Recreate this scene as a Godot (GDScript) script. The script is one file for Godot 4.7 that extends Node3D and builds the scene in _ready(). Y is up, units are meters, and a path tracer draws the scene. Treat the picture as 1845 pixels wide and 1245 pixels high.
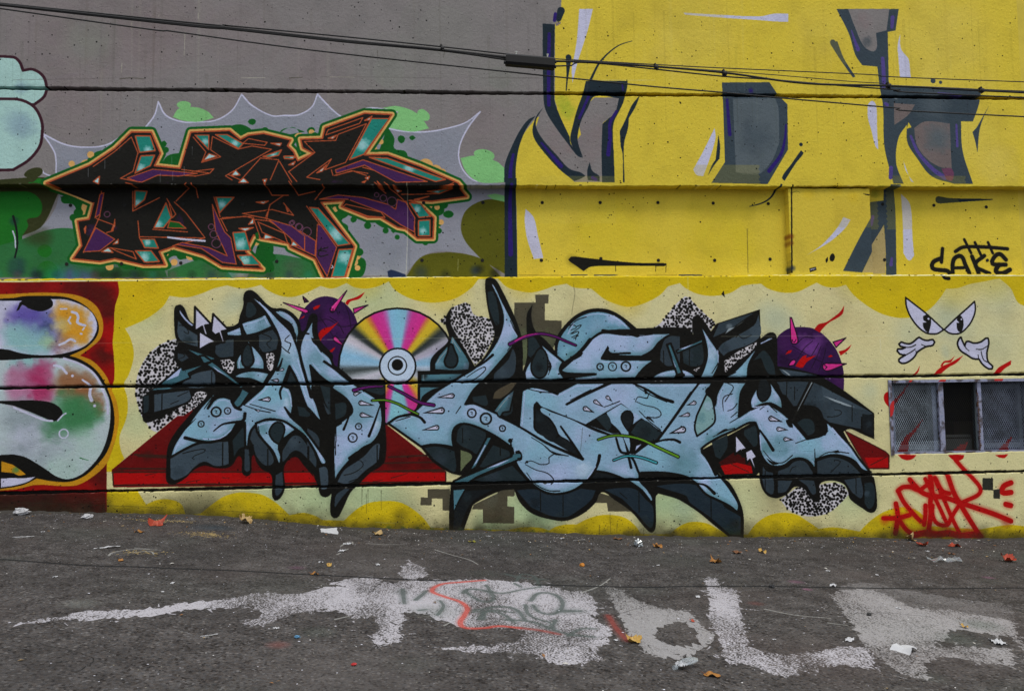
extends Node3D
# A concrete alley wall covered in graffiti, seen across the asphalt, under an even grey sky.
# Paint is laid on large canvases that are mapped flat onto the wall (x along the wall, y up), so it is paint on concrete wherever one stands.

const PX := 353.0        # canvas pixels per metre
const XL := -5.35        # where the canvases begin, metres along the wall
const TOP_LOW := 2.88
const TOP_UP := 6.30
const ZL := 0.16         # face of the lower wall
const ZU := 0.09         # face of the upper wall
const CW := 4096
const HL := 1150
const HU := 1260
const HG := 1800

const CREAM := Color("d2ca96")
const MINT := Color("93b48c")
const PALEBLUE := Color("a9b6a2")
const SAND := Color("cfbf88")
const GRIME := Color("2c2a1c")
const YEL := Color("cdb314")
const GOLD := Color("d6ad12")
const OCHRE := Color("b9a315")
const BLOCK := Color("4f4a3a")
const BLOCK2 := Color("5b5a4b")
const MOSS := Color("5f6849")
const BLOCKD := Color("4a4233")
const RED2 := Color("8c0a08")
const RED3 := Color("a80c0a")
const MAROON := Color("4a120d")
const GRIMER := Color("2e1a14")
const ORANGE := Color("bd8517")
const AMBER := Color("cf8d14")
const BLK := Color("100f0c")
const BLK2 := Color("171613")
const LAVW := Color("c0c0d8")
const LAVW2 := Color("aab0ba")
const VIOLET := Color("5c4f9e")
const INDIGO := Color("4b4f92")
const NAVY := Color("1e2c4a")
const AQUA := Color("86b3b6")
const TANG := Color("cf9122")
const WHEAT := Color("c2b273")
const RUST := Color("8e5f3e")
const PLUMB := Color("6a3f58")
const SILV := Color("adbbbf")
const ROSE := Color("a63462")
const PINK := Color("b07b9a")
const GREEN2 := Color("3c7a4c")
const STEEL := Color("8b979e")
const PALEG := Color("a5bfb5")
const FOREST := Color("12581e")
const PLUM := Color("2f1240")
const PLUM0 := Color("1a0a20")
const PLUM2 := Color("471b55")
const PLUM3 := Color("6f3a86")
const SCAR := Color("b00a08")
const HOT := Color("cf2f86")
const HOT2 := Color("e0489a")
const DKRED := Color("640909")
const DKRED0 := Color("3d0b08")
const DKRED2 := Color("3a1c14")
const RED := Color("a50606")
const SLT := Color("3b4852")
const SLT2 := Color("2e3941")
const SLT3 := Color("1f2a2e")
const INK := Color("15191b")
const NAVY2 := Color("1e2a33")
const LB := Color("86a7c0")
const LAV := Color("aab8dc")
const ICE := Color("b9cbe0")
const TEAL := Color("527e86")
const TEAL2 := Color("4a7583")
const TEAL3 := Color("3c6470")
const AQB := Color("80b1c4")
const SKY2 := Color("6c98b0")
const PALET := Color("7a9ea0")
const PURP := Color("5a1560")
const MAG := Color("c02a80")
const LIME := Color("5d8f1e")
const CYAN := Color("3f9aa6")
const CHAR := Color("2c2d26")
const CHALK := Color("e0dfc0")
const CHALK2 := Color("d8d6b8")
const CONC := Color("7f7a79")
const CONCP := Color("807273")
const CONCG := Color("7a8474")
const CONCD := Color("55504e")
const CLOUD := Color("8b8d98")
const CLOUD2 := Color("808590")
const PGRN := Color("7fbd78")
const OLIVE := Color("565613")
const OLIVE2 := Color("33371b")
const GREEN := Color("1c6a20")
const GREEN3 := Color("2d6a3b")
const TEALGR := Color("1d5a4c")
const TEALG := Color("1f7f72")
const TEALP := Color("a5cfd2")
const TAN := Color("d3a35f")
const RUSTO := Color("ae4f2d")
const INKB := Color("1a1916")
const DOTW := Color("c7c3c9")
const PURD := Color("422150")
const BUBB := Color("a3c6c0")
const BUBB2 := Color("8aa6b0")
const WINE := Color("3a1c26")
const YUP := Color("d2bb3c")
const YUP2 := Color("d3bf5c")
const YUP3 := Color("ceb826")
const YUPB := Color("cbb040")
const LIMEY := Color("a0ae33")
const MOSSY := Color("8c8c2c")
const SLU := Color("38444d")
const SLU0 := Color("1d2a33")
const SLU2 := Color("566066")
const VIO2 := Color("2a1c68")
const VIO3 := Color("504484")
const BRNG := Color("6f6462")
const SANDB := Color("a89664")
const RUSTS := Color("6a2b10")
const GRIMEY := Color("6a5610")
const WPAINT := Color("aeabb1")
const WPAINT2 := Color("9f9d9ed8")
const WPAINT3 := Color("a3a0a1d8")
const WPAINT4 := Color("8f8c8d78")
const SCRIB := Color("48504d")
const SCRIBS := Color("4a4f4d")
const REDG := Color("b5443a")
const REDG2 := Color("8c3a33")
const CHALKG := Color("a9a9a4")
const TARLINE := Color("1b1b1c")
const PINKG := Color("9a5f80")
const NAVYG := Color("33414c")
const TEALGG := Color("2f7566")
const GRNG := Color("47544a")
const LIGHTG := Color("7d8a80")
const STAIN := Color("2f2d2c")
const STAINW := Color("66615e")
const STAINR := Color("4c423f")
const STAING := Color("454b44")
const SAWD := Color("c9ad6a")

var cv: Image            # canvas being painted
var brushes := {}
var rng := RandomNumberGenerator.new()
var taken := {}
var low_mat: Array = []
var up_mat: Array = []
var sheet_depth := {}


func _ready() -> void:
	rng.seed = 41
	var cam := Camera3D.new()
	cam.name = "camera"
	cam.position = Vector3(0, 1.6, 8.2)
	cam.rotation = Vector3(deg_to_rad(3.519), deg_to_rad(-3.582), deg_to_rad(-0.821))
	cam.fov = 47.95
	cam.near = 0.05
	cam.far = 400.0
	add_child(cam)
	var env := Environment.new()
	env.background_mode = Environment.BG_SKY
	var sky := Sky.new()
	var ps := ProceduralSkyMaterial.new()
	ps.sky_top_color = Color(0.92, 0.94, 0.97)
	ps.sky_horizon_color = Color(0.62, 0.64, 0.67)
	ps.sky_curve = 0.5
	ps.ground_bottom_color = Color(0.2, 0.2, 0.2)
	ps.ground_horizon_color = Color(0.5, 0.5, 0.5)
	sky.sky_material = ps
	env.sky = sky
	env.background_energy_multiplier = 1.0
	env.tonemap_mode = Environment.TONE_MAPPER_LINEAR
	env.tonemap_exposure = 1.68
	env.sdfgi_enabled = true
	env.ssao_enabled = true
	env.ssil_enabled = true
	var we := WorldEnvironment.new()
	we.name = "overcast_sky"
	we.environment = env
	add_child(we)
	var sun := DirectionalLight3D.new()
	sun.name = "overcast_sun"
	sun.light_energy = 0.35
	sun.light_color = Color(1.0, 0.98, 0.95)
	sun.light_angular_distance = 14.0
	sun.shadow_enabled = true
	sun.rotation = Vector3(deg_to_rad(-62), deg_to_rad(14), 0)
	add_child(sun)

	paint_lower_wall()
	paint_upper_wall()
	build_upper_wall()
	build_lower_wall()
	build_ground()
	build_cables()
	build_litter()


# ------------------------------------------------------------------ node helpers
func numbered(n: String) -> String:
	if not taken.has(n):
		taken[n] = 0
		return n
	taken[n] += 1
	return "%s_%03d" % [n, taken[n]]

func thing(called: String, label: String, category: String, group := "") -> Node3D:
	var o := Node3D.new()
	o.name = numbered(called)
	add_child(o)
	tag(o, label, category, group)
	return o

func tag(o: Node, label: String, category: String, group := "") -> void:
	o.set_meta("label", label)
	o.set_meta("category", category)
	if group:
		o.set_meta("group", group)

func obj(called: String, mesh: Mesh, mat: Material, parent: Node = self) -> MeshInstance3D:
	var m := MeshInstance3D.new()
	m.name = numbered(called) if parent == self else called
	m.mesh = mesh
	if mat:
		m.material_override = mat
	parent.add_child(m, true)
	return m

func mb() -> SurfaceTool:
	var st := SurfaceTool.new()
	st.begin(Mesh.PRIMITIVE_TRIANGLES)
	st.set_smooth_group(-1)
	return st

func done(st: SurfaceTool) -> ArrayMesh:
	st.generate_normals()
	return st.commit()

func quad(st: SurfaceTool, a: Vector3, b: Vector3, c: Vector3, d: Vector3, ua := Vector2.ZERO, ub := Vector2.ZERO, uc := Vector2.ZERO, ud := Vector2.ZERO) -> void:
	# a b c d clockwise seen from the front
	for k in [[a, ua], [b, ub], [c, uc], [a, ua], [c, uc], [d, ud]]:
		st.set_uv(k[1])
		st.add_vertex(k[0])

func box(st: SurfaceTool, t: Transform3D, s: Vector3) -> void:
	var h := s / 2
	var p := []
	for i in 8:
		p.append(t * Vector3(h.x if i & 1 else -h.x, h.y if i & 2 else -h.y, h.z if i & 4 else -h.z))
	for f in [[4, 6, 7, 5], [1, 3, 2, 0], [5, 7, 3, 1], [0, 2, 6, 4], [6, 2, 3, 7], [0, 4, 5, 1]]:
		quad(st, p[f[0]], p[f[1]], p[f[2]], p[f[3]], Vector2(0, 1), Vector2(0, 0), Vector2(1, 0), Vector2(1, 1))

func bar(st: SurfaceTool, a: Vector3, b: Vector3, w: float, d: float) -> void:
	var y := (b - a).normalized()
	var z := Vector3(0, 0, 1) if absf(y.z) < 0.9 else Vector3(1, 0, 0)
	var x := y.cross(z).normalized()
	z = x.cross(y)
	box(st, Transform3D(Basis(x, y, z), (a + b) / 2), Vector3(w, a.distance_to(b), d))

func tube(st: SurfaceTool, path: PackedVector3Array, r: float, n := 6) -> void:
	st.set_smooth_group(0)
	var rings := []
	for i in path.size():
		var d := (path[mini(i + 1, path.size() - 1)] - path[maxi(i - 1, 0)]).normalized()
		var u := d.cross(Vector3(0, 0, 1)).normalized() if absf(d.z) < 0.9 else d.cross(Vector3.UP).normalized()
		var v := d.cross(u)
		var ring_ := []
		for k in n:
			var a := TAU * k / n
			ring_.append(path[i] + (u * cos(a) + v * sin(a)) * r)
		rings.append(ring_)
	for i in path.size() - 1:
		for k in n:
			var k2 := (k + 1) % n
			quad(st, rings[i][k], rings[i][k2], rings[i + 1][k2], rings[i + 1][k])
	for k in range(1, n - 1):
		for tri in [[rings[0][0], rings[0][k + 1], rings[0][k]], [rings[-1][0], rings[-1][k], rings[-1][k + 1]]]:
			for q in tri:
				st.set_uv(Vector2.ZERO)
				st.add_vertex(q)

func flat(c: Color, rough := 0.7, metal := 0.0) -> StandardMaterial3D:
	var m := StandardMaterial3D.new()
	m.albedo_color = c
	m.roughness = rough
	m.metallic = metal
	return m


# ------------------------------------------------------------------ paint helpers
# Points come as x, y, x, y ...; a negative x marks a sharp corner, all other points are passed in a smooth curve.
func curve(a: Array, closed := true) -> PackedVector2Array:
	var n := a.size() / 2
	var pts := PackedVector2Array()
	var sharp := []
	for i in n:
		pts.append(Vector2(absf(a[2 * i]), a[2 * i + 1]))
		sharp.append(a[2 * i] < 0)
	var out := PackedVector2Array()
	for i in (n if closed else n - 1):
		var p1 := pts[i]
		var p2 := pts[(i + 1) % n]
		var l := p1.distance_to(p2)
		var m1 := p2 - p1
		var m2 := p2 - p1
		if not sharp[i] and (closed or i > 0):
			m1 = (p2 - pts[(i - 1 + n) % n]).normalized() * l
		if not sharp[(i + 1) % n] and (closed or i < n - 2):
			m2 = (pts[(i + 2) % n] - p1).normalized() * l
		var steps := clampi(int(l / 8.0), 1, 20)
		if sharp[i] and sharp[(i + 1) % n]:
			steps = 1
		for k in steps:
			var t := float(k) / steps
			var t2 := t * t
			var t3 := t2 * t
			out.append(p1 * (2 * t3 - 3 * t2 + 1) + m1 * (t3 - 2 * t2 + t) + p2 * (3 * t2 - 2 * t3) + m2 * (t3 - t2))
	if not closed:
		out.append(pts[n - 1])
	return out

func scan(im: Image, pts: PackedVector2Array, col: Color) -> void:
	var h := im.get_height()
	var w := im.get_width()
	var y0 := INF
	var y1 := -INF
	for p in pts:
		y0 = minf(y0, p.y)
		y1 = maxf(y1, p.y)
	var r0 := maxi(0, int(ceil(y0 - 0.5)))
	var r1 := mini(h - 1, int(floor(y1 - 0.5)))
	if r1 < r0:
		return
	var rows := []
	rows.resize(r1 - r0 + 1)
	for i in rows.size():
		rows[i] = []
	var n := pts.size()
	for i in n:
		var a := pts[i]
		var b := pts[(i + 1) % n]
		if a.y > b.y:
			var t := a
			a = b
			b = t
		var e0 := maxi(r0, int(ceil(a.y - 0.5)))
		var e1 := mini(r1, int(ceil(b.y - 0.5)) - 1)
		if e1 < e0:
			continue
		var dx := (b.x - a.x) / (b.y - a.y)
		var x := a.x + (e0 + 0.5 - a.y) * dx
		for r in range(e0, e1 + 1):
			rows[r - r0].append(x)
			x += dx
	for i in rows.size():
		var xs: Array = rows[i]
		xs.sort()
		for k in range(0, xs.size() - 1, 2):
			var xa := maxi(0, int(round(xs[k])))
			var xb := mini(w, int(round(xs[k + 1])))
			if xb > xa:
				im.fill_rect(Rect2i(xa, r0 + i, xb - xa, 1), col)

func wash(col: Color) -> void:
	cv.fill(col)

func fill(col: Color, a: Array) -> void:
	scan(cv, curve(a), col)

func disc_on(im: Image, col: Color, x: float, y: float, r: float) -> void:
	var w := im.get_width()
	var h := im.get_height()
	for yy in range(maxi(0, int(y - r)), mini(h, int(y + r) + 1)):
		var d := r * r - (yy + 0.5 - y) * (yy + 0.5 - y)
		if d > 0:
			var hx := sqrt(d)
			var xa := maxi(0, int(round(x - hx)))
			var xb := mini(w, int(round(x + hx)))
			if xb > xa:
				im.fill_rect(Rect2i(xa, yy, xb - xa, 1), col)

func dot(col: Color, x: float, y: float, r: float) -> void:
	disc_on(cv, col, x, y, r)

func line_of(im: Image, col: Color, w0: float, w1: float, pts: PackedVector2Array, round_ends := true) -> void:
	var n := pts.size()
	var total := 0.0
	for i in n - 1:
		total += pts[i].distance_to(pts[i + 1])
	var run := 0.0
	for i in n - 1:
		var a := pts[i]
		var b := pts[i + 1]
		var l := a.distance_to(b)
		if l < 0.01:
			continue
		var ra := lerpf(w0, w1, run / total) / 2
		run += l
		var rb := lerpf(w0, w1, run / total) / 2
		var nrm := (b - a).orthogonal() / l
		scan(im, PackedVector2Array([a + nrm * ra, b + nrm * rb, b - nrm * rb, a - nrm * ra]), col)
		if rb > 1.0 and (round_ends or i < n - 2):
			disc_on(im, col, b.x, b.y, rb)
		if i == 0 and ra > 1.0 and round_ends:
			disc_on(im, col, a.x, a.y, ra)

func stroke(col: Color, w0: float, w1: float, a: Array) -> void:
	line_of(cv, col, w0, w1, curve(a, false))

func edge(col: Color, w: float, a: Array) -> void:
	var p := curve(a)
	p.append(p[0])
	line_of(cv, col, w, w, p)

func ring(col: Color, x: float, y: float, r: float, w: float) -> void:
	var p := PackedVector2Array()
	for i in 33:
		p.append(Vector2(x, y) + Vector2(cos(TAU * i / 32), sin(TAU * i / 32)) * r)
	line_of(cv, col, w, w, p)

func brush(col: Color, alpha: float, r: int) -> Image:
	var key := "%s %d %d" % [col.to_html(), int(alpha * 50), r]
	if not brushes.has(key):
		if not brushes.has("soft"):
			var s := Image.create_empty(96, 96, false, Image.FORMAT_RGBA8)
			for y in 96:
				for x in 96:
					var d := Vector2(x - 47.5, y - 47.5).length() / 48.0
					s.set_pixel(x, y, Color(1, 1, 1, pow(clampf(1.0 - d * d, 0, 1), 1.6)))
			brushes["soft"] = s
		var b: Image = brushes["soft"].duplicate()
		b.resize(2 * r, 2 * r, Image.INTERPOLATE_BILINEAR)
		var data := b.get_data()
		for i in range(0, data.size(), 4):
			data[i] = col.r8
			data[i + 1] = col.g8
			data[i + 2] = col.b8
			data[i + 3] = int(data[i + 3] * alpha)
		brushes[key] = Image.create_from_data(2 * r, 2 * r, false, Image.FORMAT_RGBA8, data)
	return brushes[key]

func spray_on(im: Image, col: Color, alpha: float, r: int, x: float, y: float) -> void:
	im.blend_rect(brush(col, alpha, r), Rect2i(0, 0, 2 * r, 2 * r), Vector2i(int(x) - r, int(y) - r))

func spray(col: Color, alpha: float, r: int, a: Array) -> void:
	spray_on(cv, col, alpha, r, absf(a[0]), a[1])

func haze_line(col: Color, w: float, a: Array) -> void:     # the fuzzy overspray beside a fat spray-can line
	var p := curve(a, false)
	var last := Vector2(-99, -99)
	for q in p:
		if q.distance_to(last) > w * 0.35:
			spray_on(cv, col, 0.2, int(w), q.x, q.y)
			last = q

func shaded(col: Color, a: Array, clouds: Array) -> void:   # a flat field with clouds of overspray kept inside its outline
	var p := curve(a)
	var x0 := INF
	var y0 := INF
	var x1 := -INF
	var y1 := -INF
	for q in p:
		x0 = minf(x0, q.x)
		y0 = minf(y0, q.y)
		x1 = maxf(x1, q.x)
		y1 = maxf(y1, q.y)
	var rect := Rect2i(int(x0) - 1, int(y0) - 1, int(x1 - x0) + 3, int(y1 - y0) + 3).intersection(Rect2i(0, 0, cv.get_width(), cv.get_height()))
	if rect.size.x < 1 or rect.size.y < 1:
		return
	var tmp := Image.create_empty(rect.size.x, rect.size.y, false, Image.FORMAT_RGBA8)
	var mask := tmp.duplicate()
	tmp.fill(col)
	for c in clouds:
		spray_on(tmp, c[3], c[4], c[2], c[0] - rect.position.x, c[1] - rect.position.y)
		# broken, speckled rim of the cloud
		for k in 14:
			var ang := rng.randf() * TAU
			var rr: float = c[2] * rng.randf_range(0.3, 0.95)
			spray_on(tmp, c[3], c[4] * 0.35, maxi(4, c[2] / 4), c[0] - rect.position.x + cos(ang) * rr, c[1] - rect.position.y + sin(ang) * rr)
	var shifted := PackedVector2Array()
	for q in p:
		shifted.append(q - Vector2(rect.position))
	scan(mask, shifted, Color.WHITE)
	cv.blit_rect_mask(tmp, mask, Rect2i(Vector2i.ZERO, rect.size), rect.position)

func airbrushed(col: Color, a: Array, clouds: Array, deep: Color, light: Color) -> void:
	# a letter face: clouds of tone, the can's darker fade along the lower rims, a thin broken light line along the upper ones
	shaded(col, a, clouds)
	var p := curve(a)
	var area := 0.0
	for i in p.size():
		area += p[i].cross(p[(i + 1) % p.size()])
	var x0 := INF
	var y0 := INF
	var x1 := -INF
	var y1 := -INF
	for q in p:
		x0 = minf(x0, q.x)
		y0 = minf(y0, q.y)
		x1 = maxf(x1, q.x)
		y1 = maxf(y1, q.y)
	var rect := Rect2i(int(x0) - 1, int(y0) - 1, int(x1 - x0) + 3, int(y1 - y0) + 3).intersection(Rect2i(0, 0, cv.get_width(), cv.get_height()))
	var tmp := cv.get_region(rect)
	var mask := Image.create_empty(rect.size.x, rect.size.y, false, Image.FORMAT_RGBA8)
	var o := Vector2(rect.position)
	var run := 0.0
	var shifted := PackedVector2Array()
	for q in p:
		shifted.append(q - o)
	for i in p.size():
		var q := shifted[i]
		var r := shifted[(i + 1) % p.size()]
		var inward := (r - q).orthogonal().normalized() * (-1.0 if area > 0 else 1.0)
		run += q.distance_to(r)
		if inward.y < 0.25 and inward.x < 0.7:
			var steps := maxi(1, int(q.distance_to(r) / 7.0))
			for k in steps:
				var c := q.lerp(r, float(k) / steps) + inward * 3.0
				spray_on(tmp, deep, 0.17 + 0.09 * sin(run * 0.013), 21, c.x, c.y)
		elif sin(run * 0.011 + x0) > -0.25:
			line_of(tmp, light, 3.0, 2.6, PackedVector2Array([q + inward * 11.0, r + inward * 11.0]))
	scan(mask, shifted, Color.WHITE)
	cv.blit_rect_mask(tmp, mask, Rect2i(Vector2i.ZERO, rect.size), rect.position)

func grime_foot(n: int, top: float, height: float) -> void:   # splashed dirt, thickest at the ground
	for i in n:
		var x := rng.randf() * CW
		var up := height * pow(rng.randf(), 3.0)
		var y := (top - ground_y(XL + x / PX)) * PX - up
		spray_on(cv, GRIME if rng.randf() < 0.75 else Color(0.3, 0.27, 0.2), rng.randf_range(0.05, 0.17) * (1.0 - 0.6 * up / height), rng.randi_range(8, 46), x, y)
	for i in n:
		var x := rng.randf() * CW
		var y := (top - ground_y(XL + x / PX)) * PX - rng.randf() * rng.randf() * height * 1.6
		disc_on(cv, GRIME, x, y, rng.randf_range(0.5, 1.4))

func patch_box(q: Array) -> void:
	var c := cv.get_pixel(q[0], q[1])
	var layer := Image.create_empty(q[2], q[3], false, Image.FORMAT_RGBA8)
	for k in q[3]:
		layer.fill_rect(Rect2i(int(3 + 3 * sin(k * 0.31)), k, q[2] - 6 + int(2 * sin(k * 0.7)), 1), Color(c.lightened(0.12) if q[0] % 20 else c.darkened(0.1), 0.22))
	cv.blend_rect(layer, Rect2i(0, 0, q[2], q[3]), Vector2i(q[0] - q[2] / 2, q[1] - q[3] / 2))

func mist(col: Color, w: float, a: Array) -> void:          # overspray hanging round a closed outline
	var p := curve(a)
	var last := Vector2(-99, -99)
	for q in p:
		if q.distance_to(last) > w * 0.5:
			spray_on(cv, col, 0.06, int(w * rng.randf_range(0.7, 1.3)), q.x + rng.randf_range(-3, 3), q.y + rng.randf_range(-3, 3))
			last = q

func chips(y: float, n: int, salt: int) -> void:           # bare concrete where an arris has been knocked
	var rg := RandomNumberGenerator.new()
	rg.seed = salt
	for i in n:
		var x := rg.randf() * CW
		var w := rg.randf_range(3, 10)
		var h := rg.randf_range(1.2, 3.5)
		var p := PackedVector2Array()
		for k in 8:
			var a := TAU * k / 8
			p.append(Vector2(x + cos(a) * w * rg.randf_range(0.5, 1.0), y + rg.randf_range(-1, 1) + sin(a) * h * rg.randf_range(0.5, 1.0)))
		scan(cv, p, cv.get_pixel(clampi(int(x), 0, CW - 1), clampi(int(y), 0, cv.get_height() - 1)).lightened(0.3) if rg.randf() < 0.6 else GRIME)

func faint(col: Color, alpha: float, w0: float, w1: float, a: Array) -> void:   # a thin, half-transparent line
	var p := curve(a, false)
	var x0 := INF
	var y0 := INF
	var x1 := -INF
	var y1 := -INF
	for q in p:
		x0 = minf(x0, q.x)
		y0 = minf(y0, q.y)
		x1 = maxf(x1, q.x)
		y1 = maxf(y1, q.y)
	var o := Vector2(floor(x0) - 6, floor(y0) - 6)
	var layer := Image.create_empty(int(x1 - x0) + 14, int(y1 - y0) + 14, false, Image.FORMAT_RGBA8)
	var shifted := PackedVector2Array()
	for q in p:
		shifted.append(q - o)
	line_of(layer, Color(col, alpha), w0, w1, shifted)
	cv.blend_rect(layer, Rect2i(Vector2i.ZERO, layer.get_size()), Vector2i(o))

func patch(col: Color, a: Array, alpha: float) -> void:
	var p := curve(a)
	var layer := Image.create_empty(cv.get_width(), cv.get_height(), false, Image.FORMAT_RGBA8)
	scan(layer, p, Color(col, alpha))
	cv.blend_rect(layer, Rect2i(Vector2i.ZERO, layer.get_size()), Vector2i.ZERO)

func dots(a: Array, gap: float, r: float, salt: int) -> void:
	var p := curve(a)
	scan(cv, p, DOTW)
	var rg := RandomNumberGenerator.new()
	rg.seed = salt * 77 + 5
	var x0 := INF
	var y0 := INF
	var x1 := -INF
	var y1 := -INF
	for q in p:
		x0 = minf(x0, q.x)
		y0 = minf(y0, q.y)
		x1 = maxf(x1, q.x)
		y1 = maxf(y1, q.y)
	var row := 0
	var y := y0
	while y < y1:
		var x := x0 + (gap * 0.5 if row % 2 else 0.0)
		while x < x1:
			var q := Vector2(x + rg.randf_range(-0.3, 0.3) * gap, y + rg.randf_range(-0.3, 0.3) * gap)
			if Geometry2D.is_point_in_polygon(q, p) and rg.randf() < 0.93:
				var rr := r * rg.randf_range(0.78, 1.15)
				disc_on(cv, BLK, q.x, q.y, rr)
				if rg.randf() < 0.16:
					disc_on(cv, BLK, q.x + rg.randf_range(-1, 1) * r, q.y + rg.randf_range(-1, 1) * r, rr * 0.8)
			x += gap
		y += gap * 0.86
		row += 1

func drop(x0: float, y0: float, x1: float, y1: float, r: float) -> void:   # a white drop with a black rim: point first, then the round end
	var a := Vector2(x0, y0)
	var b := Vector2(x1, y1)
	var d := (b - a).normalized()
	var nn := d.orthogonal()
	r *= 1.15
	for pass_ in 2:
		var rr := r if pass_ == 0 else r * 0.58
		var tip := a if pass_ == 0 else a + d * r * 1.5
		var p := PackedVector2Array([tip])
		for i in 13:
			var t := PI * (i / 12.0) - PI / 2
			p.append(b + d * cos(t) * rr + nn * sin(t) * rr)
		scan(cv, p, BLK if pass_ == 0 else LAVW)
	disc_on(cv, BLK, b.x + d.x * r * 0.1, b.y - r * 0.15, r * 0.22)

func disc_rainbow(cx: float, cy: float, r: float) -> void:
	var g := Gradient.new()
	var at := []
	var cols := []
	# angle from straight up, half turn; the upper fan
	for s in [[0, Color("7fb9d2")], [9, Color("86bad2")], [12, Color("a079b0")], [17, Color("c83a92")], [29, Color("cf2f88")], [33, Color("c9803f")], [37, Color("d0b02c")], [44, Color("c9ad2a")], [48, Color("6e6a3a")], [52, Color("2c3333")], [57, Color("454a4c")], [62, Color("a9a6b4")], [70, Color("b8b2c8")], [78, Color("8fb6d0")], [86, Color("86b4d2")], [94, Color("aebdd0")], [104, Color("7d868c")], [118, Color("b3b7c4")], [134, Color("b9a238")], [143, Color("d0a830")], [149, Color("d06a50")], [154, Color("cf2f88")], [164, Color("c83a92")], [169, Color("7fb9c8")], [180, Color("86c0cc")], [189, Color("7fb9c8")], [193, Color("c2559c")], [199, Color("cf2f88")], [204, Color("d06a50")], [209, Color("d0a830")], [222, Color("b9a238")], [238, Color("a8aab4")], [252, Color("c3c0cc")], [258, Color("9aa0a6")], [265, Color("3c4444")], [269, Color("5a666c")], [273, Color("93b6d0")], [283, Color("86b7d6")], [291, Color("a9c2d6")], [298, Color("c9c3cf")], [303, Color("b5b0ba")], [307, Color("343a3a")], [311, Color("2c3030")], [315, Color("8f8433")], [319, Color("d0b02c")], [325, Color("cfae2a")], [330, Color("c9703f")], [334, Color("cf2f88")], [344, Color("c83a92")], [348, Color("b06aac")], [352, Color("86b4d2")], [360, Color("7fb9d2")]]:
		at.append(s[0] / 360.0)
		cols.append(s[1])
	g.offsets = PackedFloat32Array(at)
	g.colors = PackedColorArray(cols)
	for y in range(int(cy - r), int(cy + r) + 1):
		for x in range(int(cx - r), int(cx + r) + 1):
			var d := Vector2(x - cx, y - cy)
			var l := d.length()
			if l < r and y >= 0 and y < cv.get_height():
				var ang := fposmod(rad_to_deg(atan2(d.x, -d.y)) + rng.randf_range(-1.6, 1.6) * (40.0 / maxf(l, 20.0) + 0.4), 360.0)
				cv.set_pixel(x, y, g.sample(ang / 360.0))

# ------------------------------------------------------------------ weather: grain, pits and relief
func grain_tile(size: int, salt: int, freq: float, lo: float, hi: float, strength: float, col: Color) -> Image:
	var f := FastNoiseLite.new()
	f.seed = salt
	f.frequency = freq
	f.fractal_octaves = 4
	var im := f.get_seamless_image(size, size)
	var src := im.get_data()
	var out := PackedByteArray()
	out.resize(size * size * 4)
	var lut := []
	for v in 256:
		lut.append(int(255.0 * strength * clampf((v / 255.0 - lo) / (hi - lo), 0, 1)))
	for i in size * size:
		out[4 * i] = col.r8
		out[4 * i + 1] = col.g8
		out[4 * i + 2] = col.b8
		out[4 * i + 3] = lut[src[i]]
	return Image.create_from_data(size, size, false, Image.FORMAT_RGBA8, out)

func lay(im: Image, tile: Image) -> void:
	var s := tile.get_size()
	for y in range(0, im.get_height(), s.y):
		for x in range(0, im.get_width(), s.x):
			im.blend_rect(tile, Rect2i(Vector2i.ZERO, s), Vector2i(x, y))

func weather(im: Image, salt: int, dark: float, pits: int) -> Image:
	# worn, uneven paint; returns the relief of the concrete as a height map
	lay(im, grain_tile(1024, salt, 0.006, 0.45, 1.0, dark, Color(0.05, 0.05, 0.04)))
	lay(im, grain_tile(512, salt + 1, 0.02, 0.55, 1.0, dark * 0.5, Color(0.8, 0.78, 0.7)))
	lay(im, grain_tile(256, salt + 2, 0.16, 0.45, 0.9, dark * 1.1, Color(0.04, 0.04, 0.04)))
	var f := FastNoiseLite.new()
	f.seed = salt + 9
	f.frequency = 0.05
	f.fractal_octaves = 4
	f.fractal_gain = 0.6
	var hm := f.get_image(im.get_width(), im.get_height())
	hm.convert(Image.FORMAT_RGBA8)
	# soften the relief towards mid grey, then cut the pits into it
	var veil := Image.create_empty(im.get_width(), im.get_height(), false, Image.FORMAT_RGBA8)
	veil.fill(Color(0.6, 0.6, 0.6, 0.5))
	hm.blend_rect(veil, Rect2i(Vector2i.ZERO, veil.get_size()), Vector2i.ZERO)
	for i in pits:
		var x := rng.randf() * im.get_width()
		var y := rng.randf() * im.get_height()
		var r := 0.6 + 2.4 * pow(rng.randf(), 7.0)
		if sin(x * 0.0021 + salt) * sin(y * 0.006 + salt) > rng.randf_range(-0.6, 1.1):
			continue
		disc_on(im, im.get_pixel(int(x), int(y)).darkened(0.55 if r < 1.6 else 0.8), x, y, r)
		if r > 1.4:
			disc_on(im, Color(0.02, 0.02, 0.02), x, y - 0.4, r * 0.6)
		disc_on(hm, Color(0.2, 0.2, 0.2), x, y, r)
	for i in pits / 6:                                     # crumbs and runs standing proud
		var x := rng.randf() * im.get_width()
		var y := rng.randf() * im.get_height()
		disc_on(hm, Color(0.95, 0.95, 0.95), x, y, rng.randf_range(1.5, 4.0))
	for i in pits / 40:                                    # trowel marks
		var x := rng.randf() * im.get_width()
		var y := rng.randf() * im.get_height()
		line_of(hm, Color(0.8, 0.8, 0.8), 2.5, 1.0, PackedVector2Array([Vector2(x, y), Vector2(x + rng.randf_range(8, 40), y + rng.randf_range(-6, 6)), Vector2(x + rng.randf_range(30, 60), y + rng.randf_range(-8, 8))]))
	return hm

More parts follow.
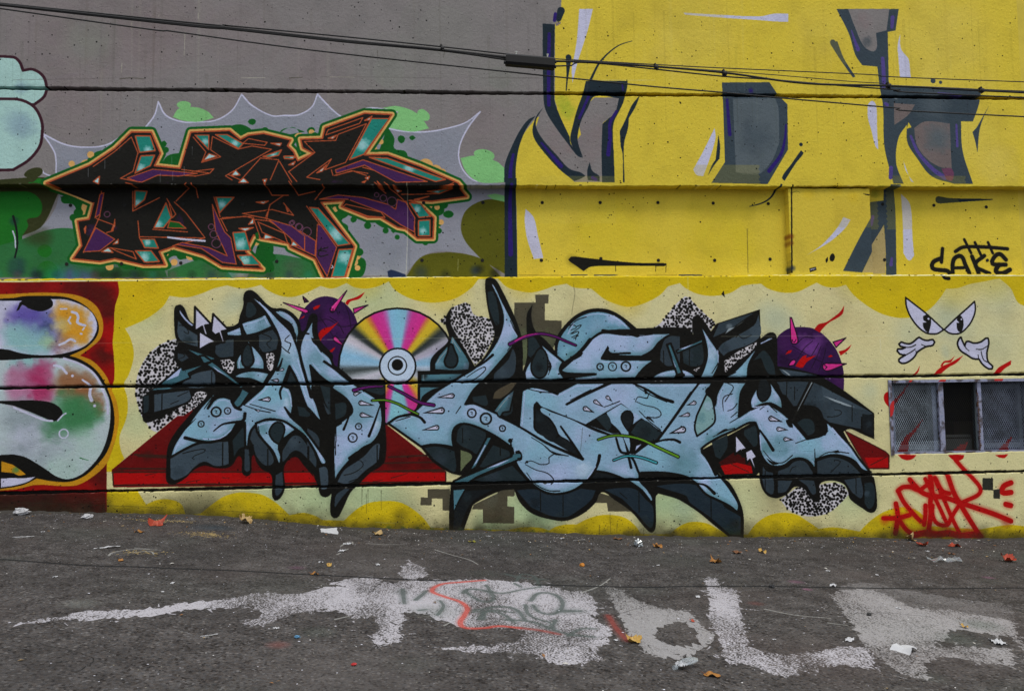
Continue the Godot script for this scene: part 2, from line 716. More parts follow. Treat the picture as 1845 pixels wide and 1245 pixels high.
func halves(im: Image, hm: Image, bump: float, rough: float) -> Array:
	hm.convert(Image.FORMAT_RF)
	hm.bump_map_to_normal_map(bump)
	var out := []
	for k in 2:
		var m := StandardMaterial3D.new()
		m.albedo_texture = ImageTexture.create_from_image(im.get_region(Rect2i(k * 2048, 0, 2048, im.get_height())))
		m.normal_enabled = true
		m.normal_texture = ImageTexture.create_from_image(hm.get_region(Rect2i(k * 2048, 0, 2048, im.get_height())))
		m.normal_scale = 1.0
		m.roughness = rough
		m.metallic_specular = 0.22
		m.texture_repeat = false
		out.append(m)
	return out


func soften() -> void:                                     # a spray can leaves no razor edge
	var h := cv.get_height()
	cv.resize(CW / 2, h / 2, Image.INTERPOLATE_BILINEAR)
	cv.resize(CW, h, Image.INTERPOLATE_CUBIC)

func paint_lower_wall() -> void:
	cv = Image.create_empty(CW, HL, false, Image.FORMAT_RGBA8)
	paint_lower_art()
	grime_foot(1900, TOP_LOW, 70.0)
	for q in [[(TOP_LOW - LTOP) * PX + 2, 70, 4], [(TOP_LOW - G2B) * PX, 60, 5], [(TOP_LOW - G2A) * PX, 40, 6], [(TOP_LOW - G3B) * PX, 60, 7], [(TOP_LOW - G3A) * PX, 50, 8]]:
		chips(q[0], q[1], q[2])
	soften()
	var hm := weather(cv, 3, 0.085, 9000)
	low_mat = halves(cv, hm, 1.5, 0.6)

func paint_upper_wall() -> void:
	cv = Image.create_empty(CW, HU, false, Image.FORMAT_RGBA8)
	paint_upper_art()
	for q in [[(TOP_UP - 3.807) * PX, 26, 14], [(TOP_UP - 4.785) * PX, 22, 15], [(TOP_UP - 4.822) * PX, 22, 16]]:
		chips(q[0], q[1], q[2])
	for q in [[2330, 930, 300, 170], [2900, 900, 260, 200], [3420, 980, 200, 120], [2700, 150, 420, 240], [3300, 420, 180, 260], [3700, 940, 300, 200], [700, 260, 420, 150], [1300, 120, 300, 200]]:   # squares rolled over in nearly the same colour
		patch_box(q)
	for i in 110:                                            # rain streaks
		var x := rng.randf() * CW
		faint(GRIME if rng.randf() < 0.6 else CHALK2, rng.randf_range(0.02, 0.07), rng.randf_range(3, 16), 2.0, [x, rng.randf_range(40, 500), x + rng.randf_range(-6, 6), rng.randf_range(500, 800)])
	soften()
	var hm := weather(cv, 17, 0.07, 7600)
	up_mat = halves(cv, hm, 1.8, 0.75)

func paint_lower_art() -> void:
	# cream ground with cloudy green and blue overspray
	wash(CREAM)
	spray(MINT, 0.25, 123, [752,139])
	spray(MINT, 0.3, 113, [893,615])
	spray(MINT, 0.3, 92, [729,534])
	spray(MINT, 0.55, 154, [1340,820])
	spray(MINT, 0.5, 164, [1496,803])
	spray(MINT, 0.4, 144, [1614,845])
	spray(MINT, 0.4, 123, [1184,806])
	spray(MINT, 0.6, 123, [2073,876])
	spray(MINT, 0.7, 103, [2173,908])
	spray(MINT, 0.7, 123, [2602,888])
	spray(MINT, 0.6, 113, [2684,900])
	spray(MINT, 0.6, 92, [1972,923])
	spray(MINT, 0.35, 123, [1598,105])
	spray(MINT, 0.3, 103, [1498,84])
	spray(MINT, 0.25, 123, [2914,855])
	spray(MINT, 0.35, 144, [3316,844])
	spray(PALEBLUE, 0.5, 61, [1073,111])
	spray(PALEBLUE, 0.3, 61, [1024,141])
	spray(PALEBLUE, 0.55, 92, [3043,178])
	spray(PALEBLUE, 0.4, 92, [3106,210])
	spray(PALEBLUE, 0.3, 61, [2685,886])
	spray(PALEBLUE, 0.3, 45, [3418,457])
	spray(PALEBLUE, 0.35, 92, [3579,245])
	spray(PALEBLUE, 0.45, 103, [3713,183])
	spray(PALEBLUE, 0.45, 28, [3714,310])
	spray(PALEBLUE, 0.5, 24, [3719,331])
	spray(PALEBLUE, 0.3, 103, [3790,194])
	spray(PALEBLUE, 0.3, 123, [3753,268])
	spray(PALEBLUE, 0.25, 123, [3928,291])
	spray(PALEBLUE, 0.3, 103, [3937,121])
	spray(PALEBLUE, 0.3, 123, [1757,309])
	spray(PALEBLUE, 0.25, 82, [3395,495])
	spray(SAND, 0.35, 123, [888,140])
	spray(SAND, 0.3, 144, [2748,154])
	spray(SAND, 0.4, 185, [3280,159])
	spray(SAND, 0.35, 144, [3406,244])
	spray(SAND, 0.3, 123, [2351,151])
	spray(SAND, 0.3, 103, [3428,723])
	spray(SAND, 0.3, 144, [3145,860])
	spray(SAND, 0.4, 82, [702,650])
	spray(SAND, 0.3, 123, [3682,373])
	spray(SAND, 0.35, 103, [2621,949])
	spray(GRIME, 0.28, 82, [896,839])
	spray(GRIME, 0.3, 82, [963,860])
	spray(GRIME, 0.2, 103, [1049,794])
	spray(GRIME, 0.18, 123, [3041,838])
	spray(GRIME, 0.2, 82, [953,811])
	spray(GRIME, 0.2, 123, [1654,886])
	# yellow scallops along the top, the left and the foot
	fill(YEL, [-120,-24, -4201,-7, -4191,166, 4025,139, 3988,76, -3948,40, -3924,42, 3886,50, 3827,60, 3778,75, -3732,77, 3704,115, 3660,157, 3611,180, 3564,188, 3517,184, 3461,166, 3406,132, 3364,96, -3338,60, 3296,70, 3256,66, -3224,51, 3195,65, 3147,86, 3091,88, 3036,73, -3009,54, 2973,56, -2934,62, 2887,89, 2819,99, 2762,90, 2720,69, -2698,50, -2653,62, 2621,95, 2559,126, 2505,138, 2461,129, 2412,108, 2381,83, -2363,69, 2299,64, -2272,50, -2225,58, 2187,72, 2138,82, 2091,75, 2050,61, -2018,30, -1946,31, 1919,64, 1862,101, 1797,116, 1744,114, 1686,97, 1638,67, -1618,38, 1578,56, 1534,64, 1492,58, -1466,43, 1414,63, -1372,53, 1313,81, 1269,93, 1228,88, 1184,68, -1159,48, 1125,57, 1090,61, -1039,49, 990,61, 955,76, 897,92, -837,86, 816,122, 762,165, -684,202, 704,238, 716,297, 700,366, 683,400, 695,445, 698,490, 691,529, 671,587, 677,634, -689,662, -646,707, -552,705, -132,408])
	fill(YEL, [-610,772, -735,775, -766,824, 804,809, 846,808, 886,825, -903,864, -953,861, 991,831, 1033,803, 1079,790, 1124,791, 1170,800, 1217,829, -1264,873, 1314,866, 1357,879, -1379,893, -1455,897, 1502,857, 1545,836, 1597,831, 1652,836, 1699,861, 1739,896, -1764,930, -2040,945, 2098,936, 2160,940, -2191,950, 2217,937, 2256,930, -2292,931, 2327,914, 2372,901, 2421,900, 2470,911, 2508,940, -2528,971, 2583,974, -2637,973, 2664,952, 2700,935, 2737,932, 2781,941, 2807,956, -2850,981, -2927,983, 2959,945, 3007,916, 3061,907, 3112,915, 3151,938, -3196,969, 3251,965, 3310,974, -3352,983, 3374,962, 3410,934, 3456,910, 3516,897, 3559,903, 3594,924, -3631,970, -3816,987, 3864,980, 3938,973, -4020,984, -4133,1110, -149,1002])
	spray(GOLD, 0.35, 123, [732,79])
	spray(GOLD, 0.3, 123, [1820,66])
	spray(GOLD, 0.35, 103, [2497,101])
	spray(GOLD, 0.25, 82, [1538,44])
	spray(GOLD, 0.25, 82, [2105,57])
	spray(OCHRE, 0.3, 123, [3763,66])
	spray(OCHRE, 0.3, 123, [3920,35])
	spray(OCHRE, 0.2, 103, [3371,43])
	# grey brown square blocks
	shaded(BLOCK, [-2077,119, -2156,119, -2155,90, -2205,90, -2203,123, -2190,123, -2189,185, -2251,187, -2250,236, -2206,306, -2101,354, -2076,163], [[2131, 274, 82, MOSS, 0.8], [2116, 323, 82, MOSS, 0.9], [2215, 271, 61, MOSS, 0.5]])
	fill(BLOCK, [-1754,792, -1834,793, -1835,871, -1807,869, -1807,827, -1769,826, -1768,850, -1728,849, -1729,821, -1754,822])
	shaded(BLOCK, [-1920,851, -2025,804, -2069,796, -2068,822, -2042,822, -2041,860, -2066,863, -2065,920, -1952,918, -1952,869, -1913,868], [[1980, 841, 32, BLOCK2, 0.6], [2002, 820, 32, BLOCK2, 0.6]])
	fill(BLOCK, [-2005,795, -2068,799, -2065,825, -2041,824, -2041,861, -2065,862, -2064,922, -2012,920])
	fill(BLOCK, [-2360,855, -2378,819, -2453,842, -2501,889, -2409,887, -2405,856])
	# left neighbour: silver bubble letter on red
	shaded(RED2, [-121,34, -656,33, 661,73, 648,124, 645,206, 642,253, 647,303, 650,379, -641,409, -629,688, -632,846, -555,860, -144,850], [[547, 52, 61, MAROON, 0.8], [611, 101, 61, MAROON, 0.8], [627, 140, 45, MAROON, 0.7], [614, 294, 57, MAROON, 0.85], [516, 59, 82, MAROON, 0.5], [594, 75, 53, MAROON, 0.7], [635, 269, 32, RED3, 0.7], [631, 224, 49, RED3, 0.7], [612, 726, 61, MAROON, 0.9], [346, 51, 82, MAROON, 0.35]])
	shaded(MAROON, [-191,769, -626,779, -628,852, -193,842], [[394, 813, 123, GRIMER, 0.5], [556, 795, 123, RED2, 0.35], [321, 832, 123, GRIMER, 0.6], [516, 840, 123, GRIMER, 0.5]])
	shaded(ORANGE, [-122,71, 254,76, 338,73, 393,71, 486,76, 540,90, 581,118, 602,156, 609,199, 600,237, 576,262, -531,297, 571,314, 602,343, 627,379, 641,419, 659,460, 668,521, 661,579, 645,637, 625,684, 580,725, 532,751, 483,754, 393,748, -324,762, -142,773], [[662, 520, 45, AMBER, 0.8], [645, 439, 37, AMBER, 0.7], [659, 579, 32, AMBER, 0.7]])
	fill(BLK, [-123,95, 296,90, 332,84, 402,83, 471,87, 517,102, 558,130, 585,166, 594,199, 585,233, 555,266, 525,283, -494,297, 525,307, 569,333, 600,365, 624,409, 646,470, 653,532, 644,597, 624,647, 591,687, 552,721, 503,739, 445,736, -392,725, 352,745, -313,754, -142,773])
	shaded(LAVW, [-218,99, -297,100, 332,100, 387,91, 434,95, 477,97, 527,114, 565,140, 584,173, 587,202, 573,237, 543,265, 493,284, 444,293, 401,294, 358,291, 321,284, -290,274, -223,265], [[298, 118, 45, LAVW, 1], [357, 144, 70, VIOLET, 0.9], [317, 157, 61, VIOLET, 0.8], [404, 158, 49, INDIGO, 0.6], [349, 176, 61, VIOLET, 0.7], [429, 171, 41, INDIGO, 0.5], [386, 215, 49, INDIGO, 0.8], [417, 203, 37, NAVY, 0.5], [335, 234, 82, AQUA, 0.9], [387, 254, 70, AQUA, 0.9], [307, 221, 61, AQUA, 0.7], [424, 248, 37, MINT, 0.8], [471, 145, 53, TANG, 1], [518, 159, 49, TANG, 1], [491, 210, 57, TANG, 1], [535, 204, 45, TANG, 1], [535, 236, 37, TANG, 0.9], [466, 190, 41, WHEAT, 0.7], [474, 251, 45, RUST, 0.6], [448, 222, 28, INDIGO, 0.5], [443, 267, 28, PLUMB, 0.4]])
	fill(BLK, [-320,106, -309,137, 319,132, 329,114, 348,126, 373,135, 398,138, 422,129, 434,117, 429,97, 403,86, -347,87])
	stroke(LAVW, 6.6, 6.6, [461,130, 481,130])
	stroke(LAVW, 9.3, 9.3, [500,141, 515,146, 522,162, 519,178, 535,187, 546,190])
	stroke(LAVW, 6.2, 6.2, [495,159, 488,172, 496,183])
	stroke(LAVW, 5.4, 5.4, [543,198, 538,206])
	stroke(LAVW, 8.2, 8.2, [459,258, 480,249, 497,238, 513,246])
	stroke(LAVW, 7.0, 7.0, [531,219, 535,220])
	shaded(SILV, [-224,310, 302,309, 377,304, 475,306, 522,320, 563,342, 596,378, 619,418, 635,460, 639,516, 631,579, 611,638, 579,683, 539,717, 498,730, 461,721, 420,693, 387,671, 350,650, -311,640, -228,643], [[337, 326, 61, AQUA, 0.8], [389, 317, 61, AQUA, 0.7], [408, 337, 45, ROSE, 0.7], [344, 396, 82, ROSE, 1], [392, 389, 70, ROSE, 1], [336, 430, 70, PINK, 0.9], [410, 431, 53, ROSE, 0.9], [315, 379, 61, PINK, 0.8], [483, 398, 61, RUST, 0.9], [529, 424, 70, RUST, 0.95], [557, 399, 53, RUST, 0.9], [507, 386, 61, RUST, 0.8], [587, 459, 41, RUST, 0.85], [596, 493, 30, RUST, 0.85], [493, 475, 70, GREEN2, 0.95], [542, 492, 74, GREEN2, 0.9], [576, 510, 53, GREEN2, 0.8], [510, 534, 70, GREEN2, 0.9], [449, 554, 61, GREEN2, 0.8], [425, 545, 41, GREEN2, 0.6], [543, 552, 49, GREEN2, 0.7], [368, 549, 82, STEEL, 0.6], [330, 510, 82, STEEL, 0.7], [349, 607, 82, LAVW, 0.5], [341, 649, 70, STEEL, 0.5], [423, 659, 53, STEEL, 0.5], [479, 609, 82, STEEL, 0.4], [552, 586, 61, PALEG, 0.6], [473, 702, 82, PALEG, 0.7], [553, 636, 82, PALEG, 0.4]])
	stroke(LAVW, 8.2, 8.2, [475,306, 525,324, 566,349, 593,380, 610,418, 627,460, 630,503])
	stroke(LAVW, 6.2, 12.4, [541,383, 566,404, 567,438, 573,455])
	stroke(LAVW, 8.2, 8.2, [442,331, 464,335, 486,359])
	dot(LAVW, 584, 475, 5.4)
	dot(LAVW, 506, 368, 4.9)
	fill(BLK, [-223,452, 307,453, 366,452, 427,459, 460,475, 475,496, 469,517, 445,527, 416,516, 367,494, -307,470, -223,454])
	stroke(LAVW, 7.0, 7.0, [309,477, 367,503, 416,523, 441,526])
	stroke(LAVW, 5.2, 5.2, [459,525, 477,505, 486,500])
	ring(LAVW, 480, 571, 15.5, 4.1)
	stroke(LAVW, 3.3, 3.3, [478,555, 466,563, 467,576])
	faint(LAVW2, 0.4, 3.3, 2.5, [410,590, 459,586])
	faint(LAVW2, 0.4, 3.3, 2.5, [408,592, 402,617, 419,630])
	faint(LAVW2, 0.4, 3.3, 2.5, [403,634, 423,626, 431,651])
	faint(LAVW2, 0.4, 3.3, 2.5, [442,592, 480,610, 443,626])
	faint(LAVW2, 0.4, 3.3, 2.5, [463,593, 500,589])
	faint(LAVW2, 0.4, 3.3, 2.5, [390,640, 406,630])
	faint(LAVW2, 0.4, 3.3, 2.5, [508,594, 549,584])
	stroke(FOREST, 3.3, 1.2, [538,657, 567,666])
	shaded(ORANGE, [-269,660, -311,674, 335,691, -360,712, 331,716, -312,707, -270,702], [[322, 694, 16, GREEN2, 0.8]])
	edge(BLK, 4.1, [-269,660, -311,674, 335,691, -360,712, 331,716, -312,707, -270,702])
	fill(LAVW, [-271,723, -312,722, 352,723, -388,719, 360,737, -313,749, -272,754])
	# spiked purple balls
	shaded(PLUM, [-1282,244, 1287,200, 1309,143, 1348,103, 1394,91, 1442,106, 1482,141, 1503,185, 1509,226, 1497,306, 1477,370, 1418,405, -1339,384], [[1460, 202, 53, PLUM2, 0.7], [1404, 179, 61, PLUM2, 0.8], [1370, 244, 32, PLUM2, 0.6], [1355, 166, 41, PLUM0, 0.6]])
	stroke(PLUM0, 2.9, 2.5, [1345,188, 1396,175, 1448,202, 1500,194])
	stroke(PLUM0, 2.9, 2.5, [1405,167, 1435,189, 1456,228])
	stroke(PLUM0, 2.9, 2.5, [1370,166, 1418,237])
	stroke(PLUM0, 2.9, 2.5, [1457,114, 1474,158, 1482,211])
	stroke(PLUM0, 2.9, 2.5, [1418,105, 1435,158])
	fill(PLUM0, [-1283,227, 1322,227, 1356,245, -1356,288, -1313,288])
	fill(SCAR, [1364,247, 1370,227, 1379,214, 1405,204, -1437,184, 1409,215, 1394,228, 1379,241, -1373,254])
	fill(SCAR, [-1396,293, 1411,285, -1426,275, 1418,289, -1405,298])
	fill(SCAR, [-1345,133, 1357,125, -1372,122, 1362,136, -1349,140])
	fill(SCAR, [-1364,236, 1369,219, 1390,206, -1417,202, -1382,228])
	fill(SCAR, [-1399,297, -1417,280, -1417,293])
	fill(SCAR, [-1296,174, -1317,159, -1313,168])
	fill(SCAR, [-1461,118, 1467,106, 1491,98, 1509,90, -1532,76, 1515,99, 1496,106, 1480,110, -1470,124])
	fill(HOT, [-1467,70, 1422,146, 1416,151, 1408,148, -1406,138])
	edge(PLUM0, 4.1, [-1467,70, 1422,146, 1416,151, 1408,148, -1406,138])
	fill(HOT, [-1543,124, -1493,155, -1490,137])
	edge(PLUM0, 4.1, [-1543,124, -1493,155, -1490,137])
	fill(HOT, [-1239,113, 1326,140, 1330,148, -1318,153])
	edge(PLUM0, 4.1, [-1239,113, 1326,140, 1330,148, -1318,153])
	fill(HOT, [-1309,91, -1315,113, -1330,110])
	edge(PLUM0, 4.1, [-1309,91, -1315,113, -1330,110])
	fill(HOT, [-1459,275, 1419,252, 1417,242, 1424,237, -1431,241])
	edge(PLUM0, 4.1, [-1459,275, 1419,252, 1417,242, 1424,237, -1431,241])
	fill(HOT, [-1319,99, -1324,109, -1314,109])
	edge(PLUM0, 4.1, [-1319,99, -1324,109, -1314,109])
	fill(HOT, [-1405,142, -1414,129, -1417,136, -1417,149])
	edge(PLUM0, 4.1, [-1405,142, -1414,129, -1417,136, -1417,149])
	fill(HOT2, [-1467,70, 1422,127, 1416,137, -1411,131])
	fill(HOT2, [-1244,115, 1313,140, -1296,142])
	shaded(PLUM, [3063,262, 3086,237, 3119,221, 3156,219, 3198,223, 3234,241, 3270,277, 3292,309, 3309,355, 3316,400, 3314,445, -3311,466, -3227,426, -3060,370], [[3194, 299, 45, PLUM3, 0.9], [3223, 272, 37, PLUM3, 0.6], [3093, 280, 49, PLUM2, 0.6], [3291, 427, 41, PLUM2, 0.6], [3162, 280, 45, PLUM3, 0.6], [3091, 343, 32, PLUM0, 0.5], [3274, 381, 41, PLUM0, 0.3]])
	stroke(PLUM0, 2.7, 2.3, [3121,289, 3166,317, 3207,340, 3239,354])
	stroke(PLUM0, 2.7, 2.3, [3200,272, 3167,299, 3137,344])
	stroke(PLUM0, 2.7, 2.3, [3223,281, 3194,326, 3160,367])
	stroke(PLUM0, 2.7, 2.3, [3250,300, 3240,336, 3219,385])
	stroke(PLUM0, 2.7, 2.3, [3140,281, 3168,258, 3210,263])
	stroke(PLUM0, 2.7, 2.3, [3192,372, 3212,336, 3232,291])
	fill(SCAR, [-3092,323, 3106,307, -3120,305, 3113,316, -3101,319])
	fill(SCAR, [-3130,366, 3142,348, 3161,328, -3175,324, -3172,335, -3212,326, 3188,342, 3172,353, 3159,371, -3150,373])
	fill(SCAR, [-3256,332, 3268,325, -3277,330, -3265,334])
	fill(SCAR, [-3208,228, 3226,209, 3254,202, 3283,184, 3312,162, -3328,139, 3321,169, 3297,187, 3268,202, 3239,227, -3229,241])
	fill(SCAR, [-3299,312, 3325,305, -3350,287, 3339,305, 3324,317, -3306,328])
	fill(HOT, [-3116,183, -3122,183, 3143,262, 3142,278, 3133,283, 3121,281, -3116,271])
	edge(PLUM0, 4.5, [-3116,183, -3122,183, 3143,262, 3142,278, 3133,283, 3121,281, -3116,271])
	fill(HOT, [-3329,262, -3290,297, -3279,277])
	edge(PLUM0, 4.5, [-3329,262, -3290,297, -3279,277])
	fill(HOT, [-3327,359, 3261,384, 3245,384, 3234,372, 3236,361, -3248,356])
	edge(PLUM0, 4.5, [-3327,359, 3261,384, 3245,384, 3234,372, 3236,361, -3248,356])
	fill(HOT, [-3102,365, 3114,346, 3126,340, 3133,348, -3123,363])
	edge(PLUM0, 4.5, [-3102,365, 3114,346, 3126,340, 3133,348, -3123,363])
	stroke(PLUM0, 3.1, 3.1, [3119,271, 3131,276, 3136,265])
	stroke(PLUM0, 3.1, 3.1, [3241,363, 3252,370, 3245,377])
	# white fields with black dots
	dots([-856,241, 806,261, 764,298, 736,349, 725,396, 724,432, 732,473, 746,514, 764,540, 779,562, -800,572, 859,524, 913,487, -966,449, -1104,401, -1221,343, -1213,283, -1083,262], 11.7, 4.8, 3)
	dots([-1846,135, -1897,116, 1913,126, 1928,162, 1985,180, 2002,229, 1984,277, 1957,321, -1930,348, 1900,303, 1846,236, 1830,205, -1802,185, -1826,168], 10.5, 4.1, 5)
	dots([-2716,100, 2678,132, 2645,172, 2617,203, -2594,218, -2721,222, -2738,255, -2751,214, -2812,228, -2829,201, 2760,137, -2734,104], 10.6, 4.6, 7)
	dots([-3054,859, 3084,896, 3134,918, 3184,923, 3240,909, 3287,874, -3317,844, 3294,810, 3249,802, 3202,808, -3119,815], 11.0, 4.8, 9)
	# red stepped base behind the letters
	shaded(DKRED, [-646,701, -982,423, -1065,381, -1497,387, -1596,548, -1820,729, -1819,775, -653,762], [[769, 654, 28, DKRED2, 0.5], [670, 707, 24, DKRED2, 0.5], [1748, 698, 41, DKRED0, 0.6], [1661, 688, 53, DKRED0, 0.5]])
	stroke(DKRED2, 6.6, 6.6, [-724,649, -840,656])
	stroke(DKRED2, 6.6, 6.6, [-671,697, -836,701])
	stroke(DKRED2, 6.6, 6.6, [-1615,675, -1761,671])
	stroke(DKRED2, 6.6, 6.6, [-1593,696, -1787,696])
	stroke(DKRED2, 6.6, 6.6, [-1571,726, -1813,724])
	stroke(DKRED2, 6.6, 6.6, [-736,654, -836,662])
	fill(RED, [-650,709, -1820,731, -1819,767, -653,754])
	edge(DKRED2, 4.9, [-650,709, -1820,731, -1819,767, -653,754])
	stroke(DKRED2, 2.7, 1.6, [762,722, 803,714])
	stroke(DKRED2, 2.7, 1.6, [903,750, 953,742])
	stroke(DKRED2, 2.7, 1.6, [1623,750, 1683,734])
	stroke(DKRED2, 2.7, 1.6, [1028,736, 1053,738])
	stroke(DKRED2, 2.7, 1.6, [1558,762, 1593,756])
	fill(DKRED, [-3312,610, 3466,691, -3478,705, -3475,754, -3394,752, -3355,689])
	edge(DKRED2, 4.1, [-3312,610, 3466,691, -3478,705, -3475,754, -3394,752, -3355,689])
	fill(RED, [-3382,711, -3473,711, -3473,749, -3399,749])
	stroke(DKRED2, 2.9, 2.9, [3404,739, 3470,709])
	fill(BLK, [-2760,673, -2964,570, -2998,646, -2985,753, -2957,774, -2839,772, -2786,713])
	fill(DKRED0, [-2825,719, -2887,680, -2949,717, -2958,734, -2840,732])
	fill(RED, [-2832,730, -2895,720, -2949,734, -2953,760, -2848,762])
	stroke(DKRED2, 2.5, 2.5, [2872,724, 2939,756])
	fill(SLT3, [-2802,643, -2862,617, 2860,662, -2832,705, -2814,696])
	fill(SLT3, [-2926,601, -2968,584, 2978,611, 2974,655, -2960,664, -2925,619])
	# compact disc used as the dot of the i
	disc_rainbow(1648, 348, 212)
	ring(BLK, 1648, 348, 211.2, 7.0)
	dot(ICE, 1649, 348, 68.0)
	ring(BLK, 1649, 348, 64.9, 6.2)
	ring(BLK, 1648, 346, 33.0, 4.1)
	dot(BLK, 1648, 343, 20.6)
	# black bodies of the big letters
	mist(SLT3, 17.0, [854,140, 860,121, 875,117, 890,130, 905,167, 926,193, 985,189, 1049,198, 1079,186, 1085,160, 1097,125, 1098,86, 1107,70, 1125,67, 1142,77, 1197,130, 1244,135, 1279,157, 1298,183, 1309,218, 1330,170, 1343,153, 1360,162, 1361,210, 1373,254, 1417,306, 1413,332, 1448,358, -1486,392, -1603,396, -1605,422, 1604,558, 1607,623, 1602,687, 1584,709, 1550,729, 1507,771, 1479,798, 1447,864, 1430,887, 1411,880, 1407,842, 1411,799, 1405,807, 1390,813, 1373,805, 1362,768, 1343,725, 1352,742, 1314,699, 1284,668, 1246,698, 1247,778, 1230,814, 1211,820, 1203,807, 1202,739, 1192,722, 1166,709, 1145,679, 1137,657, 1130,678, 1129,721, 1114,733, 1097,720, 1097,678, 1086,660, 1065,690, 1045,702, 1003,701, 965,692, 928,708, 903,733, 870,753, 849,755, 835,744, 834,689, 839,622, 868,567, 909,517, -948,466, -908,468, 821,515, 761,538, 749,518, 748,425, 748,444, 774,423, 824,394, 871,343, 858,317, 858,279, 870,257, 860,235, 855,188])
	mist(SLT3, 17.0, [1972,33, 1987,24, 2009,33, 2035,78, 2078,172, 2099,234, 2105,270, -2105,372, 2119,328, 2123,270, 2121,208, 2124,159, -2144,127, 2139,173, 2154,226, 2189,257, -2224,298, 2225,271, 2238,236, 2270,196, 2307,165, 2352,146, 2402,143, 2442,153, 2486,180, -2531,218, 2721,219, -2744,245, 2742,191, 2759,170, 2777,182, -2812,232, -2834,203, -3001,151, -3000,261, 3028,241, 3049,238, 3062,253, -3061,365, 3127,375, -3219,399, 3318,463, -3426,545, -3427,551, -3423,643, 3386,627, 3331,603, -3305,612, 3350,698, 3398,761, 3416,788, 3423,891, 3410,913, 3392,914, 3374,903, 3320,862, 3312,830, 3297,806, 3249,793, 3207,806, 3205,864, 3186,872, 3168,854, 3147,822, 3110,813, 3087,834, 3063,847, 3036,853, 3004,841, 2983,806, 2978,757, 2978,668, 2968,575, 2945,574, 2862,609, 2779,651, 2765,673, 2817,754, 2865,794, 2899,857, 2913,910, -2911,994, -2859,992, 2797,942, 2749,901, 2705,870, 2665,847, -2596,826, 2587,836, 2584,945, 2570,967, 2548,953, 2496,891, 2435,846, 2387,817, 2364,853, 2319,891, 2257,916, 2196,910, 2130,887, 2087,847, -2066,799, 2016,804, 1920,849, 1911,866, -1880,947, -1830,945, 1831,864, -1838,770, -1878,745, -1869,745, 1834,735, 1774,695, -1731,643, -1611,554, 1637,533, 1706,512, -1720,486, -1721,366, -1766,366, 1768,328, 1786,302, 1834,254, 1824,196, 1829,161, -1847,133, 1842,188, 1861,232, 1900,299, -1930,354, 1961,321, 1992,269, 2002,229, 1985,171, 1973,96])
	fill(BLK, [854,140, 860,121, 875,117, 890,130, 905,167, 926,193, 985,189, 1049,198, 1079,186, 1085,160, 1097,125, 1098,86, 1107,70, 1125,67, 1142,77, 1197,130, 1244,135, 1279,157, 1298,183, 1309,218, 1330,170, 1343,153, 1360,162, 1361,210, 1373,254, 1417,306, 1413,332, 1448,358, -1486,392, -1603,396, -1605,422, 1604,558, 1607,623, 1602,687, 1584,709, 1550,729, 1507,771, 1479,798, 1447,864, 1430,887, 1411,880, 1407,842, 1411,799, 1405,807, 1390,813, 1373,805, 1362,768, 1343,725, 1352,742, 1314,699, 1284,668, 1246,698, 1247,778, 1230,814, 1211,820, 1203,807, 1202,739, 1192,722, 1166,709, 1145,679, 1137,657, 1130,678, 1129,721, 1114,733, 1097,720, 1097,678, 1086,660, 1065,690, 1045,702, 1003,701, 965,692, 928,708, 903,733, 870,753, 849,755, 835,744, 834,689, 839,622, 868,567, 909,517, -948,466, -908,468, 821,515, 761,538, 749,518, 748,425, 748,444, 774,423, 824,394, 871,343, 858,317, 858,279, 870,257, 860,235, 855,188])
	fill(BLK, [1972,33, 1987,24, 2009,33, 2035,78, 2078,172, 2099,234, 2105,270, -2105,372, 2119,328, 2123,270, 2121,208, 2124,159, -2144,127, 2139,173, 2154,226, 2189,257, -2224,298, 2225,271, 2238,236, 2270,196, 2307,165, 2352,146, 2402,143, 2442,153, 2486,180, -2531,218, 2721,219, -2744,245, 2742,191, 2759,170, 2777,182, -2812,232, -2834,203, -3001,151, -3000,261, 3028,241, 3049,238, 3062,253, -3061,365, 3127,375, -3219,399, 3318,463, -3426,545, -3427,551, -3423,643, 3386,627, 3331,603, -3305,612, 3350,698, 3398,761, 3416,788, 3423,891, 3410,913, 3392,914, 3374,903, 3320,862, 3312,830, 3297,806, 3249,793, 3207,806, 3205,864, 3186,872, 3168,854, 3147,822, 3110,813, 3087,834, 3063,847, 3036,853, 3004,841, 2983,806, 2978,757, 2978,668, 2968,575, 2945,574, 2862,609, 2779,651, 2765,673, 2817,754, 2865,794, 2899,857, 2913,910, -2911,994, -2859,992, 2797,942, 2749,901, 2705,870, 2665,847, -2596,826, 2587,836, 2584,945, 2570,967, 2548,953, 2496,891, 2435,846, 2387,817, 2364,853, 2319,891, 2257,916, 2196,910, 2130,887, 2087,847, -2066,799, 2016,804, 1920,849, 1911,866, -1880,947, -1830,945, 1831,864, -1838,770, -1878,745, -1869,745, 1834,735, 1774,695, -1731,643, -1611,554, 1637,533, 1706,512, -1720,486, -1721,366, -1766,366, 1768,328, 1786,302, 1834,254, 1824,196, 1829,161, -1847,133, 1842,188, 1861,232, 1900,299, -1930,354, 1961,321, 1992,269, 2002,229, 1985,171, 1973,96])
	fill(MOSS, [-1874,654, 1915,676, 1891,710, -1873,732])
	dots([-2859,343, 2918,305, -2985,274, 2978,297, 2902,350, -2860,388], 9.2, 3.6, 11)
	dots([-1018,319, 1063,320, 1065,350, 1054,367, -1029,349], 9.6, 3.6, 13)
	dots([-1179,297, 1205,297, 1207,326, 1196,360, -1183,343], 9.2, 3.3, 15)
	dots([-2740,375, -2767,364, -2753,382], 7.8, 2.5, 17)
	dots([-842,515, 900,493, 933,434, 971,435, 967,452, 934,485, -892,515], 9.2, 3.6, 19)
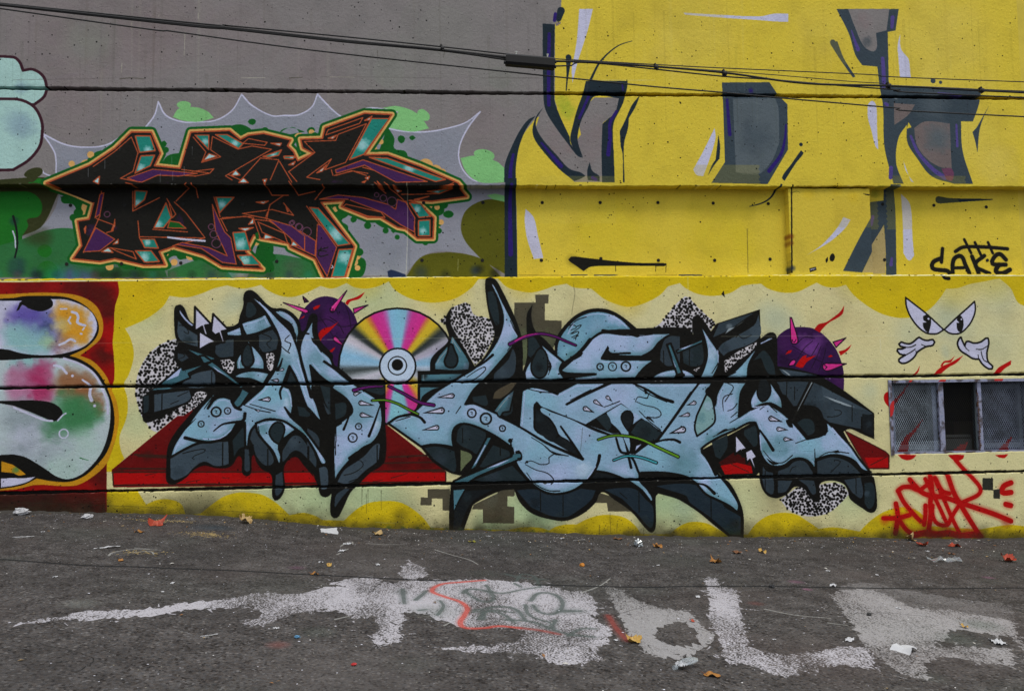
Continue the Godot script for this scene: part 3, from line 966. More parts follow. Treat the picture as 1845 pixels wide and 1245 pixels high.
	# slate coloured sides of the letters
	shaded(SLT, [-869,175, 889,197, 918,217, -937,228, -938,269, 898,257, 874,240, -866,214], [[905, 248, 24, SLT3, 0.7]])
	fill(SLT2, [-1001,267, 1020,259, 1041,247, -1066,244, -1067,305, 1016,308, -1000,293])
	fill(SLT3, [-1112,112, 1127,112, 1144,138, 1142,153, 1112,166, -1107,134])
	fill(SLT2, [-1153,230, 1185,217, -1202,211, 1221,243, -1215,282, 1177,292, -1153,282])
	fill(SLT2, [-869,292, 894,296, -907,309, 882,322, -869,313])
	fill(SLT, [-899,386, 932,365, -989,353, 1000,371, -1000,409, 941,417, -874,412])
	fill(SLT, [-789,438, -910,425, 915,455, 863,480, -790,500])
	fill(SLT3, [-752,444, -770,440, 769,496, -753,504])
	shaded(SLT, [-848,666, 894,640, 952,616, -1048,609, -1051,687, 1032,693, 1003,694, 965,678, 932,696, 903,725, 862,741, -849,732], [[877, 715, 28, SLT2, 0.6], [997, 633, 41, SLT2, 0.5]])
	fill(SLT3, [-1063,605, -1100,558, 1108,622, 1086,635, -1069,664])
	fill(SLT2, [-1124,601, 1140,563, 1151,589, 1183,628, 1204,663, 1206,688, 1179,696, 1147,662, -1136,623])
	shaded(SLT2, [-1240,642, 1284,591, 1331,635, 1357,674, -1357,708, 1331,678, 1284,645, 1242,683, -1234,680], [[1280, 617, 32, SLT, 0.8]])
	fill(SLT, [-1367,709, 1391,705, 1399,726, 1395,782, -1376,785])
	fill(SLT2, [-1106,637, -1120,638, 1124,712, 1114,718, -1105,708])
	fill(SLT2, [-1215,731, -1238,719, 1240,778, 1219,805, -1213,790])
	fill(SLT, [-1529,669, 1578,625, 1581,661, 1576,687, 1533,720, 1490,758, 1460,767, -1433,759, 1456,719, -1499,690])
	fill(SLT2, [-1422,842, 1428,806, -1460,783, -1475,786, 1447,817, -1424,850])
	fill(SLT2, [-1366,425, -1407,425, 1409,516, 1398,518, -1383,477])
	fill(SLT3, [-1424,480, 1461,478, 1465,500, 1458,523, -1426,538])
	fill(SLT2, [-1326,566, 1362,593, 1369,632, 1345,665, -1324,665])
	fill(SLT3, [-1491,420, -1598,404, 1598,448, -1559,443])
	fill(SLT3, [-1290,487, 1331,500, 1335,523, -1297,522])
	fill(SLT3, [-1979,80, 1999,76, 2016,132, 2020,176, 2015,203, 1998,180, -1983,136])
	shaded(SLT2, [-2000,379, 2053,327, 2072,292, 2076,371, 2052,397, -1995,410], [[2030, 374, 28, SLT, 0.7]])
	shaded(SLT3, [-1864,584, 1882,565, 1923,572, 1966,595, 1944,651, 1931,670, 1913,657, 1879,641, -1859,623], [[1892, 597, 24, SLT2, 0.6]])
	shaded(SLT3, [-1744,645, 1792,640, -1852,658, 1854,731, 1826,720, -1778,687], [[1800, 682, 41, SLT2, 0.8]])
	fill(SLT3, [-1918,463, -1968,457, 1972,494, -1924,481])
	fill(SLT3, [-1992,639, -2049,661, 2053,679, 1965,718, -1941,716])
	shaded(SLT3, [-1921,763, -2061,714, -2114,771, -1990,777], [[1990, 751, 41, SLT2, 0.8]])
	shaded(INK, [-1890,801, -1990,798, 1920,836, 1894,870, -1865,944, -1843,944, -1850,873], [[1894, 822, 24, SLT3, 0.7]])
	shaded(NAVY2, [-2075,803, 2145,801, 2188,821, 2250,820, -2312,802, -2365,810, 2347,844, 2297,882, 2257,903, 2196,897, -2126,865], [[2143, 848, 24, INK, 0.5]])
	fill(NAVY2, [-2396,808, 2454,803, 2512,809, 2551,849, 2574,871, 2575,936, 2564,951, 2518,900, -2462,842])
	shaded(NAVY2, [-2588,799, 2669,792, 2741,800, 2785,836, 2830,862, 2844,882, 2889,909, -2902,918, -2900,984, -2859,981, 2789,918, 2710,859, 2703,839, -2641,816], [[2878, 943, 24, INK, 0.5]])
	fill(INK, [-2366,744, 2393,747, -2477,777, -2321,783])
	fill(SLT3, [-2017,507, 2048,481, -2060,459, 2063,520, -2034,537])
	shaded(SLT, [-2835,300, 2854,278, 2976,211, -2996,170, 2995,256, 2872,312, -2857,324], [[2937, 242, 32, SLT2, 0.6], [2862, 300, 28, SLT2, 0.7]])
	shaded(SLT2, [-2843,203, -2977,164, 2940,188, 2879,228, -2818,255], [[2883, 214, 16, STEEL, 0.5]])
	fill(SLT, [-3067,375, 3127,384, -3214,401, 3190,410, 3112,409, -3080,393])
	shaded(SLT2, [-3056,424, 3134,423, -3194,426, -3217,437, 3390,528, -3422,548, -3375,559, -3373,604, 3304,589, -3235,573, 3214,525, 3159,511, -3117,515], [[3281, 553, 53, SLT, 0.7], [3238, 480, 41, SLT, 0.6], [3176, 528, 32, INK, 0.7]])
	fill(SLT, [-3226,440, 3317,491, -3390,532, 3353,527, 3270,494, -3234,480])
	fill(STEEL, [-3232,478, 3284,495, -3353,522, 3325,518, -3275,500])
	shaded(INK, [-3380,548, -3422,553, -3419,632, -3379,613], [[3405, 586, 16, SLT2, 0.6]])
	fill(SLT2, [-3064,442, 3115,447, 3133,465, 3114,479, -3077,469])
	fill(SLT2, [-2992,735, 3005,753, -3030,760, 3027,837, 3000,824, -2989,788])
	fill(SLT2, [-3049,754, 3086,741, 3114,720, 3151,720, -3181,761, -3181,779, -3048,780])
	fill(SLT2, [-3200,721, 3257,707, 3316,724, -3365,769, -3198,779])
	fill(SLT2, [-3047,789, -3102,790, 3075,830, -3046,834])
	fill(SLT2, [-3125,787, -3185,792, 3185,843, -3156,809])
	fill(SLT2, [-3300,792, -3365,784, 3366,858, -3330,840])
	fill(SLT2, [-3119,575, 3157,556, 3193,570, 3196,619, -3164,623])
	shaded(SLT3, [-3378,805, 3411,808, 3413,877, 3392,901, -3375,878], [[3385, 845, 16, SLT, 0.8]])
	fill(SLT2, [-2619,302, 2643,253, -2693,249, -2690,348, 2645,360, -2616,338])
	shaded(SLT3, [-2701,294, -2775,259, 2777,349, 2735,362, -2704,348], [[2722, 321, 28, SLT2, 0.8]])
	fill(SLT3, [-2127,235, 2154,253, 2171,275, 2139,323, -2124,314])
	fill(SLT3, [-2971,342, 2995,315, 3014,306, 3045,352, -3052,397, 3025,392, -2999,333])
	# thin black construction lines on the sides
	stroke(BLK, 3.1, 3.1, [-1066,242, -1066,307])
	stroke(BLK, 3.1, 3.1, [-1153,238, -1152,286])
	stroke(BLK, 3.1, 3.1, [-989,358, -988,413])
	stroke(BLK, 3.1, 3.1, [-816,437, -816,496])
	stroke(BLK, 3.1, 3.1, [-816,443, -816,498])
	stroke(BLK, 3.1, 3.1, [-1029,612, -1029,693])
	stroke(BLK, 3.1, 3.1, [-1052,609, -1052,694])
	stroke(BLK, 3.1, 3.1, [-1187,637, -1187,701])
	stroke(BLK, 3.1, 3.1, [-1331,631, -1331,682])
	stroke(BLK, 3.1, 3.1, [-1380,425, -1380,451])
	stroke(BLK, 3.1, 3.1, [-1574,631, -1574,691])
	stroke(BLK, 3.1, 3.1, [-1328,631, -1328,682])
	stroke(BLK, 3.1, 3.1, [-1371,589, -1371,666])
	stroke(BLK, 3.1, 3.1, [-1882,576, -1881,628])
	stroke(BLK, 3.1, 3.1, [-2018,643, -2018,678])
	stroke(BLK, 3.1, 3.1, [-2245,824, -2243,898])
	stroke(BLK, 3.1, 3.1, [-2162,805, -2161,879])
	stroke(BLK, 3.1, 3.1, [-2525,813, -2523,892])
	stroke(BLK, 3.1, 3.1, [-2793,845, -2791,911])
	stroke(BLK, 3.1, 3.1, [-2793,863, -2791,924])
	stroke(BLK, 3.1, 3.1, [-3001,753, -2998,824])
	stroke(BLK, 3.1, 3.1, [-3346,782, -3344,844])
	stroke(BLK, 3.1, 3.1, [-3343,514, -3340,576])
	stroke(BLK, 3.1, 3.1, [-3095,424, -3091,483])
	stroke(BLK, 3.1, 3.1, [-3124,443, -3122,492])
	stroke(BLK, 3.1, 3.1, [-3159,560, -3157,618])
	stroke(BLK, 3.1, 3.1, [-2630,302, -2629,356])
	stroke(BLK, 3.1, 3.1, [-2728,294, -2726,357])
	stroke(BLK, 3.1, 2.1, [872,192, 893,197, 906,223, 889,214])
	stroke(BLK, 3.1, 2.1, [889,249, 931,258])
	stroke(BLK, 3.1, 2.1, [873,292, 894,300, 873,313])
	stroke(BLK, 3.1, 2.1, [1164,225, 1198,243, 1181,260, 1194,278])
	stroke(BLK, 3.1, 2.1, [870,446, 908,429])
	stroke(BLK, 3.1, 2.1, [846,473, 875,461])
	stroke(BLK, 3.1, 2.1, [890,648, 944,636, 969,638, 952,649, 931,657, 923,666, 931,670])
	stroke(BLK, 3.1, 2.1, [1456,736, 1490,728, 1524,703, 1516,686, 1499,685])
	stroke(BLK, 3.1, 2.1, [1473,760, 1524,742])
	stroke(BLK, 3.1, 2.1, [3245,557, 3282,555, 3301,540, 3274,530])
	stroke(BLK, 3.1, 2.1, [3094,759, 3104,742, 3118,738])
	stroke(BLK, 3.1, 2.1, [3250,763, 3274,741, 3289,723, 3266,718])
	stroke(BLK, 3.1, 2.1, [2905,256, 2939,224, 2976,211])
	stroke(BLK, 3.1, 2.1, [2910,242, 2933,260, 2965,247])
	stroke(BLK, 3.1, 2.1, [2454,820, 2480,843])
	# light blue letter faces
	airbrushed(LB, [-1036,218, 1083,199, 1091,186, 1142,169, -1177,153, -1202,200, 1142,225, 1083,234, -1041,232], [[1163, 173, 20, TEAL, 0.5], [1066, 215, 28, LAV, 0.8], [1159, 199, 20, TEAL, 0.35]], TEAL, LAV)
	edge(BLK, 8.7, [-1036,218, 1083,199, 1091,186, 1142,169, -1177,153, -1202,200, 1142,225, 1083,234, -1041,232])
	airbrushed(LB, [-1202,143, 1236,141, 1274,165, 1294,201, -1296,253, 1288,288, 1270,200, -1227,165], [[1261, 165, 28, LAV, 0.7], [1283, 209, 24, ICE, 0.5]], TEAL, LAV)
	edge(BLK, 8.7, [-1202,143, 1236,141, 1274,165, 1294,201, -1296,253, 1288,288, 1270,200, -1227,165])
	airbrushed(LB, [-1116,83, 1142,97, 1185,132, 1227,178, 1266,218, 1283,257, 1294,288, 1303,322, 1322,383, 1339,436, 1358,479, 1373,528, 1388,567, 1404,615, -1407,635, 1399,636, 1397,598, 1378,552, 1331,502, 1314,467, 1299,424, 1284,383, -1262,343, 1250,378, 1241,413, 1262,422, 1275,462, 1273,505, -1267,525, 1297,549, 1331,592, 1365,640, 1395,686, -1390,698, 1376,697, 1352,648, 1318,596, 1284,568, 1229,538, 1187,532, 1151,546, 1126,576, -1117,632, 1109,629, 1107,580, -1106,543, 1081,543, 1060,575, 1031,600, 985,610, 943,613, 894,635, -845,663, 858,622, 880,584, 913,538, 950,487, -988,445, -1019,411, -976,490, 1001,458, 1030,450, -1064,461, -1102,477, -1165,422, 1169,416, 1203,369, 1222,321, 1230,270, 1221,230, 1202,191, 1172,143, 1138,108], [[1249, 226, 61, LAV, 0.7], [1253, 278, 53, ICE, 0.5], [1228, 330, 53, TEAL, 0.6], [1186, 439, 53, AQB, 0.8], [1228, 448, 49, AQB, 0.6], [1017, 484, 49, AQB, 0.6], [913, 559, 49, AQB, 0.7], [959, 581, 49, AQB, 0.5], [1059, 506, 45, LAV, 0.6], [1245, 517, 37, LAV, 0.7], [1258, 474, 24, ICE, 0.7], [893, 622, 37, LAV, 0.5], [1009, 560, 41, LAV, 0.5], [1313, 579, 32, TEAL, 0.7], [1373, 665, 20, LAV, 0.6], [1334, 461, 41, LAV, 0.4], [1112, 562, 20, LAV, 0.6], [1154, 112, 20, LAV, 0.8]], TEAL, LAV)
	edge(BLK, 8.7, [-1116,83, 1142,97, 1185,132, 1227,178, 1266,218, 1283,257, 1294,288, 1303,322, 1322,383, 1339,436, 1358,479, 1373,528, 1388,567, 1404,615, -1407,635, 1399,636, 1397,598, 1378,552, 1331,502, 1314,467, 1299,424, 1284,383, -1262,343, 1250,378, 1241,413, 1262,422, 1275,462, 1273,505, -1267,525, 1297,549, 1331,592, 1365,640, 1395,686, -1390,698, 1376,697, 1352,648, 1318,596, 1284,568, 1229,538, 1187,532, 1151,546, 1126,576, -1117,632, 1109,629, 1107,580, -1106,543, 1081,543, 1060,575, 1031,600, 985,610, 943,613, 894,635, -845,663, 858,622, 880,584, 913,538, 950,487, -988,445, -1019,411, -976,490, 1001,458, 1030,450, -1064,461, -1102,477, -1165,422, 1169,416, 1203,369, 1222,321, 1230,270, 1221,230, 1202,191, 1172,143, 1138,108])
	fill(LAV, [-871,130, 884,149, 905,175, -926,192, 917,197, 888,171, -873,149])
	edge(BLK, 4.1, [-871,130, 884,149, 905,175, -926,192, 917,197, 888,171, -873,149])
	airbrushed(LB, [-1144,546, 1178,535, 1237,538, -1288,570, 1259,591, 1231,614, 1226,637, 1234,663, -1230,704, 1219,680, 1204,646, 1170,606, -1149,576], [[1169, 567, 28, TEAL, 0.7], [1262, 565, 20, LAV, 0.6]], TEAL, LAV)
	edge(BLK, 8.7, [-1144,546, 1178,535, 1237,538, -1288,570, 1259,591, 1231,614, 1226,637, 1234,663, -1230,704, 1219,680, 1204,646, 1170,606, -1149,576])
	fill(SLT3, [1194,568, 1212,545, 1237,548, 1246,569, 1238,599, -1227,622, 1208,611, 1192,585])
	edge(BLK, 6.2, [1194,568, 1212,545, 1237,548, 1246,569, 1238,599, -1227,622, 1208,611, 1192,585])
	airbrushed(LB, [-1086,175, 1100,216, 1126,260, 1153,290, 1172,321, -1175,356, 1122,351, -1075,354, 1073,324, 1094,285, 1113,260, -1094,225], [[1083, 337, 24, TEAL, 0.8], [1155, 329, 24, LAV, 0.6], [1112, 242, 20, TEAL, 0.4]], TEAL, LAV)
	edge(BLK, 8.7, [-1086,175, 1100,216, 1126,260, 1153,290, 1172,321, -1175,356, 1122,351, -1075,354, 1073,324, 1094,285, 1113,260, -1094,225])
	fill(SLT3, [1098,281, 1117,262, 1130,294, 1135,325, 1122,343, 1105,343, 1094,324])
	edge(BLK, 7.2, [1098,281, 1117,262, 1130,294, 1135,325, 1122,343, 1105,343, 1094,324])
	airbrushed(LB, [-1059,380, 1092,363, 1139,357, -1194,367, -1170,408, 1127,389, -1084,385], [[1122, 372, 28, TEAL, 0.6], [1173, 381, 20, ICE, 0.5]], TEAL, LAV)
	edge(BLK, 8.7, [-1059,380, 1092,363, 1139,357, -1194,367, -1170,408, 1127,389, -1084,385])
	airbrushed(LB, [-1350,163, 1330,201, 1307,244, 1298,288, 1307,344, 1326,401, -1341,457, 1344,397, -1336,342, 1373,382, -1417,415, -1411,419, -1416,428, 1461,461, 1482,491, 1484,513, 1465,530, -1426,559, 1420,598, 1418,684, -1422,775, 1435,736, 1469,693, 1520,643, 1559,622, 1585,584, 1594,545, -1590,489, 1577,467, -1521,429, 1491,409, 1456,383, 1422,350, 1407,315, 1375,284, 1353,245, 1346,210, -1351,163], [[1330, 227, 41, LAV, 0.7], [1321, 279, 45, LAV, 0.5], [1356, 314, 45, TEAL, 0.4], [1417, 362, 32, LAV, 0.7], [1511, 513, 61, TEAL, 0.35], [1447, 620, 53, LAV, 0.8], [1498, 599, 53, LAV, 0.7], [1559, 578, 45, LAV, 0.6], [1438, 684, 37, LAV, 0.8], [1542, 453, 41, AQB, 0.5], [1576, 557, 20, ICE, 0.8]], TEAL, LAV)
	edge(BLK, 8.7, [-1350,163, 1330,201, 1307,244, 1298,288, 1307,344, 1326,401, -1341,457, 1344,397, -1336,342, 1373,382, -1417,415, -1411,419, -1416,428, 1461,461, 1482,491, 1484,513, 1465,530, -1426,559, 1420,598, 1418,684, -1422,775, 1435,736, 1469,693, 1520,643, 1559,622, 1585,584, 1594,545, -1590,489, 1577,467, -1521,429, 1491,409, 1456,383, 1422,350, 1407,315, 1375,284, 1353,245, 1346,210, -1351,163])
	airbrushed(LB, [-2100,442, 2124,431, 2164,430, -2230,453, -2302,417, -2825,423, -2813,421, 2788,470, 2811,510, 2826,466, -2852,421, -2946,423, 2931,440, 2917,467, -2907,552, 2965,519, -3023,506, 3070,536, 3110,573, -3165,638, 3219,626, 3238,611, 3241,593, 3230,570, 3190,543, 3139,533, -3084,536, 3112,528, 3176,537, 3235,570, 3262,593, 3297,630, 3333,670, 3363,716, -3404,767, 3371,756, 3344,724, 3308,706, 3257,699, -3197,713, -3190,779, 3184,743, 3164,719, 3137,709, 3105,713, 3077,732, 3049,738, 3017,731, 2993,704, 2981,668, -2981,604, -2970,574, 2945,574, 2890,600, 2820,630, 2765,664, -2764,680, 2791,713, 2817,754, 2847,790, 2877,834, 2897,874, -2892,903, 2862,878, 2818,855, 2774,832, -2739,792, 2705,769, 2643,754, 2580,749, -2529,750, 2530,778, 2561,814, 2578,849, -2569,859, 2556,840, 2534,813, -2495,784, 2455,764, 2411,748, -2367,740, 2353,757, 2321,785, 2277,810, 2223,820, 2184,814, 2145,792, 2106,752, 2076,708, -2061,651, 2016,620, 2053,644, 1993,602, 1923,568, 1879,560, 1853,575, 1845,606, -1850,646, 1826,639, 1774,633, -1731,639, -1614,554, 1650,531, 1693,523, -1728,495, 1785,444, 1829,416, 1877,388, 1925,360, 1970,317, 2010,260, 2028,216, 2034,172, 2021,118, 1999,69, -1985,39, 2004,51, 2034,114, 2077,203, -2091,248, 2058,296, 2013,348, 1969,396, 1925,437, -1893,489, 1924,487, 1976,510, 2046,544, -2087,573], [[2032, 233, 53, LAV, 0.8], [2059, 216, 28, LAV, 0.7], [1996, 304, 53, AQB, 0.5], [1969, 356, 49, LAV, 0.6], [1999, 51, 20, LAV, 0.8], [1814, 474, 53, LAV, 0.4], [1705, 559, 61, AQB, 0.5], [1792, 604, 49, AQB, 0.4], [1923, 519, 49, LAV, 0.6], [1749, 543, 49, LAV, 0.4], [2147, 652, 82, AQB, 0.5], [2103, 630, 61, LAV, 0.4], [2198, 762, 82, LAV, 0.8], [2260, 746, 70, LAV, 0.6], [2322, 739, 45, ICE, 0.7], [2132, 464, 49, AQB, 0.7], [2193, 491, 57, AQB, 0.5], [2282, 484, 61, LAV, 0.3], [2416, 468, 82, LAV, 0.6], [2484, 460, 70, LAV, 0.6], [2573, 488, 61, AQB, 0.7], [2640, 520, 53, AQB, 0.6], [2590, 683, 82, AQB, 0.7], [2680, 711, 82, TEAL, 0.4], [2455, 750, 61, LAV, 0.7], [2324, 603, 61, LAV, 0.5], [2377, 648, 53, AQB, 0.5], [2704, 729, 61, TEAL, 0.4], [2845, 829, 61, AQB, 0.6], [2726, 597, 49, LAV, 0.3], [2865, 501, 49, LAV, 0.7], [2878, 533, 41, LAV, 0.5], [2992, 539, 61, LAV, 0.9], [3036, 584, 49, LAV, 0.7], [3108, 617, 49, LAV, 0.6], [3056, 665, 57, TEAL, 0.5], [3171, 663, 57, AQB, 0.7], [3263, 651, 53, LAV, 0.6], [3308, 687, 37, LAV, 0.6], [3361, 742, 28, LAV, 0.4], [3005, 668, 32, TEAL, 0.8], [2926, 591, 28, LAV, 0.6], [2770, 787, 28, LAV, 0.8], [2806, 634, 41, TEAL, 0.6], [3198, 542, 20, AQB, 0.5], [2398, 499, 32, LAV, 0.6], [2010, 564, 45, LAV, 0.4], [2075, 631, 61, AQB, 0.3]], TEAL, LAV)
	edge(BLK, 8.7, [-2100,442, 2124,431, 2164,430, -2230,453, -2302,417, -2825,423, -2813,421, 2788,470, 2811,510, 2826,466, -2852,421, -2946,423, 2931,440, 2917,467, -2907,552, 2965,519, -3023,506, 3070,536, 3110,573, -3165,638, 3219,626, 3238,611, 3241,593, 3230,570, 3190,543, 3139,533, -3084,536, 3112,528, 3176,537, 3235,570, 3262,593, 3297,630, 3333,670, 3363,716, -3404,767, 3371,756, 3344,724, 3308,706, 3257,699, -3197,713, -3190,779, 3184,743, 3164,719, 3137,709, 3105,713, 3077,732, 3049,738, 3017,731, 2993,704, 2981,668, -2981,604, -2970,574, 2945,574, 2890,600, 2820,630, 2765,664, -2764,680, 2791,713, 2817,754, 2847,790, 2877,834, 2897,874, -2892,903, 2862,878, 2818,855, 2774,832, -2739,792, 2705,769, 2643,754, 2580,749, -2529,750, 2530,778, 2561,814, 2578,849, -2569,859, 2556,840, 2534,813, -2495,784, 2455,764, 2411,748, -2367,740, 2353,757, 2321,785, 2277,810, 2223,820, 2184,814, 2145,792, 2106,752, 2076,708, -2061,651, 2016,620, 2053,644, 1993,602, 1923,568, 1879,560, 1853,575, 1845,606, -1850,646, 1826,639, 1774,633, -1731,639, -1614,554, 1650,531, 1693,523, -1728,495, 1785,444, 1829,416, 1877,388, 1925,360, 1970,317, 2010,260, 2028,216, 2034,172, 2021,118, 1999,69, -1985,39, 2004,51, 2034,114, 2077,203, -2091,248, 2058,296, 2013,348, 1969,396, 1925,437, -1893,489, 1924,487, 1976,510, 2046,544, -2087,573])
	airbrushed(SKY2, [-2228,316, 2233,271, 2256,227, 2298,183, 2343,159, 2392,152, 2437,162, 2477,184, -2517,225, 2404,231, 2359,259, 2304,312, -2259,342], [[2441, 175, 32, LAV, 0.8], [2467, 197, 20, LAV, 0.6], [2305, 236, 53, AQB, 0.5], [2268, 307, 37, AQB, 0.7], [2286, 316, 28, TEAL, 0.7], [2386, 210, 45, LB, 0.6]], TEAL, LAV)
	edge(BLK, 8.7, [-2228,316, 2233,271, 2256,227, 2298,183, 2343,159, 2392,152, 2437,162, 2477,184, -2517,225, 2404,231, 2359,259, 2304,312, -2259,342])
	airbrushed(LB, [2363,255, 2404,233, 2467,238, -2721,235, 2657,244, 2615,271, 2587,302, -2546,324, 2465,320, 2438,313, -2398,329, 2420,332, -2600,335, 2563,359, 2536,386, -2522,404, 2477,403, 2374,408, 2266,409, -2261,400, -2374,386, 2267,382, -2243,373, 2268,343, 2322,299], [[2376, 277, 70, LAV, 0.9], [2466, 273, 70, LAV, 0.8], [2556, 274, 53, LAV, 0.7], [2330, 343, 57, LAV, 0.7], [2419, 366, 53, AQB, 0.5], [2499, 380, 45, LAV, 0.5], [2579, 247, 28, LAV, 0.5]], TEAL, LAV)
	edge(BLK, 8.7, [2363,255, 2404,233, 2467,238, -2721,235, 2657,244, 2615,271, 2587,302, -2546,324, 2465,320, 2438,313, -2398,329, 2420,332, -2600,335, 2563,359, 2536,386, -2522,404, 2477,403, 2374,408, 2266,409, -2261,400, -2374,386, 2267,382, -2243,373, 2268,343, 2322,299])
	airbrushed(LB, [-2154,244, 2180,275, 2215,306, -2255,339, 2241,369, -2260,402, 2209,408, 2164,408, -2114,405, 2111,376, 2130,337, 2153,310, -2184,306, -2171,275], [[2124, 384, 24, LAV, 0.8], [2214, 341, 32, LAV, 0.6], [2222, 386, 28, AQB, 0.6]], TEAL, LAV)
	edge(BLK, 8.7, [-2154,244, 2180,275, 2215,306, -2255,339, 2241,369, -2260,402, 2209,408, 2164,408, -2114,405, 2111,376, 2130,337, 2153,310, -2184,306, -2171,275])
	shaded(SLT3, [2135,354, 2148,315, 2171,288, 2193,311, 2198,355, 2187,388, 2165,398, 2143,385], [[2165, 359, 20, INK, 0.8]])
	edge(BLK, 6.2, [2135,354, 2148,315, 2171,288, 2193,311, 2198,355, 2187,388, 2165,398, 2143,385])
	airbrushed(LB, [-2576,405, 2608,384, 2653,372, 2699,371, 2735,386, -2757,407], [[2711, 388, 24, LAV, 0.8], [2621, 391, 24, LAV, 0.6]], TEAL, LAV)
	edge(BLK, 8.7, [-2576,405, 2608,384, 2653,372, 2699,371, 2735,386, -2757,407])
	airbrushed(LB, [-2760,188, 2779,214, 2805,255, 2831,295, -2844,322, 2836,363, -2814,406, -2763,406, 2783,362, 2794,317, 2788,268, -2776,227], [[2812, 313, 32, ICE, 0.5], [2787, 371, 32, AQB, 0.5], [2773, 213, 16, LAV, 0.7]], TEAL, LAV)
	edge(BLK, 8.7, [-2760,188, 2779,214, 2805,255, 2831,295, -2844,322, 2836,363, -2814,406, -2763,406, 2783,362, 2794,317, 2788,268, -2776,227])
	airbrushed(LB, [-3051,250, 3030,257, 2997,279, 2954,324, 2906,373, -2856,408, -2946,409, 2952,360, 2977,315, 3001,284, -3038,266], [[3019, 270, 28, LAV, 0.7], [2933, 377, 37, AQB, 0.6], [2972, 319, 24, LAV, 0.4]], TEAL, LAV)
	edge(BLK, 8.7, [-3051,250, 3030,257, 2997,279, 2954,324, 2906,373, -2856,408, -2946,409, 2952,360, 2977,315, 3001,284, -3038,266])
	airbrushed(LB, [-2994,340, 2998,378, 3033,424, 3050,451, 3072,487, -3076,528, 3030,504, 2993,508, -2956,525, 2952,494, 2972,454, 2992,423, -3015,405], [[2966, 494, 28, LAV, 0.7], [3058, 486, 28, LAV, 0.6], [2993, 508, 20, AQB, 0.6]], TEAL, LAV)
	edge(BLK, 8.7, [-2994,340, 2998,378, 3033,424, 3050,451, 3072,487, -3076,528, 3030,504, 2993,508, -2956,525, 2952,494, 2972,454, 2992,423, -3015,405])
	fill(INK, [2980,463, 2992,414, 3015,410, 3029,432, 3031,464, 3017,488, 2998,496, 2985,483])
	edge(BLK, 6.2, [2980,463, 2992,414, 3015,410, 3029,432, 3031,464, 3017,488, 2998,496, 2985,483])
	airbrushed(TEAL2, [-1846,232, 1882,285, 1912,338, -1908,366, 1855,369, -1781,364, 1783,332, 1812,293, -1836,267], [[1798, 345, 24, LB, 0.4], [1899, 351, 16, LAV, 0.5]], SLT2, STEEL)
	edge(BLK, 8.7, [-1846,232, 1882,285, 1912,338, -1908,366, 1855,369, -1781,364, 1783,332, 1812,293, -1836,267])
	fill(SLT3, [1818,333, 1830,302, 1842,269, 1856,294, 1867,325, 1858,351, 1840,356, 1823,348])
	edge(BLK, 7.0, [1818,333, 1830,302, 1842,269, 1856,294, 1867,325, 1858,351, 1840,356, 1823,348])
	airbrushed(TEAL2, [-1731,376, -1899,374, 1837,408, -1731,408], [[1815, 394, 28, TEAL, 0.4], [1746, 384, 16, BLK, 0.7]], SLT2, STEEL)
	edge(BLK, 8.7, [-1731,376, -1899,374, 1837,408, -1731,408])
	fill(TEAL2, [-1730,426, -1802,427, 1776,433, 1737,459, -1730,480])
	airbrushed(TEAL2, [-1994,517, 2029,473, -2075,435, -2055,518, 2029,522, 2018,539, -2007,523], [[2047, 460, 20, LAV, 0.5]], SLT2, STEEL)
	edge(BLK, 6.2, [-1994,517, 2029,473, -2075,435, -2055,518, 2029,522, 2018,539, -2007,523])
	fill(TEAL2, [-1847,798, -1887,796, 1864,835, -1848,870])
	fill(BLOCKD, [-1994,471, 2003,445, 2066,411, -2092,398, 2056,446, -2021,471])
	# holes and seams between the letters
	fill(BLK, [2143,493, 2154,483, 2169,500, 2202,514, 2326,566, 2432,610, -2445,619, 2370,596, 2282,552, 2207,523, 2167,511, 2202,545, 2223,576, 2236,606, 2271,629, 2301,669, -2321,698, 2235,646, 2192,619, 2144,587, 2141,544])
	shaded(INK, [-2149,509, 2163,518, 2197,549, 2219,584, -2227,602, 2209,632, -2148,583], [[2162, 543, 24, SLT3, 0.5]])
	fill(INK, [-2236,613, 2271,633, 2297,669, -2306,686, 2253,655, -2205,623])
	stroke(BLK, 6.2, 12.4, [2017,537, 2087,573, 2191,636, 2319,695])
	stroke(BLK, 7.2, 10.3, [2241,576, 2280,633, 2314,687])
	fill(BLK, [-2332,569, 2407,526, -2466,494, 2536,546, -2620,604, 2597,635, 2565,647, -2515,682, -2484,679, 2463,610, -2432,605])
	shaded(LB, [-2411,528, -2466,497, -2543,548, 2504,576, -2490,598, 2496,646, -2493,672, 2484,650, 2459,597, -2428,566], [[2442, 521, 28, LAV, 0.6], [2518, 545, 24, LAV, 0.6]])
	fill(INK, [2465,544, 2478,525, 2499,524, 2510,545, 2504,576, -2489,595, 2473,571])
	edge(BLK, 5.2, [2465,544, 2478,525, 2499,524, 2510,545, 2504,576, -2489,595, 2473,571])
	shaded(SLT3, [-2499,602, 2545,557, -2613,606, 2588,632, -2538,634], [[2548, 603, 32, INK, 0.4]])
	fill(LAV, [-2538,645, 2524,660, -2515,668, -2520,651])
	fill(SLT3, [-2371,547, 2411,535, 2428,575, -2414,596])
	stroke(BLK, 8.2, 10.3, [2445,623, 2461,672, 2484,681, 2498,730])
	stroke(BLK, 9.3, 8.2, [2479,677, 2505,699, 2527,752, 2565,823])
	stroke(BLK, 5.2, 10.3, [2569,648, 2615,633, 2660,631, 2682,641])
	stroke(BLK, 11.3, 9.3, [2730,460, 2662,552, 2597,635])
	stroke(BLK, 8.2, 8.2, [2761,424, 2728,464])
	stroke(BLK, 5.2, 12.4, [2321,787, 2357,749, 2376,710, 2382,684])
	fill(BLK, [2785,447, 2826,439, -2810,512, 2793,483])
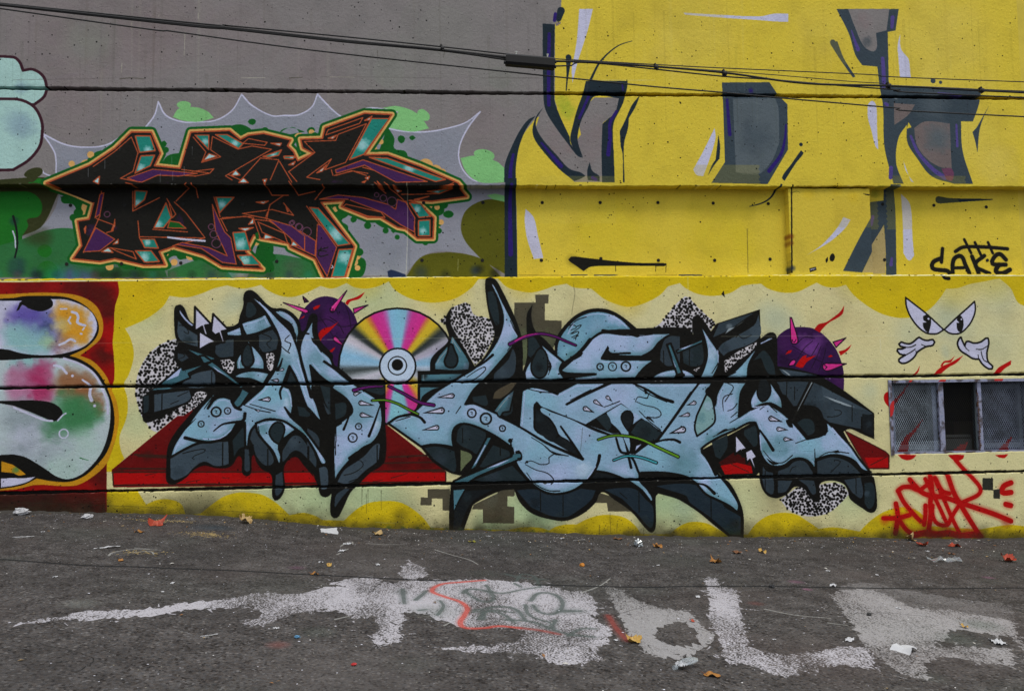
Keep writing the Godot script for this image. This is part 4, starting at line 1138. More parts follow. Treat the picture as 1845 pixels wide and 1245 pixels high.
	shaded(PALET, [-2788,465, 2807,483, 2815,523, 2816,566, 2797,587, -2747,620, 2739,589, -2748,545], [[2765, 553, 24, TEAL, 0.5], [2794, 509, 24, LAV, 0.4]])
	edge(BLK, 7.0, [-2788,465, 2807,483, 2815,523, 2816,566, 2797,587, -2747,620, 2739,589, -2748,545])
	fill(BLK, [-3111,573, 3139,544, 3185,551, 3221,575, 3236,602, 3221,618, -3168,634, 3137,600])
	fill(SLT3, [-3128,577, 3157,562, 3189,572, 3192,614, -3168,625])
	stroke(BLK, 7.0, 12.4, [2985,602, 3007,633, 3033,676])
	stroke(BLK, 6.2, 12.4, [2767,682, 2791,718, 2813,761])
	stroke(BLK, 5.2, 12.4, [2741,792, 2774,801, 2806,830])
	stroke(BLK, 2.1, 8.2, [3192,675, 3192,721, 3191,766])
	stroke(BLK, 9.3, 12.4, [2265,495, 2328,463, 2445,411])
	stroke(BLK, 12.4, 9.3, [2404,226, 2449,232, 2530,230, 2721,229])
	stroke(BLK, 11.3, 14.4, [2243,369, 2304,316, 2327,294, 2356,259])
	stroke(BLK, 7.2, 10.3, [2398,326, 2421,291])
	fill(BLK, [-2394,330, -2423,293, 2432,307, 2506,306, 2508,313, 2447,316, 2465,322, -2546,324, -2609,334])
	stroke(BLK, 10.3, 12.4, [2100,442, 2133,429, 2182,436, 2230,455])
	stroke(BLK, 6.2, 12.4, [2510,421, 2561,444, 2614,476, 2659,492])
	stroke(BLK, 10.3, 4.1, [2213,439, 2266,418])
	stroke(BLK, 6.2, 12.4, [1330,227, 1296,227, 1297,288, 1322,392, 1339,453])
	fill(BLK, [-1263,341, 1284,383, -1297,415, 1271,417, -1241,413, -1250,387])
	fill(SLT3, [-1267,361, 1282,391, -1290,411, -1250,411])
	fill(BLK, [-1335,341, 1352,375, -1417,413, -1409,421, -1411,516, 1383,475, -1366,425, -1352,410])
	shaded(SLT3, [-1371,414, -1407,421, -1407,516, -1388,473], [[1396, 477, 20, SLT2, 0.7]])
	stroke(BLK, 4.1, 12.4, [997,571, 1027,548, 1064,541, 1100,535, 1106,511])
	stroke(BLK, 12.4, 7.2, [898,593, 943,605, 985,610, 1035,596, 1069,571, 1081,545])
	stroke(BLK, 4.1, 11.3, [1244,490, 1267,525, 1305,557])
	stroke(BLK, 4.1, 12.4, [1237,315, 1228,343, 1218,356])
	stroke(BLK, 10.3, 6.2, [1245,402, 1229,434, 1233,460])
	stroke(BLK, 10.3, 8.2, [1386,328, 1422,354, 1448,376])
	stroke(BLK, 5.4, 10.3, [1246,490, 1267,521])
	stroke(BLK, 4.1, 9.3, [1482,504, 1469,539, 1455,573])
	stroke(BLK, 4.1, 10.3, [1587,484, 1563,553, 1545,598])
	stroke(BLK, 10.3, 4.1, [1475,676, 1503,655, 1542,639])
	stroke(BLK, 10.3, 4.1, [1745,552, 1728,534, 1689,523, 1645,533, 1615,550])
	stroke(BLK, 10.3, 5.2, [1995,311, 1961,339, 1925,360])
	stroke(BLK, 5.4, 8.2, [2056,622, 2060,670])
	dot(BLK, 2055, 624, 8.2)
	stroke(BLK, 4.1, 9.3, [2110,704, 2115,702])
	# loose pen lines on the faces
	stroke(BLK, 2.5, 3.7, [1262,231, 1245,252, 1266,261, 1258,287])
	stroke(BLK, 2.5, 3.7, [1232,270, 1249,287, 1262,296])
	stroke(BLK, 2.5, 3.7, [1173,304, 1156,277])
	stroke(BLK, 2.5, 3.7, [1212,152, 1245,191, 1283,227, 1283,261])
	stroke(BLK, 2.5, 3.7, [934,526, 901,559])
	stroke(BLK, 2.5, 3.7, [909,547, 942,496])
	stroke(BLK, 2.5, 3.7, [963,492, 992,450])
	stroke(BLK, 2.5, 3.7, [1314,476, 1339,502, 1378,550])
	stroke(BLK, 2.5, 3.7, [1153,555, 1159,589, 1170,602])
	stroke(BLK, 2.5, 3.7, [1098,479, 1153,499, 1195,508])
	stroke(BLK, 2.5, 3.7, [1123,477, 1212,504])
	stroke(BLK, 2.5, 3.7, [1343,245, 1358,267, 1375,293])
	stroke(BLK, 2.5, 3.7, [1319,383, 1341,444])
	stroke(BLK, 2.5, 3.7, [1428,568, 1426,663])
	stroke(BLK, 2.5, 3.7, [1319,489, 1379,554])
	stroke(BLK, 2.5, 3.7, [1426,564, 1448,551])
	stroke(BLK, 2.5, 3.7, [2016,136, 2033,189, 2019,234])
	stroke(BLK, 2.5, 3.7, [2060,199, 2090,243])
	stroke(BLK, 2.5, 3.7, [2049,296, 2068,269])
	stroke(BLK, 2.5, 3.7, [1899,391, 1947,361, 1969,357, 1960,374, 1925,400, 1881,413])
	stroke(BLK, 2.5, 3.7, [1786,337, 1799,311])
	stroke(BLK, 2.5, 3.7, [1641,546, 1676,536, 1693,531])
	stroke(BLK, 2.5, 3.7, [1858,523, 1876,497])
	stroke(BLK, 2.5, 3.7, [2022,149, 2030,189, 2021,234])
	stroke(BLK, 2.5, 3.7, [2061,185, 2087,243])
	stroke(BLK, 2.5, 3.7, [2275,218, 2306,187, 2343,174])
	stroke(BLK, 2.5, 3.7, [2409,228, 2467,242, 2548,245, 2589,241])
	stroke(BLK, 2.5, 3.7, [2290,334, 2327,299])
	stroke(BLK, 2.5, 3.7, [2412,300, 2421,284])
	stroke(BLK, 2.5, 3.7, [2120,436, 2164,447, 2208,452])
	stroke(BLK, 2.5, 3.7, [2278,480, 2355,443])
	stroke(BLK, 2.5, 3.7, [2198,386, 2210,355, 2201,333])
	stroke(BLK, 2.5, 3.7, [2521,430, 2570,462, 2637,492])
	stroke(BLK, 2.5, 3.7, [2552,439, 2565,457])
	stroke(BLK, 2.5, 3.7, [2107,707, 2129,698, 2164,712, 2195,708, 2195,689, 2213,676])
	stroke(BLK, 2.5, 3.7, [2109,711, 2146,731, 2190,745, 2213,772, 2202,784])
	stroke(BLK, 2.5, 3.7, [2113,741, 2141,779, 2189,806, 2233,809])
	stroke(BLK, 2.5, 3.7, [2132,613, 2174,640, 2209,671, 2266,683])
	stroke(BLK, 2.5, 3.7, [2520,490, 2529,472, 2565,477, 2570,462])
	stroke(BLK, 2.5, 3.7, [2524,490, 2551,502, 2600,516, 2615,538, 2599,549, 2563,546])
	stroke(BLK, 2.5, 3.7, [2532,523, 2567,559, 2611,595])
	stroke(BLK, 2.5, 3.7, [2365,589, 2414,607])
	stroke(BLK, 2.5, 3.7, [2403,508, 2461,487])
	stroke(BLK, 2.5, 3.7, [2182,645, 2204,667])
	stroke(BLK, 2.5, 3.7, [2807,623, 2862,600, 2890,593])
	stroke(BLK, 2.5, 3.7, [2825,617, 2835,608, 2862,600])
	stroke(BLK, 2.5, 3.7, [2849,528, 2852,479, 2885,466])
	stroke(BLK, 2.5, 3.7, [2865,529, 2888,520, 2902,502])
	stroke(BLK, 2.5, 3.7, [2877,553, 2901,534])
	stroke(BLK, 2.5, 3.7, [2872,573, 2909,552])
	stroke(BLK, 2.5, 3.7, [2996,678, 3032,718, 3068,723, 3106,697])
	stroke(BLK, 2.5, 3.7, [3119,653, 3172,636, 3238,615])
	stroke(BLK, 2.5, 3.7, [3233,624, 3245,609])
	stroke(BLK, 2.5, 3.7, [3197,713, 3235,691, 3276,687, 3322,693])
	stroke(BLK, 2.5, 3.7, [3308,706, 3353,731])
	stroke(BLK, 2.5, 3.7, [2988,526, 3021,506, 3039,513])
	stroke(BLK, 2.5, 3.7, [3030,516, 3052,536])
	stroke(BLK, 2.5, 3.7, [2868,426, 2890,440, 2876,466, 2857,493])
	stroke(BLK, 2.5, 3.7, [2810,389, 2836,349])
	stroke(BLK, 2.5, 3.7, [2822,277, 2844,313])
	stroke(BLK, 2.5, 3.7, [2864,403, 2901,386])
	stroke(BLK, 2.5, 3.7, [3064,464, 3072,491])
	stroke(BLK, 2.5, 3.7, [2007,189, 2028,216])
	fill(BLK, [-2204,663, 2217,678, -2266,682, -2226,672])
	fill(BLK, [-2494,240, 2521,238, -2548,245, 2534,252, -2516,247])
	fill(BLK, [-3005,704, 3027,718, -3054,727, 3031,731, -3018,722])
	fill(BLK, [-3258,687, 3281,681, -3290,690, -3272,692])
	fill(BLK, [-2295,334, 2313,308, -2329,306, -2322,319])
	fill(BLK, [-2151,440, 2168,449, -2186,445, -2168,454])
	fill(BLK, [-2821,614, 2853,595, -2871,598, -2844,608])
	fill(BLK, [-3214,626, 3238,608, -3245,611, -3235,626])
	fill(BLK, [-1301,549, 1318,553, -1310,562])
	fill(BLK, [-1352,245, 1339,240, 1348,262, -1365,275])
	fill(BLK, [-2865,79, -2869,106, -2856,92])
	fill(BLK, [-1318,497, 1331,498, -1331,511])
	fill(BLK, [-2550,435, 2565,457, 2579,460, -2556,462])
	fill(BLK, [-2203,333, 2210,346, 2205,368, -2200,373])
	fill(BLK, [-2550,546, 2576,551, -2589,569, -2572,557])
	stroke(BLK, 3.3, 2.5, [2275,205, 2306,210, 2283,223])
	stroke(BLK, 3.3, 2.5, [2306,210, 2324,205, 2297,227, 2283,236])
	stroke(BLK, 3.3, 2.5, [2288,236, 2315,230, 2287,250])
	stroke(BLK, 3.3, 2.5, [2314,232, 2305,245, 2301,259])
	stroke(BLK, 3.3, 2.5, [2312,243, 2294,254])
	stroke(LAV, 4.1, 2.5, [2274,236, 2297,196])
	stroke(LAV, 4.1, 2.5, [1155,112, 1198,165])
	stroke(LAV, 4.1, 2.5, [1263,441, 1271,488])
	stroke(LAV, 4.1, 2.5, [1001,522, 1060,526, 1094,520])
	stroke(LAV, 4.1, 2.5, [960,598, 1019,597, 1060,566])
	stroke(LAV, 4.1, 2.5, [1430,684, 1447,693])
	stroke(LAV, 4.1, 2.5, [2965,517, 3021,511])
	stroke(LAV, 4.1, 2.5, [3262,598, 3310,657, 3354,716])
	stroke(LAV, 4.1, 2.5, [3001,279, 3043,261])
	stroke(LAV, 4.1, 2.5, [2335,766, 2367,723])
	stroke(LAV, 4.1, 2.5, [2060,199, 2086,243])
	stroke(LAV, 4.1, 2.5, [2835,304, 2836,349])
	stroke(LAV, 4.1, 2.5, [2446,171, 2495,211])
	stroke(LAV, 4.1, 2.5, [2985,620, 2987,677])
	# white drops and rivets
	drop(1567, 489, 1517, 479, 8.5)
	drop(1563, 531, 1521, 522, 8.5)
	drop(1522, 439, 1497, 446, 7.1)
	drop(1788, 464, 1844, 458, 8.9)
	drop(1736, 519, 1806, 511, 11.2)
	drop(1733, 581, 1788, 572, 8.9)
	drop(2368, 528, 2333, 512, 8.9)
	drop(2402, 508, 2371, 487, 7.6)
	drop(2434, 488, 2416, 472, 6.7)
	drop(2710, 506, 2741, 497, 7.1)
	drop(2677, 547, 2715, 540, 7.6)
	drop(2640, 609, 2694, 595, 11.6)
	drop(3075, 573, 3030, 560, 9.8)
	drop(3095, 603, 3057, 599, 8.0)
	drop(3114, 640, 3082, 637, 7.6)
	drop(1217, 362, 1238, 355, 4.9)
	drop(1193, 392, 1218, 394, 6.7)
	drop(1149, 463, 1187, 461, 8.5)
	drop(1139, 498, 1153, 501, 4.5)
	ring(BLK2, 1005, 503, 16.5, 6.6)
	stroke(BLK2, 2.9, 1.2, [1000,498, 1008,499, 1003,506, 1011,510])
	ring(BLK2, 1045, 500, 11.2, 4.2)
	stroke(BLK2, 2.9, 1.2, [1043,497, 1048,498, 1045,503, 1050,505])
	ring(BLK2, 953, 545, 10.3, 4.2)
	stroke(BLK2, 2.9, 1.2, [950,543, 955,543, 952,548, 957,550])
	ring(BLK2, 1508, 563, 10.7, 4.2)
	stroke(BLK2, 2.9, 1.2, [1505,560, 1511,560, 1508,565, 1512,567])
	ring(BLK2, 1487, 603, 15.6, 4.7)
	stroke(BLK2, 2.9, 1.2, [1483,598, 1490,600, 1486,607, 1492,610])
	ring(BLK2, 1916, 522, 15.2, 5.6)
	stroke(BLK2, 2.9, 1.2, [1912,518, 1919,519, 1915,526, 1921,529])
	ring(BLK2, 1967, 543, 19.7, 7.5)
	stroke(BLK2, 2.9, 1.2, [1962,537, 1972,539, 1966,547, 1974,551])
	ring(BLK2, 2027, 579, 10.7, 5.2)
	stroke(BLK2, 2.9, 1.2, [2024,576, 2029,577, 2026,582, 2031,584])
	ring(BLK2, 2391, 359, 11.6, 5.6)
	stroke(BLK2, 2.9, 1.2, [2388,356, 2394,356, 2390,362, 2395,364])
	ring(BLK2, 2437, 359, 15.2, 4.2)
	stroke(BLK2, 2.9, 1.2, [2433,354, 2441,355, 2436,362, 2443,366])
	ring(BLK2, 2487, 359, 17.0, 6.6)
	stroke(BLK2, 2.9, 1.2, [2483,354, 2491,356, 2486,363, 2493,367])
	# dripping white pointer arrows
	fill(LAVW, [-927,126, -985,190, -963,193, -974,228, -963,231, -953,197, -927,215])
	edge(BLK, 7.4, [-927,126, -985,190, -963,193, -974,228, -963,231, -953,197, -927,215])
	fill(LAVW, [-991,152, -1046,210, -1022,215, -1033,254, -1024,256, -1012,222, -999,229, -985,215])
	edge(BLK, 7.4, [-991,152, -1046,210, -1022,215, -1033,254, -1024,256, -1012,222, -999,229, -985,215])
	fill(LAVW, [-942,213, -1004,252, -978,260, -998,296, -993,299, -973,263, -942,282])
	edge(BLK, 7.4, [-942,213, -1004,252, -978,260, -998,296, -993,299, -973,263, -942,282])
	fill(LAVW, [-2891,614, -2936,670, -2917,674, -2922,698, -2916,698, -2909,675, -2889,690])
	edge(BLK, 7.4, [-2891,614, -2936,670, -2917,674, -2922,698, -2916,698, -2909,675, -2889,690])
	fill(LAVW, [-2927,681, -2952,669, -2972,701, -2957,708, -2967,746, -2960,747, -2944,710, -2931,723])
	edge(BLK, 7.4, [-2927,681, -2952,669, -2972,701, -2957,708, -2967,746, -2960,747, -2944,710, -2931,723])
	# teal rods and nails
	fill(TEAL3, [-878,266, -1010,313, -987,320, -966,319, -932,301])
	edge(BLK, 7.0, [-878,266, -1010,313, -987,320, -966,319, -932,301])
	fill(TEAL3, [-944,303, 963,303, -1103,415, -1089,421, 1042,384, -957,327])
	edge(BLK, 7.0, [-944,303, 963,303, -1103,415, -1089,421, 1042,384, -957,327])
	fill(LAV, [-991,340, 1042,375, -1059,384, -1008,358])
	fill(TEAL3, [-1095,420, -1123,436, -1091,484, 1079,490, -1062,474, -1085,443])
	edge(BLK, 7.0, [-1095,420, -1123,436, -1091,484, 1079,490, -1062,474, -1085,443])
	stroke(BLK, 10.3, 10.3, [1059,466, 1072,488, 1091,496])
	fill(TEAL3, [-789,416, -882,339, -888,352, -989,323, -907,365, -914,380, -849,408])
	edge(BLK, 7.0, [-789,416, -882,339, -888,352, -989,323, -907,365, -914,380, -849,408])
	fill(LAV, [-828,390, 871,352, -882,345, -872,373])
	fill(TEAL3, [-766,432, -789,416, -858,412, 841,420, -783,423])
	edge(BLK, 2.1, [-766,432, -789,416, -858,412, 841,420, -783,423])
	fill(TEAL3, [-1971,608, -1990,609, -1930,716, -1902,734])
	edge(BLK, 7.0, [-1971,608, -1990,609, -1930,716, -1902,734])
	fill(LAV, [-1962,638, -1966,638, -1930,703, -1921,711])
	fill(TEAL3, [-1846,776, -1848,765, 1930,733, -2084,671, 2095,682, -2088,692, 1938,750, -1895,776])
	edge(BLK, 7.0, [-1846,776, -1848,765, 1930,733, -2084,671, 2095,682, -2088,692, 1938,750, -1895,776])
	fill(LAV, [-1965,723, 2022,700, -2053,692, -2009,713])
	fill(BLK, [2073,662, 2086,659, 2097,673, 2097,693, 2088,699, -2079,688])
	stroke(TEAL3, 14.4, 14.4, [2070,680, 2086,679])
	fill(TEAL3, [-2643,280, -2658,276, -2698,386, -2679,394])
	edge(BLK, 8.2, [-2643,280, -2658,276, -2698,386, -2679,394])
	fill(BLK, [-2668,403, 2672,392, 2689,386, 2707,388, 2709,397, 2689,405])
	fill(LAV, [-2661,327, -2676,365, -2672,363])
	fill(TEAL3, [-2678,303, -2779,260, -2779,273, -2682,312])
	edge(BLK, 6.2, [-2678,303, -2779,260, -2779,273, -2682,312])
	fill(LAV, [-2687,298, -2747,277, -2710,296])
	fill(BLK2, [-3183,423, -3199,421, 3139,533, -3117,575, -3099,577])
	edge(BLK, 6.2, [-3183,423, -3199,421, 3139,533, -3117,575, -3099,577])
	fill(STEEL, [-3190,426, -3193,428, 3160,484, -3130,537, 3135,524, -3160,479])
	fill(BLK, [3085,566, 3097,563, 3112,586, 3112,595, 3098,593])
	fill(STEEL, [-2879,222, 2907,215, 2940,193, 2893,224, -2865,242])
	fill(STEEL, [-3076,377, 3090,384, 3112,401, -3103,400])
	# coloured stitches
	stroke(BLK, 16.3, 11.1, [2058,272, 2109,248, 2167,235, 2220,244, 2269,265, 2302,279])
	stroke(PURP, 10.1, 4.9, [2058,272, 2109,248, 2167,235, 2220,244, 2269,265, 2302,279])
	stroke(BLK, 15.2, 11.1, [1491,433, 1542,422, 1594,420])
	stroke(PURP, 9.1, 4.9, [1491,433, 1542,422, 1594,420])
	stroke(BLK, 12.2, 15.2, [1616,420, 1663,444, 1728,480, 1778,491])
	stroke(PURP, 6.0, 9.1, [1616,420, 1663,444, 1728,480, 1778,491])
	stroke(BLK, 11.1, 11.1, [1557,471, 1603,470, 1646,483, 1689,506, 1721,522])
	stroke(LIME, 4.9, 4.9, [1557,471, 1603,470, 1646,483, 1689,506, 1721,522])
	stroke(BLK, 11.1, 14.2, [2378,626, 2427,613, 2485,615, 2539,629, 2601,659, 2674,694])
	stroke(LIME, 4.9, 8.0, [2378,626, 2427,613, 2485,615, 2539,629, 2601,659, 2674,694])
	stroke(BLK, 11.1, 13.2, [2434,702, 2479,688, 2532,693, 2592,714])
	stroke(CYAN, 4.9, 7.0, [2434,702, 2479,688, 2532,693, 2592,714])
	stroke(MAG, 5.4, 1.6, [2078,261, 2118,241, 2163,234])
	# cartoon eyes, hands, flames and tag
	fill(LAVW, [-3570,110, 3611,142, 3648,172, -3714,234, 3688,249, 3666,250, 3644,246, 3613,222, 3585,182, 3571,142])
	edge(BLK, 6.2, [-3570,110, 3611,142, 3648,172, -3714,234, 3688,249, 3666,250, 3644,246, 3613,222, 3585,182, 3571,142])
	fill(LAVW, [-3842,127, 3810,154, 3767,189, -3716,234, 3737,248, 3759,251, 3781,247, 3815,218, 3836,184, 3844,155])
	edge(BLK, 6.2, [-3842,127, 3810,154, 3767,189, -3716,234, 3737,248, 3759,251, 3781,247, 3815,218, 3836,184, 3844,155])
	fill(BLK2, [-3636,198, 3635,182, 3645,177, -3653,177, 3665,190, 3665,211, 3658,235, -3654,247, 3644,240, 3634,224, -3633,207, -3649,205])
	fill(BLK2, [-3768,199, 3770,186, 3780,181, -3785,181, 3793,194, 3794,215, 3788,236, -3781,247, 3770,239, 3766,223, -3766,208, -3778,208])
	dot(LAVW, 3656, 192, 3.9)
	dot(LAVW, 3786, 195, 3.5)
	fill(LAVW, [3535,287, 3545,279, 3558,284, 3580,286, 3599,274, 3616,262, 3629,270, 3648,275, 3670,271, 3676,281, 3669,293, 3642,298, 3605,319, 3597,332, 3577,350, 3549,361, 3532,353, 3532,345, -3559,329, 3537,325, 3527,313, 3530,306, 3549,305, -3560,300, 3541,296])
	edge(BLK, 7.0, [3535,287, 3545,279, 3558,284, 3580,286, 3599,274, 3616,262, 3629,270, 3648,275, 3670,271, 3676,281, 3669,293, 3642,298, 3605,319, 3597,332, 3577,350, 3549,361, 3532,353, 3532,345, -3559,329, 3537,325, 3527,313, 3530,306, 3549,305, -3560,300, 3541,296])
	stroke(BLK2, 4.1, 4.1, [3560,300, 3582,299, 3601,290])
	stroke(BLK2, 4.1, 4.1, [3559,329, 3581,318, 3598,307])
	stroke(BLK2, 3.3, 3.3, [3624,290, 3642,297, 3653,296])
	stroke(BLK2, 4.1, 3.3, [3605,320, 3600,315])
	fill(LAVW, [3781,263, 3785,276, -3794,297, 3801,281, 3809,279, 3833,287, 3861,281, 3878,269, 3888,268, 3891,280, 3888,298, 3881,322, 3881,348, 3887,363, 3901,375, 3898,385, 3886,386, 3862,369, -3848,348, 3825,346, 3801,331, 3777,315, 3767,297, 3767,281])
	edge(BLK, 7.0, [3781,263, 3785,276, -3794,297, 3801,281, 3809,279, 3833,287, 3861,281, 3878,269, 3888,268, 3891,280, 3888,298, 3881,322, 3881,348, 3887,363, 3901,375, 3898,385, 3886,386, 3862,369, -3848,348, 3825,346, 3801,331, 3777,315, 3767,297, 3767,281])
	stroke(BLK2, 3.7, 2.9, [3794,297, 3799,306, 3810,316])
	stroke(BLK2, 3.3, 3.3, [3839,310, 3859,311, 3876,303, 3886,297])
	stroke(BLK2, 3.7, 3.7, [3858,319, 3861,337, 3868,353, 3879,359])
	stroke(BLK2, 3.3, 3.3, [3845,332, 3847,348])
	fill(SCAR, [-3666,405, 3682,387, 3706,371, 3730,362, -3786,333, 3759,360, 3725,378, -3695,401])
	fill(SCAR, [-3694,373, 3707,355, 3736,349, -3754,332, 3735,358, 3711,360, -3701,376])
	fill(SCAR, [-3904,403, 3924,381, -3975,354, -3974,370, 3948,385, -3928,404])
	fill(SCAR, [-3586,404, 3604,386, -3613,369, 3608,390, -3596,406])
	fill(SCAR, [-3511,703, 3535,702, -3584,705, 3571,718, 3548,724, -3525,717])
	fill(SCAR, [-3706,708, 3741,706, -3771,709, 3766,722, 3744,730, -3721,723])
	fill(SCAR, [-3892,711, -3944,709, 3929,723, -3906,720])
	fill(SCAR, [-3489,529, 3469,502, 3470,475, 3485,466, -3500,466, -3514,448, -3537,444, -3507,484])
	haze_line(SCAR, 19.8, [3735,726, 3766,762, 3802,799, 3828,836, 3818,858, 3760,883, 3741,896, 3705,945, 3692,967, 3653,961, 3636,930, 3638,894])
	haze_line(SCAR, 24.2, [3554,796, 3567,812, 3598,844, 3635,858, 3681,864, 3737,883, 3792,902, 3875,931, 3941,959])
	haze_line(SCAR, 22.0, [3505,837, 3524,824, 3552,823, 3580,828])
	haze_line(SCAR, 22.0, [3509,842, 3526,878, 3562,923, 3588,951])
	haze_line(SCAR, 24.2, [3496,884, 3501,926, 3494,971, 3489,993])
	haze_line(SCAR, 22.0, [3445,936, 3500,937, 3547,927])
	haze_line(SCAR, 22.0, [3509,949, 3531,980, 3562,1003])
	haze_line(SCAR, 22.0, [3610,893, 3608,929, 3601,964])
	haze_line(SCAR, 24.2, [3634,787, 3638,840, 3629,885, 3629,925, 3620,974, 3614,1000])
	haze_line(SCAR, 22.0, [3652,791, 3678,841, 3705,851])
	haze_line(SCAR, 19.8, [3614,795, 3636,840, 3665,903, 3686,953])
	haze_line(SCAR, 19.8, [3652,796, 3681,868, 3710,940, 3735,994])
	haze_line(SCAR, 24.2, [3702,783, 3724,851, 3754,906, 3780,951, 3802,987, 3819,1014])
	haze_line(SCAR, 30.8, [3553,1003, 3600,995, 3646,1001, 3693,998, 3744,1008, 3801,1005, 3819,1014])
	haze_line(SCAR, 19.8, [3599,831, 3628,809, 3634,787])
	haze_line(SCAR, 26.4, [3949,816, 3919,829, 3913,851, 3947,852])
	haze_line(SCAR, 26.4, [3943,901, 3924,896])
	haze_line(SCAR, 17.6, [3552,821, 3575,834, 3594,839])
	stroke(SCAR, 15.3, 15.3, [3735,726, 3766,762, 3802,799, 3828,836, 3818,858, 3760,883, 3741,896, 3705,945, 3692,967, 3653,961, 3636,930, 3638,894])
	stroke(SCAR, 18.7, 18.7, [3554,796, 3567,812, 3598,844, 3635,858, 3681,864, 3737,883, 3792,902, 3875,931, 3941,959])
	stroke(SCAR, 17.0, 17.0, [3505,837, 3524,824, 3552,823, 3580,828])
	stroke(SCAR, 17.0, 17.0, [3509,842, 3526,878, 3562,923, 3588,951])
	stroke(SCAR, 18.7, 18.7, [3496,884, 3501,926, 3494,971, 3489,993])
	stroke(SCAR, 17.0, 17.0, [3445,936, 3500,937, 3547,927])
	stroke(SCAR, 17.0, 17.0, [3509,949, 3531,980, 3562,1003])
	stroke(SCAR, 17.0, 17.0, [3610,893, 3608,929, 3601,964])
	stroke(SCAR, 18.7, 18.7, [3634,787, 3638,840, 3629,885, 3629,925, 3620,974, 3614,1000])
	stroke(SCAR, 17.0, 17.0, [3652,791, 3678,841, 3705,851])
	stroke(SCAR, 15.3, 15.3, [3614,795, 3636,840, 3665,903, 3686,953])
	stroke(SCAR, 15.3, 15.3, [3652,796, 3681,868, 3710,940, 3735,994])
	stroke(SCAR, 18.7, 18.7, [3702,783, 3724,851, 3754,906, 3780,951, 3802,987, 3819,1014])
	stroke(SCAR, 23.8, 23.8, [3553,1003, 3600,995, 3646,1001, 3693,998, 3744,1008, 3801,1005, 3819,1014])
	stroke(SCAR, 15.3, 15.3, [3599,831, 3628,809, 3634,787])
	stroke(SCAR, 20.4, 20.4, [3949,816, 3919,829, 3913,851, 3947,852])
	stroke(SCAR, 20.4, 20.4, [3943,901, 3924,896])
	stroke(SCAR, 13.6, 13.6, [3552,821, 3575,834, 3594,839])
	spray(SCAR, 0.55, 28, [3628,1000])
	spray(SCAR, 0.5, 32, [3768,1004])
	spray(SCAR, 0.5, 24, [3693,993])
	spray(SCAR, 0.35, 24, [3796,1000])
	spray(SCAR, 0.3, 28, [3921,963])
	spray(SCAR, 0.3, 24, [3449,947])
	fill(CHAR, [-3838,796, -3879,798, -3877,841, -3904,838, -3902,875, -3877,873, -3878,843, -3835,840])
	stroke(BLK, 10.3, 14.4, [3719,24, 3728,36, 3744,38])
	# dirt thrown up along the foot of the wall
	spray(TEALGR, 0.5, 14, [1614,928])
	spray(TEALGR, 0.5, 14, [1665,931])
	spray(TEALGR, 0.5, 14, [1717,935])
	spray(TEALGR, 0.5, 14, [1768,938])
	spray(TEALGR, 0.5, 14, [1820,939])
	spray(TEALGR, 0.5, 14, [1872,942])
	spray(TEALGR, 0.5, 14, [1923,946])
	spray(TEALGR, 0.5, 14, [1975,949])
	spray(TEALGR, 0.5, 14, [2027,952])
	spray(TEALGR, 0.5, 14, [2080,953])
	spray(TEALGR, 0.5, 14, [2132,957])
	spray(TEALGR, 0.5, 14, [2184,960])
	faint(GRIME, 0.4, 2.5, 1.6, [310,806, 838,837])
	faint(GRIME, 0.4, 2.5, 1.6, [1030,853, 1340,874])
	# wear: worn top arris, seams, cracks, stains
	stroke(CHALK, 3.7, 3.7, [-121,32, -1023,27, -2024,19, -3070,20, -4199,30])
	faint(CHALK2, 0.22, 3.3, 2.5, [-128,265, -639,253, -1418,249])
	faint(CHALK2, 0.22, 3.3, 2.5, [-1398,249, -2021,247])
	faint(CHALK2, 0.22, 3.3, 2.5, [-2850,251, -4040,258])
	faint(GRIME, 0.4, 2.5, 2.1, [2298,53, 2302,89, 2294,134, 2289,165])
	faint(GRIME, 0.4, 2.5, 2.1, [2321,582, 2315,643, 2310,669])
	faint(GRIME, 0.4, 2.1, 2.1, [2416,893, 2417,967])
	faint(CHALK2, 0.4, 3.1, 3.1, [3463,266, 3463,320])
	faint(CHALK2, 0.4, 3.1, 3.1, [2730,29, 2728,113])
	faint(CHALK2, 0.4, 2.9, 1.6, [2221,979, 2273,976])
	faint(CHALK2, 0.4, 2.9, 1.6, [1567,905, 1618,910, 1661,907])
	faint(CHALK2, 0.4, 2.9, 1.6, [3177,978, 3205,979])
	faint(CHALK2, 0.4, 2.9, 1.6, [3232,981, 3264,981])
	faint(GRIME, 0.4, 3.3, 1.2, [1541,789, 1541,840])
	faint(GRIME, 0.4, 3.3, 1.2, [1520,789, 1518,861])
	faint(GRIME, 0.4, 3.3, 1.2, [1588,794, 1588,863])
	faint(GRIME, 0.4, 3.3, 1.2, [1535,806, 1535,874])
	faint(GRIME, 0.4, 3.3, 1.2, [2539,957, 2536,983])
	faint(GRIME, 0.4, 3.3, 1.2, [2376,936, 2375,975])
	faint(GRIME, 0.4, 3.3, 1.2, [2442,933, 2439,963])

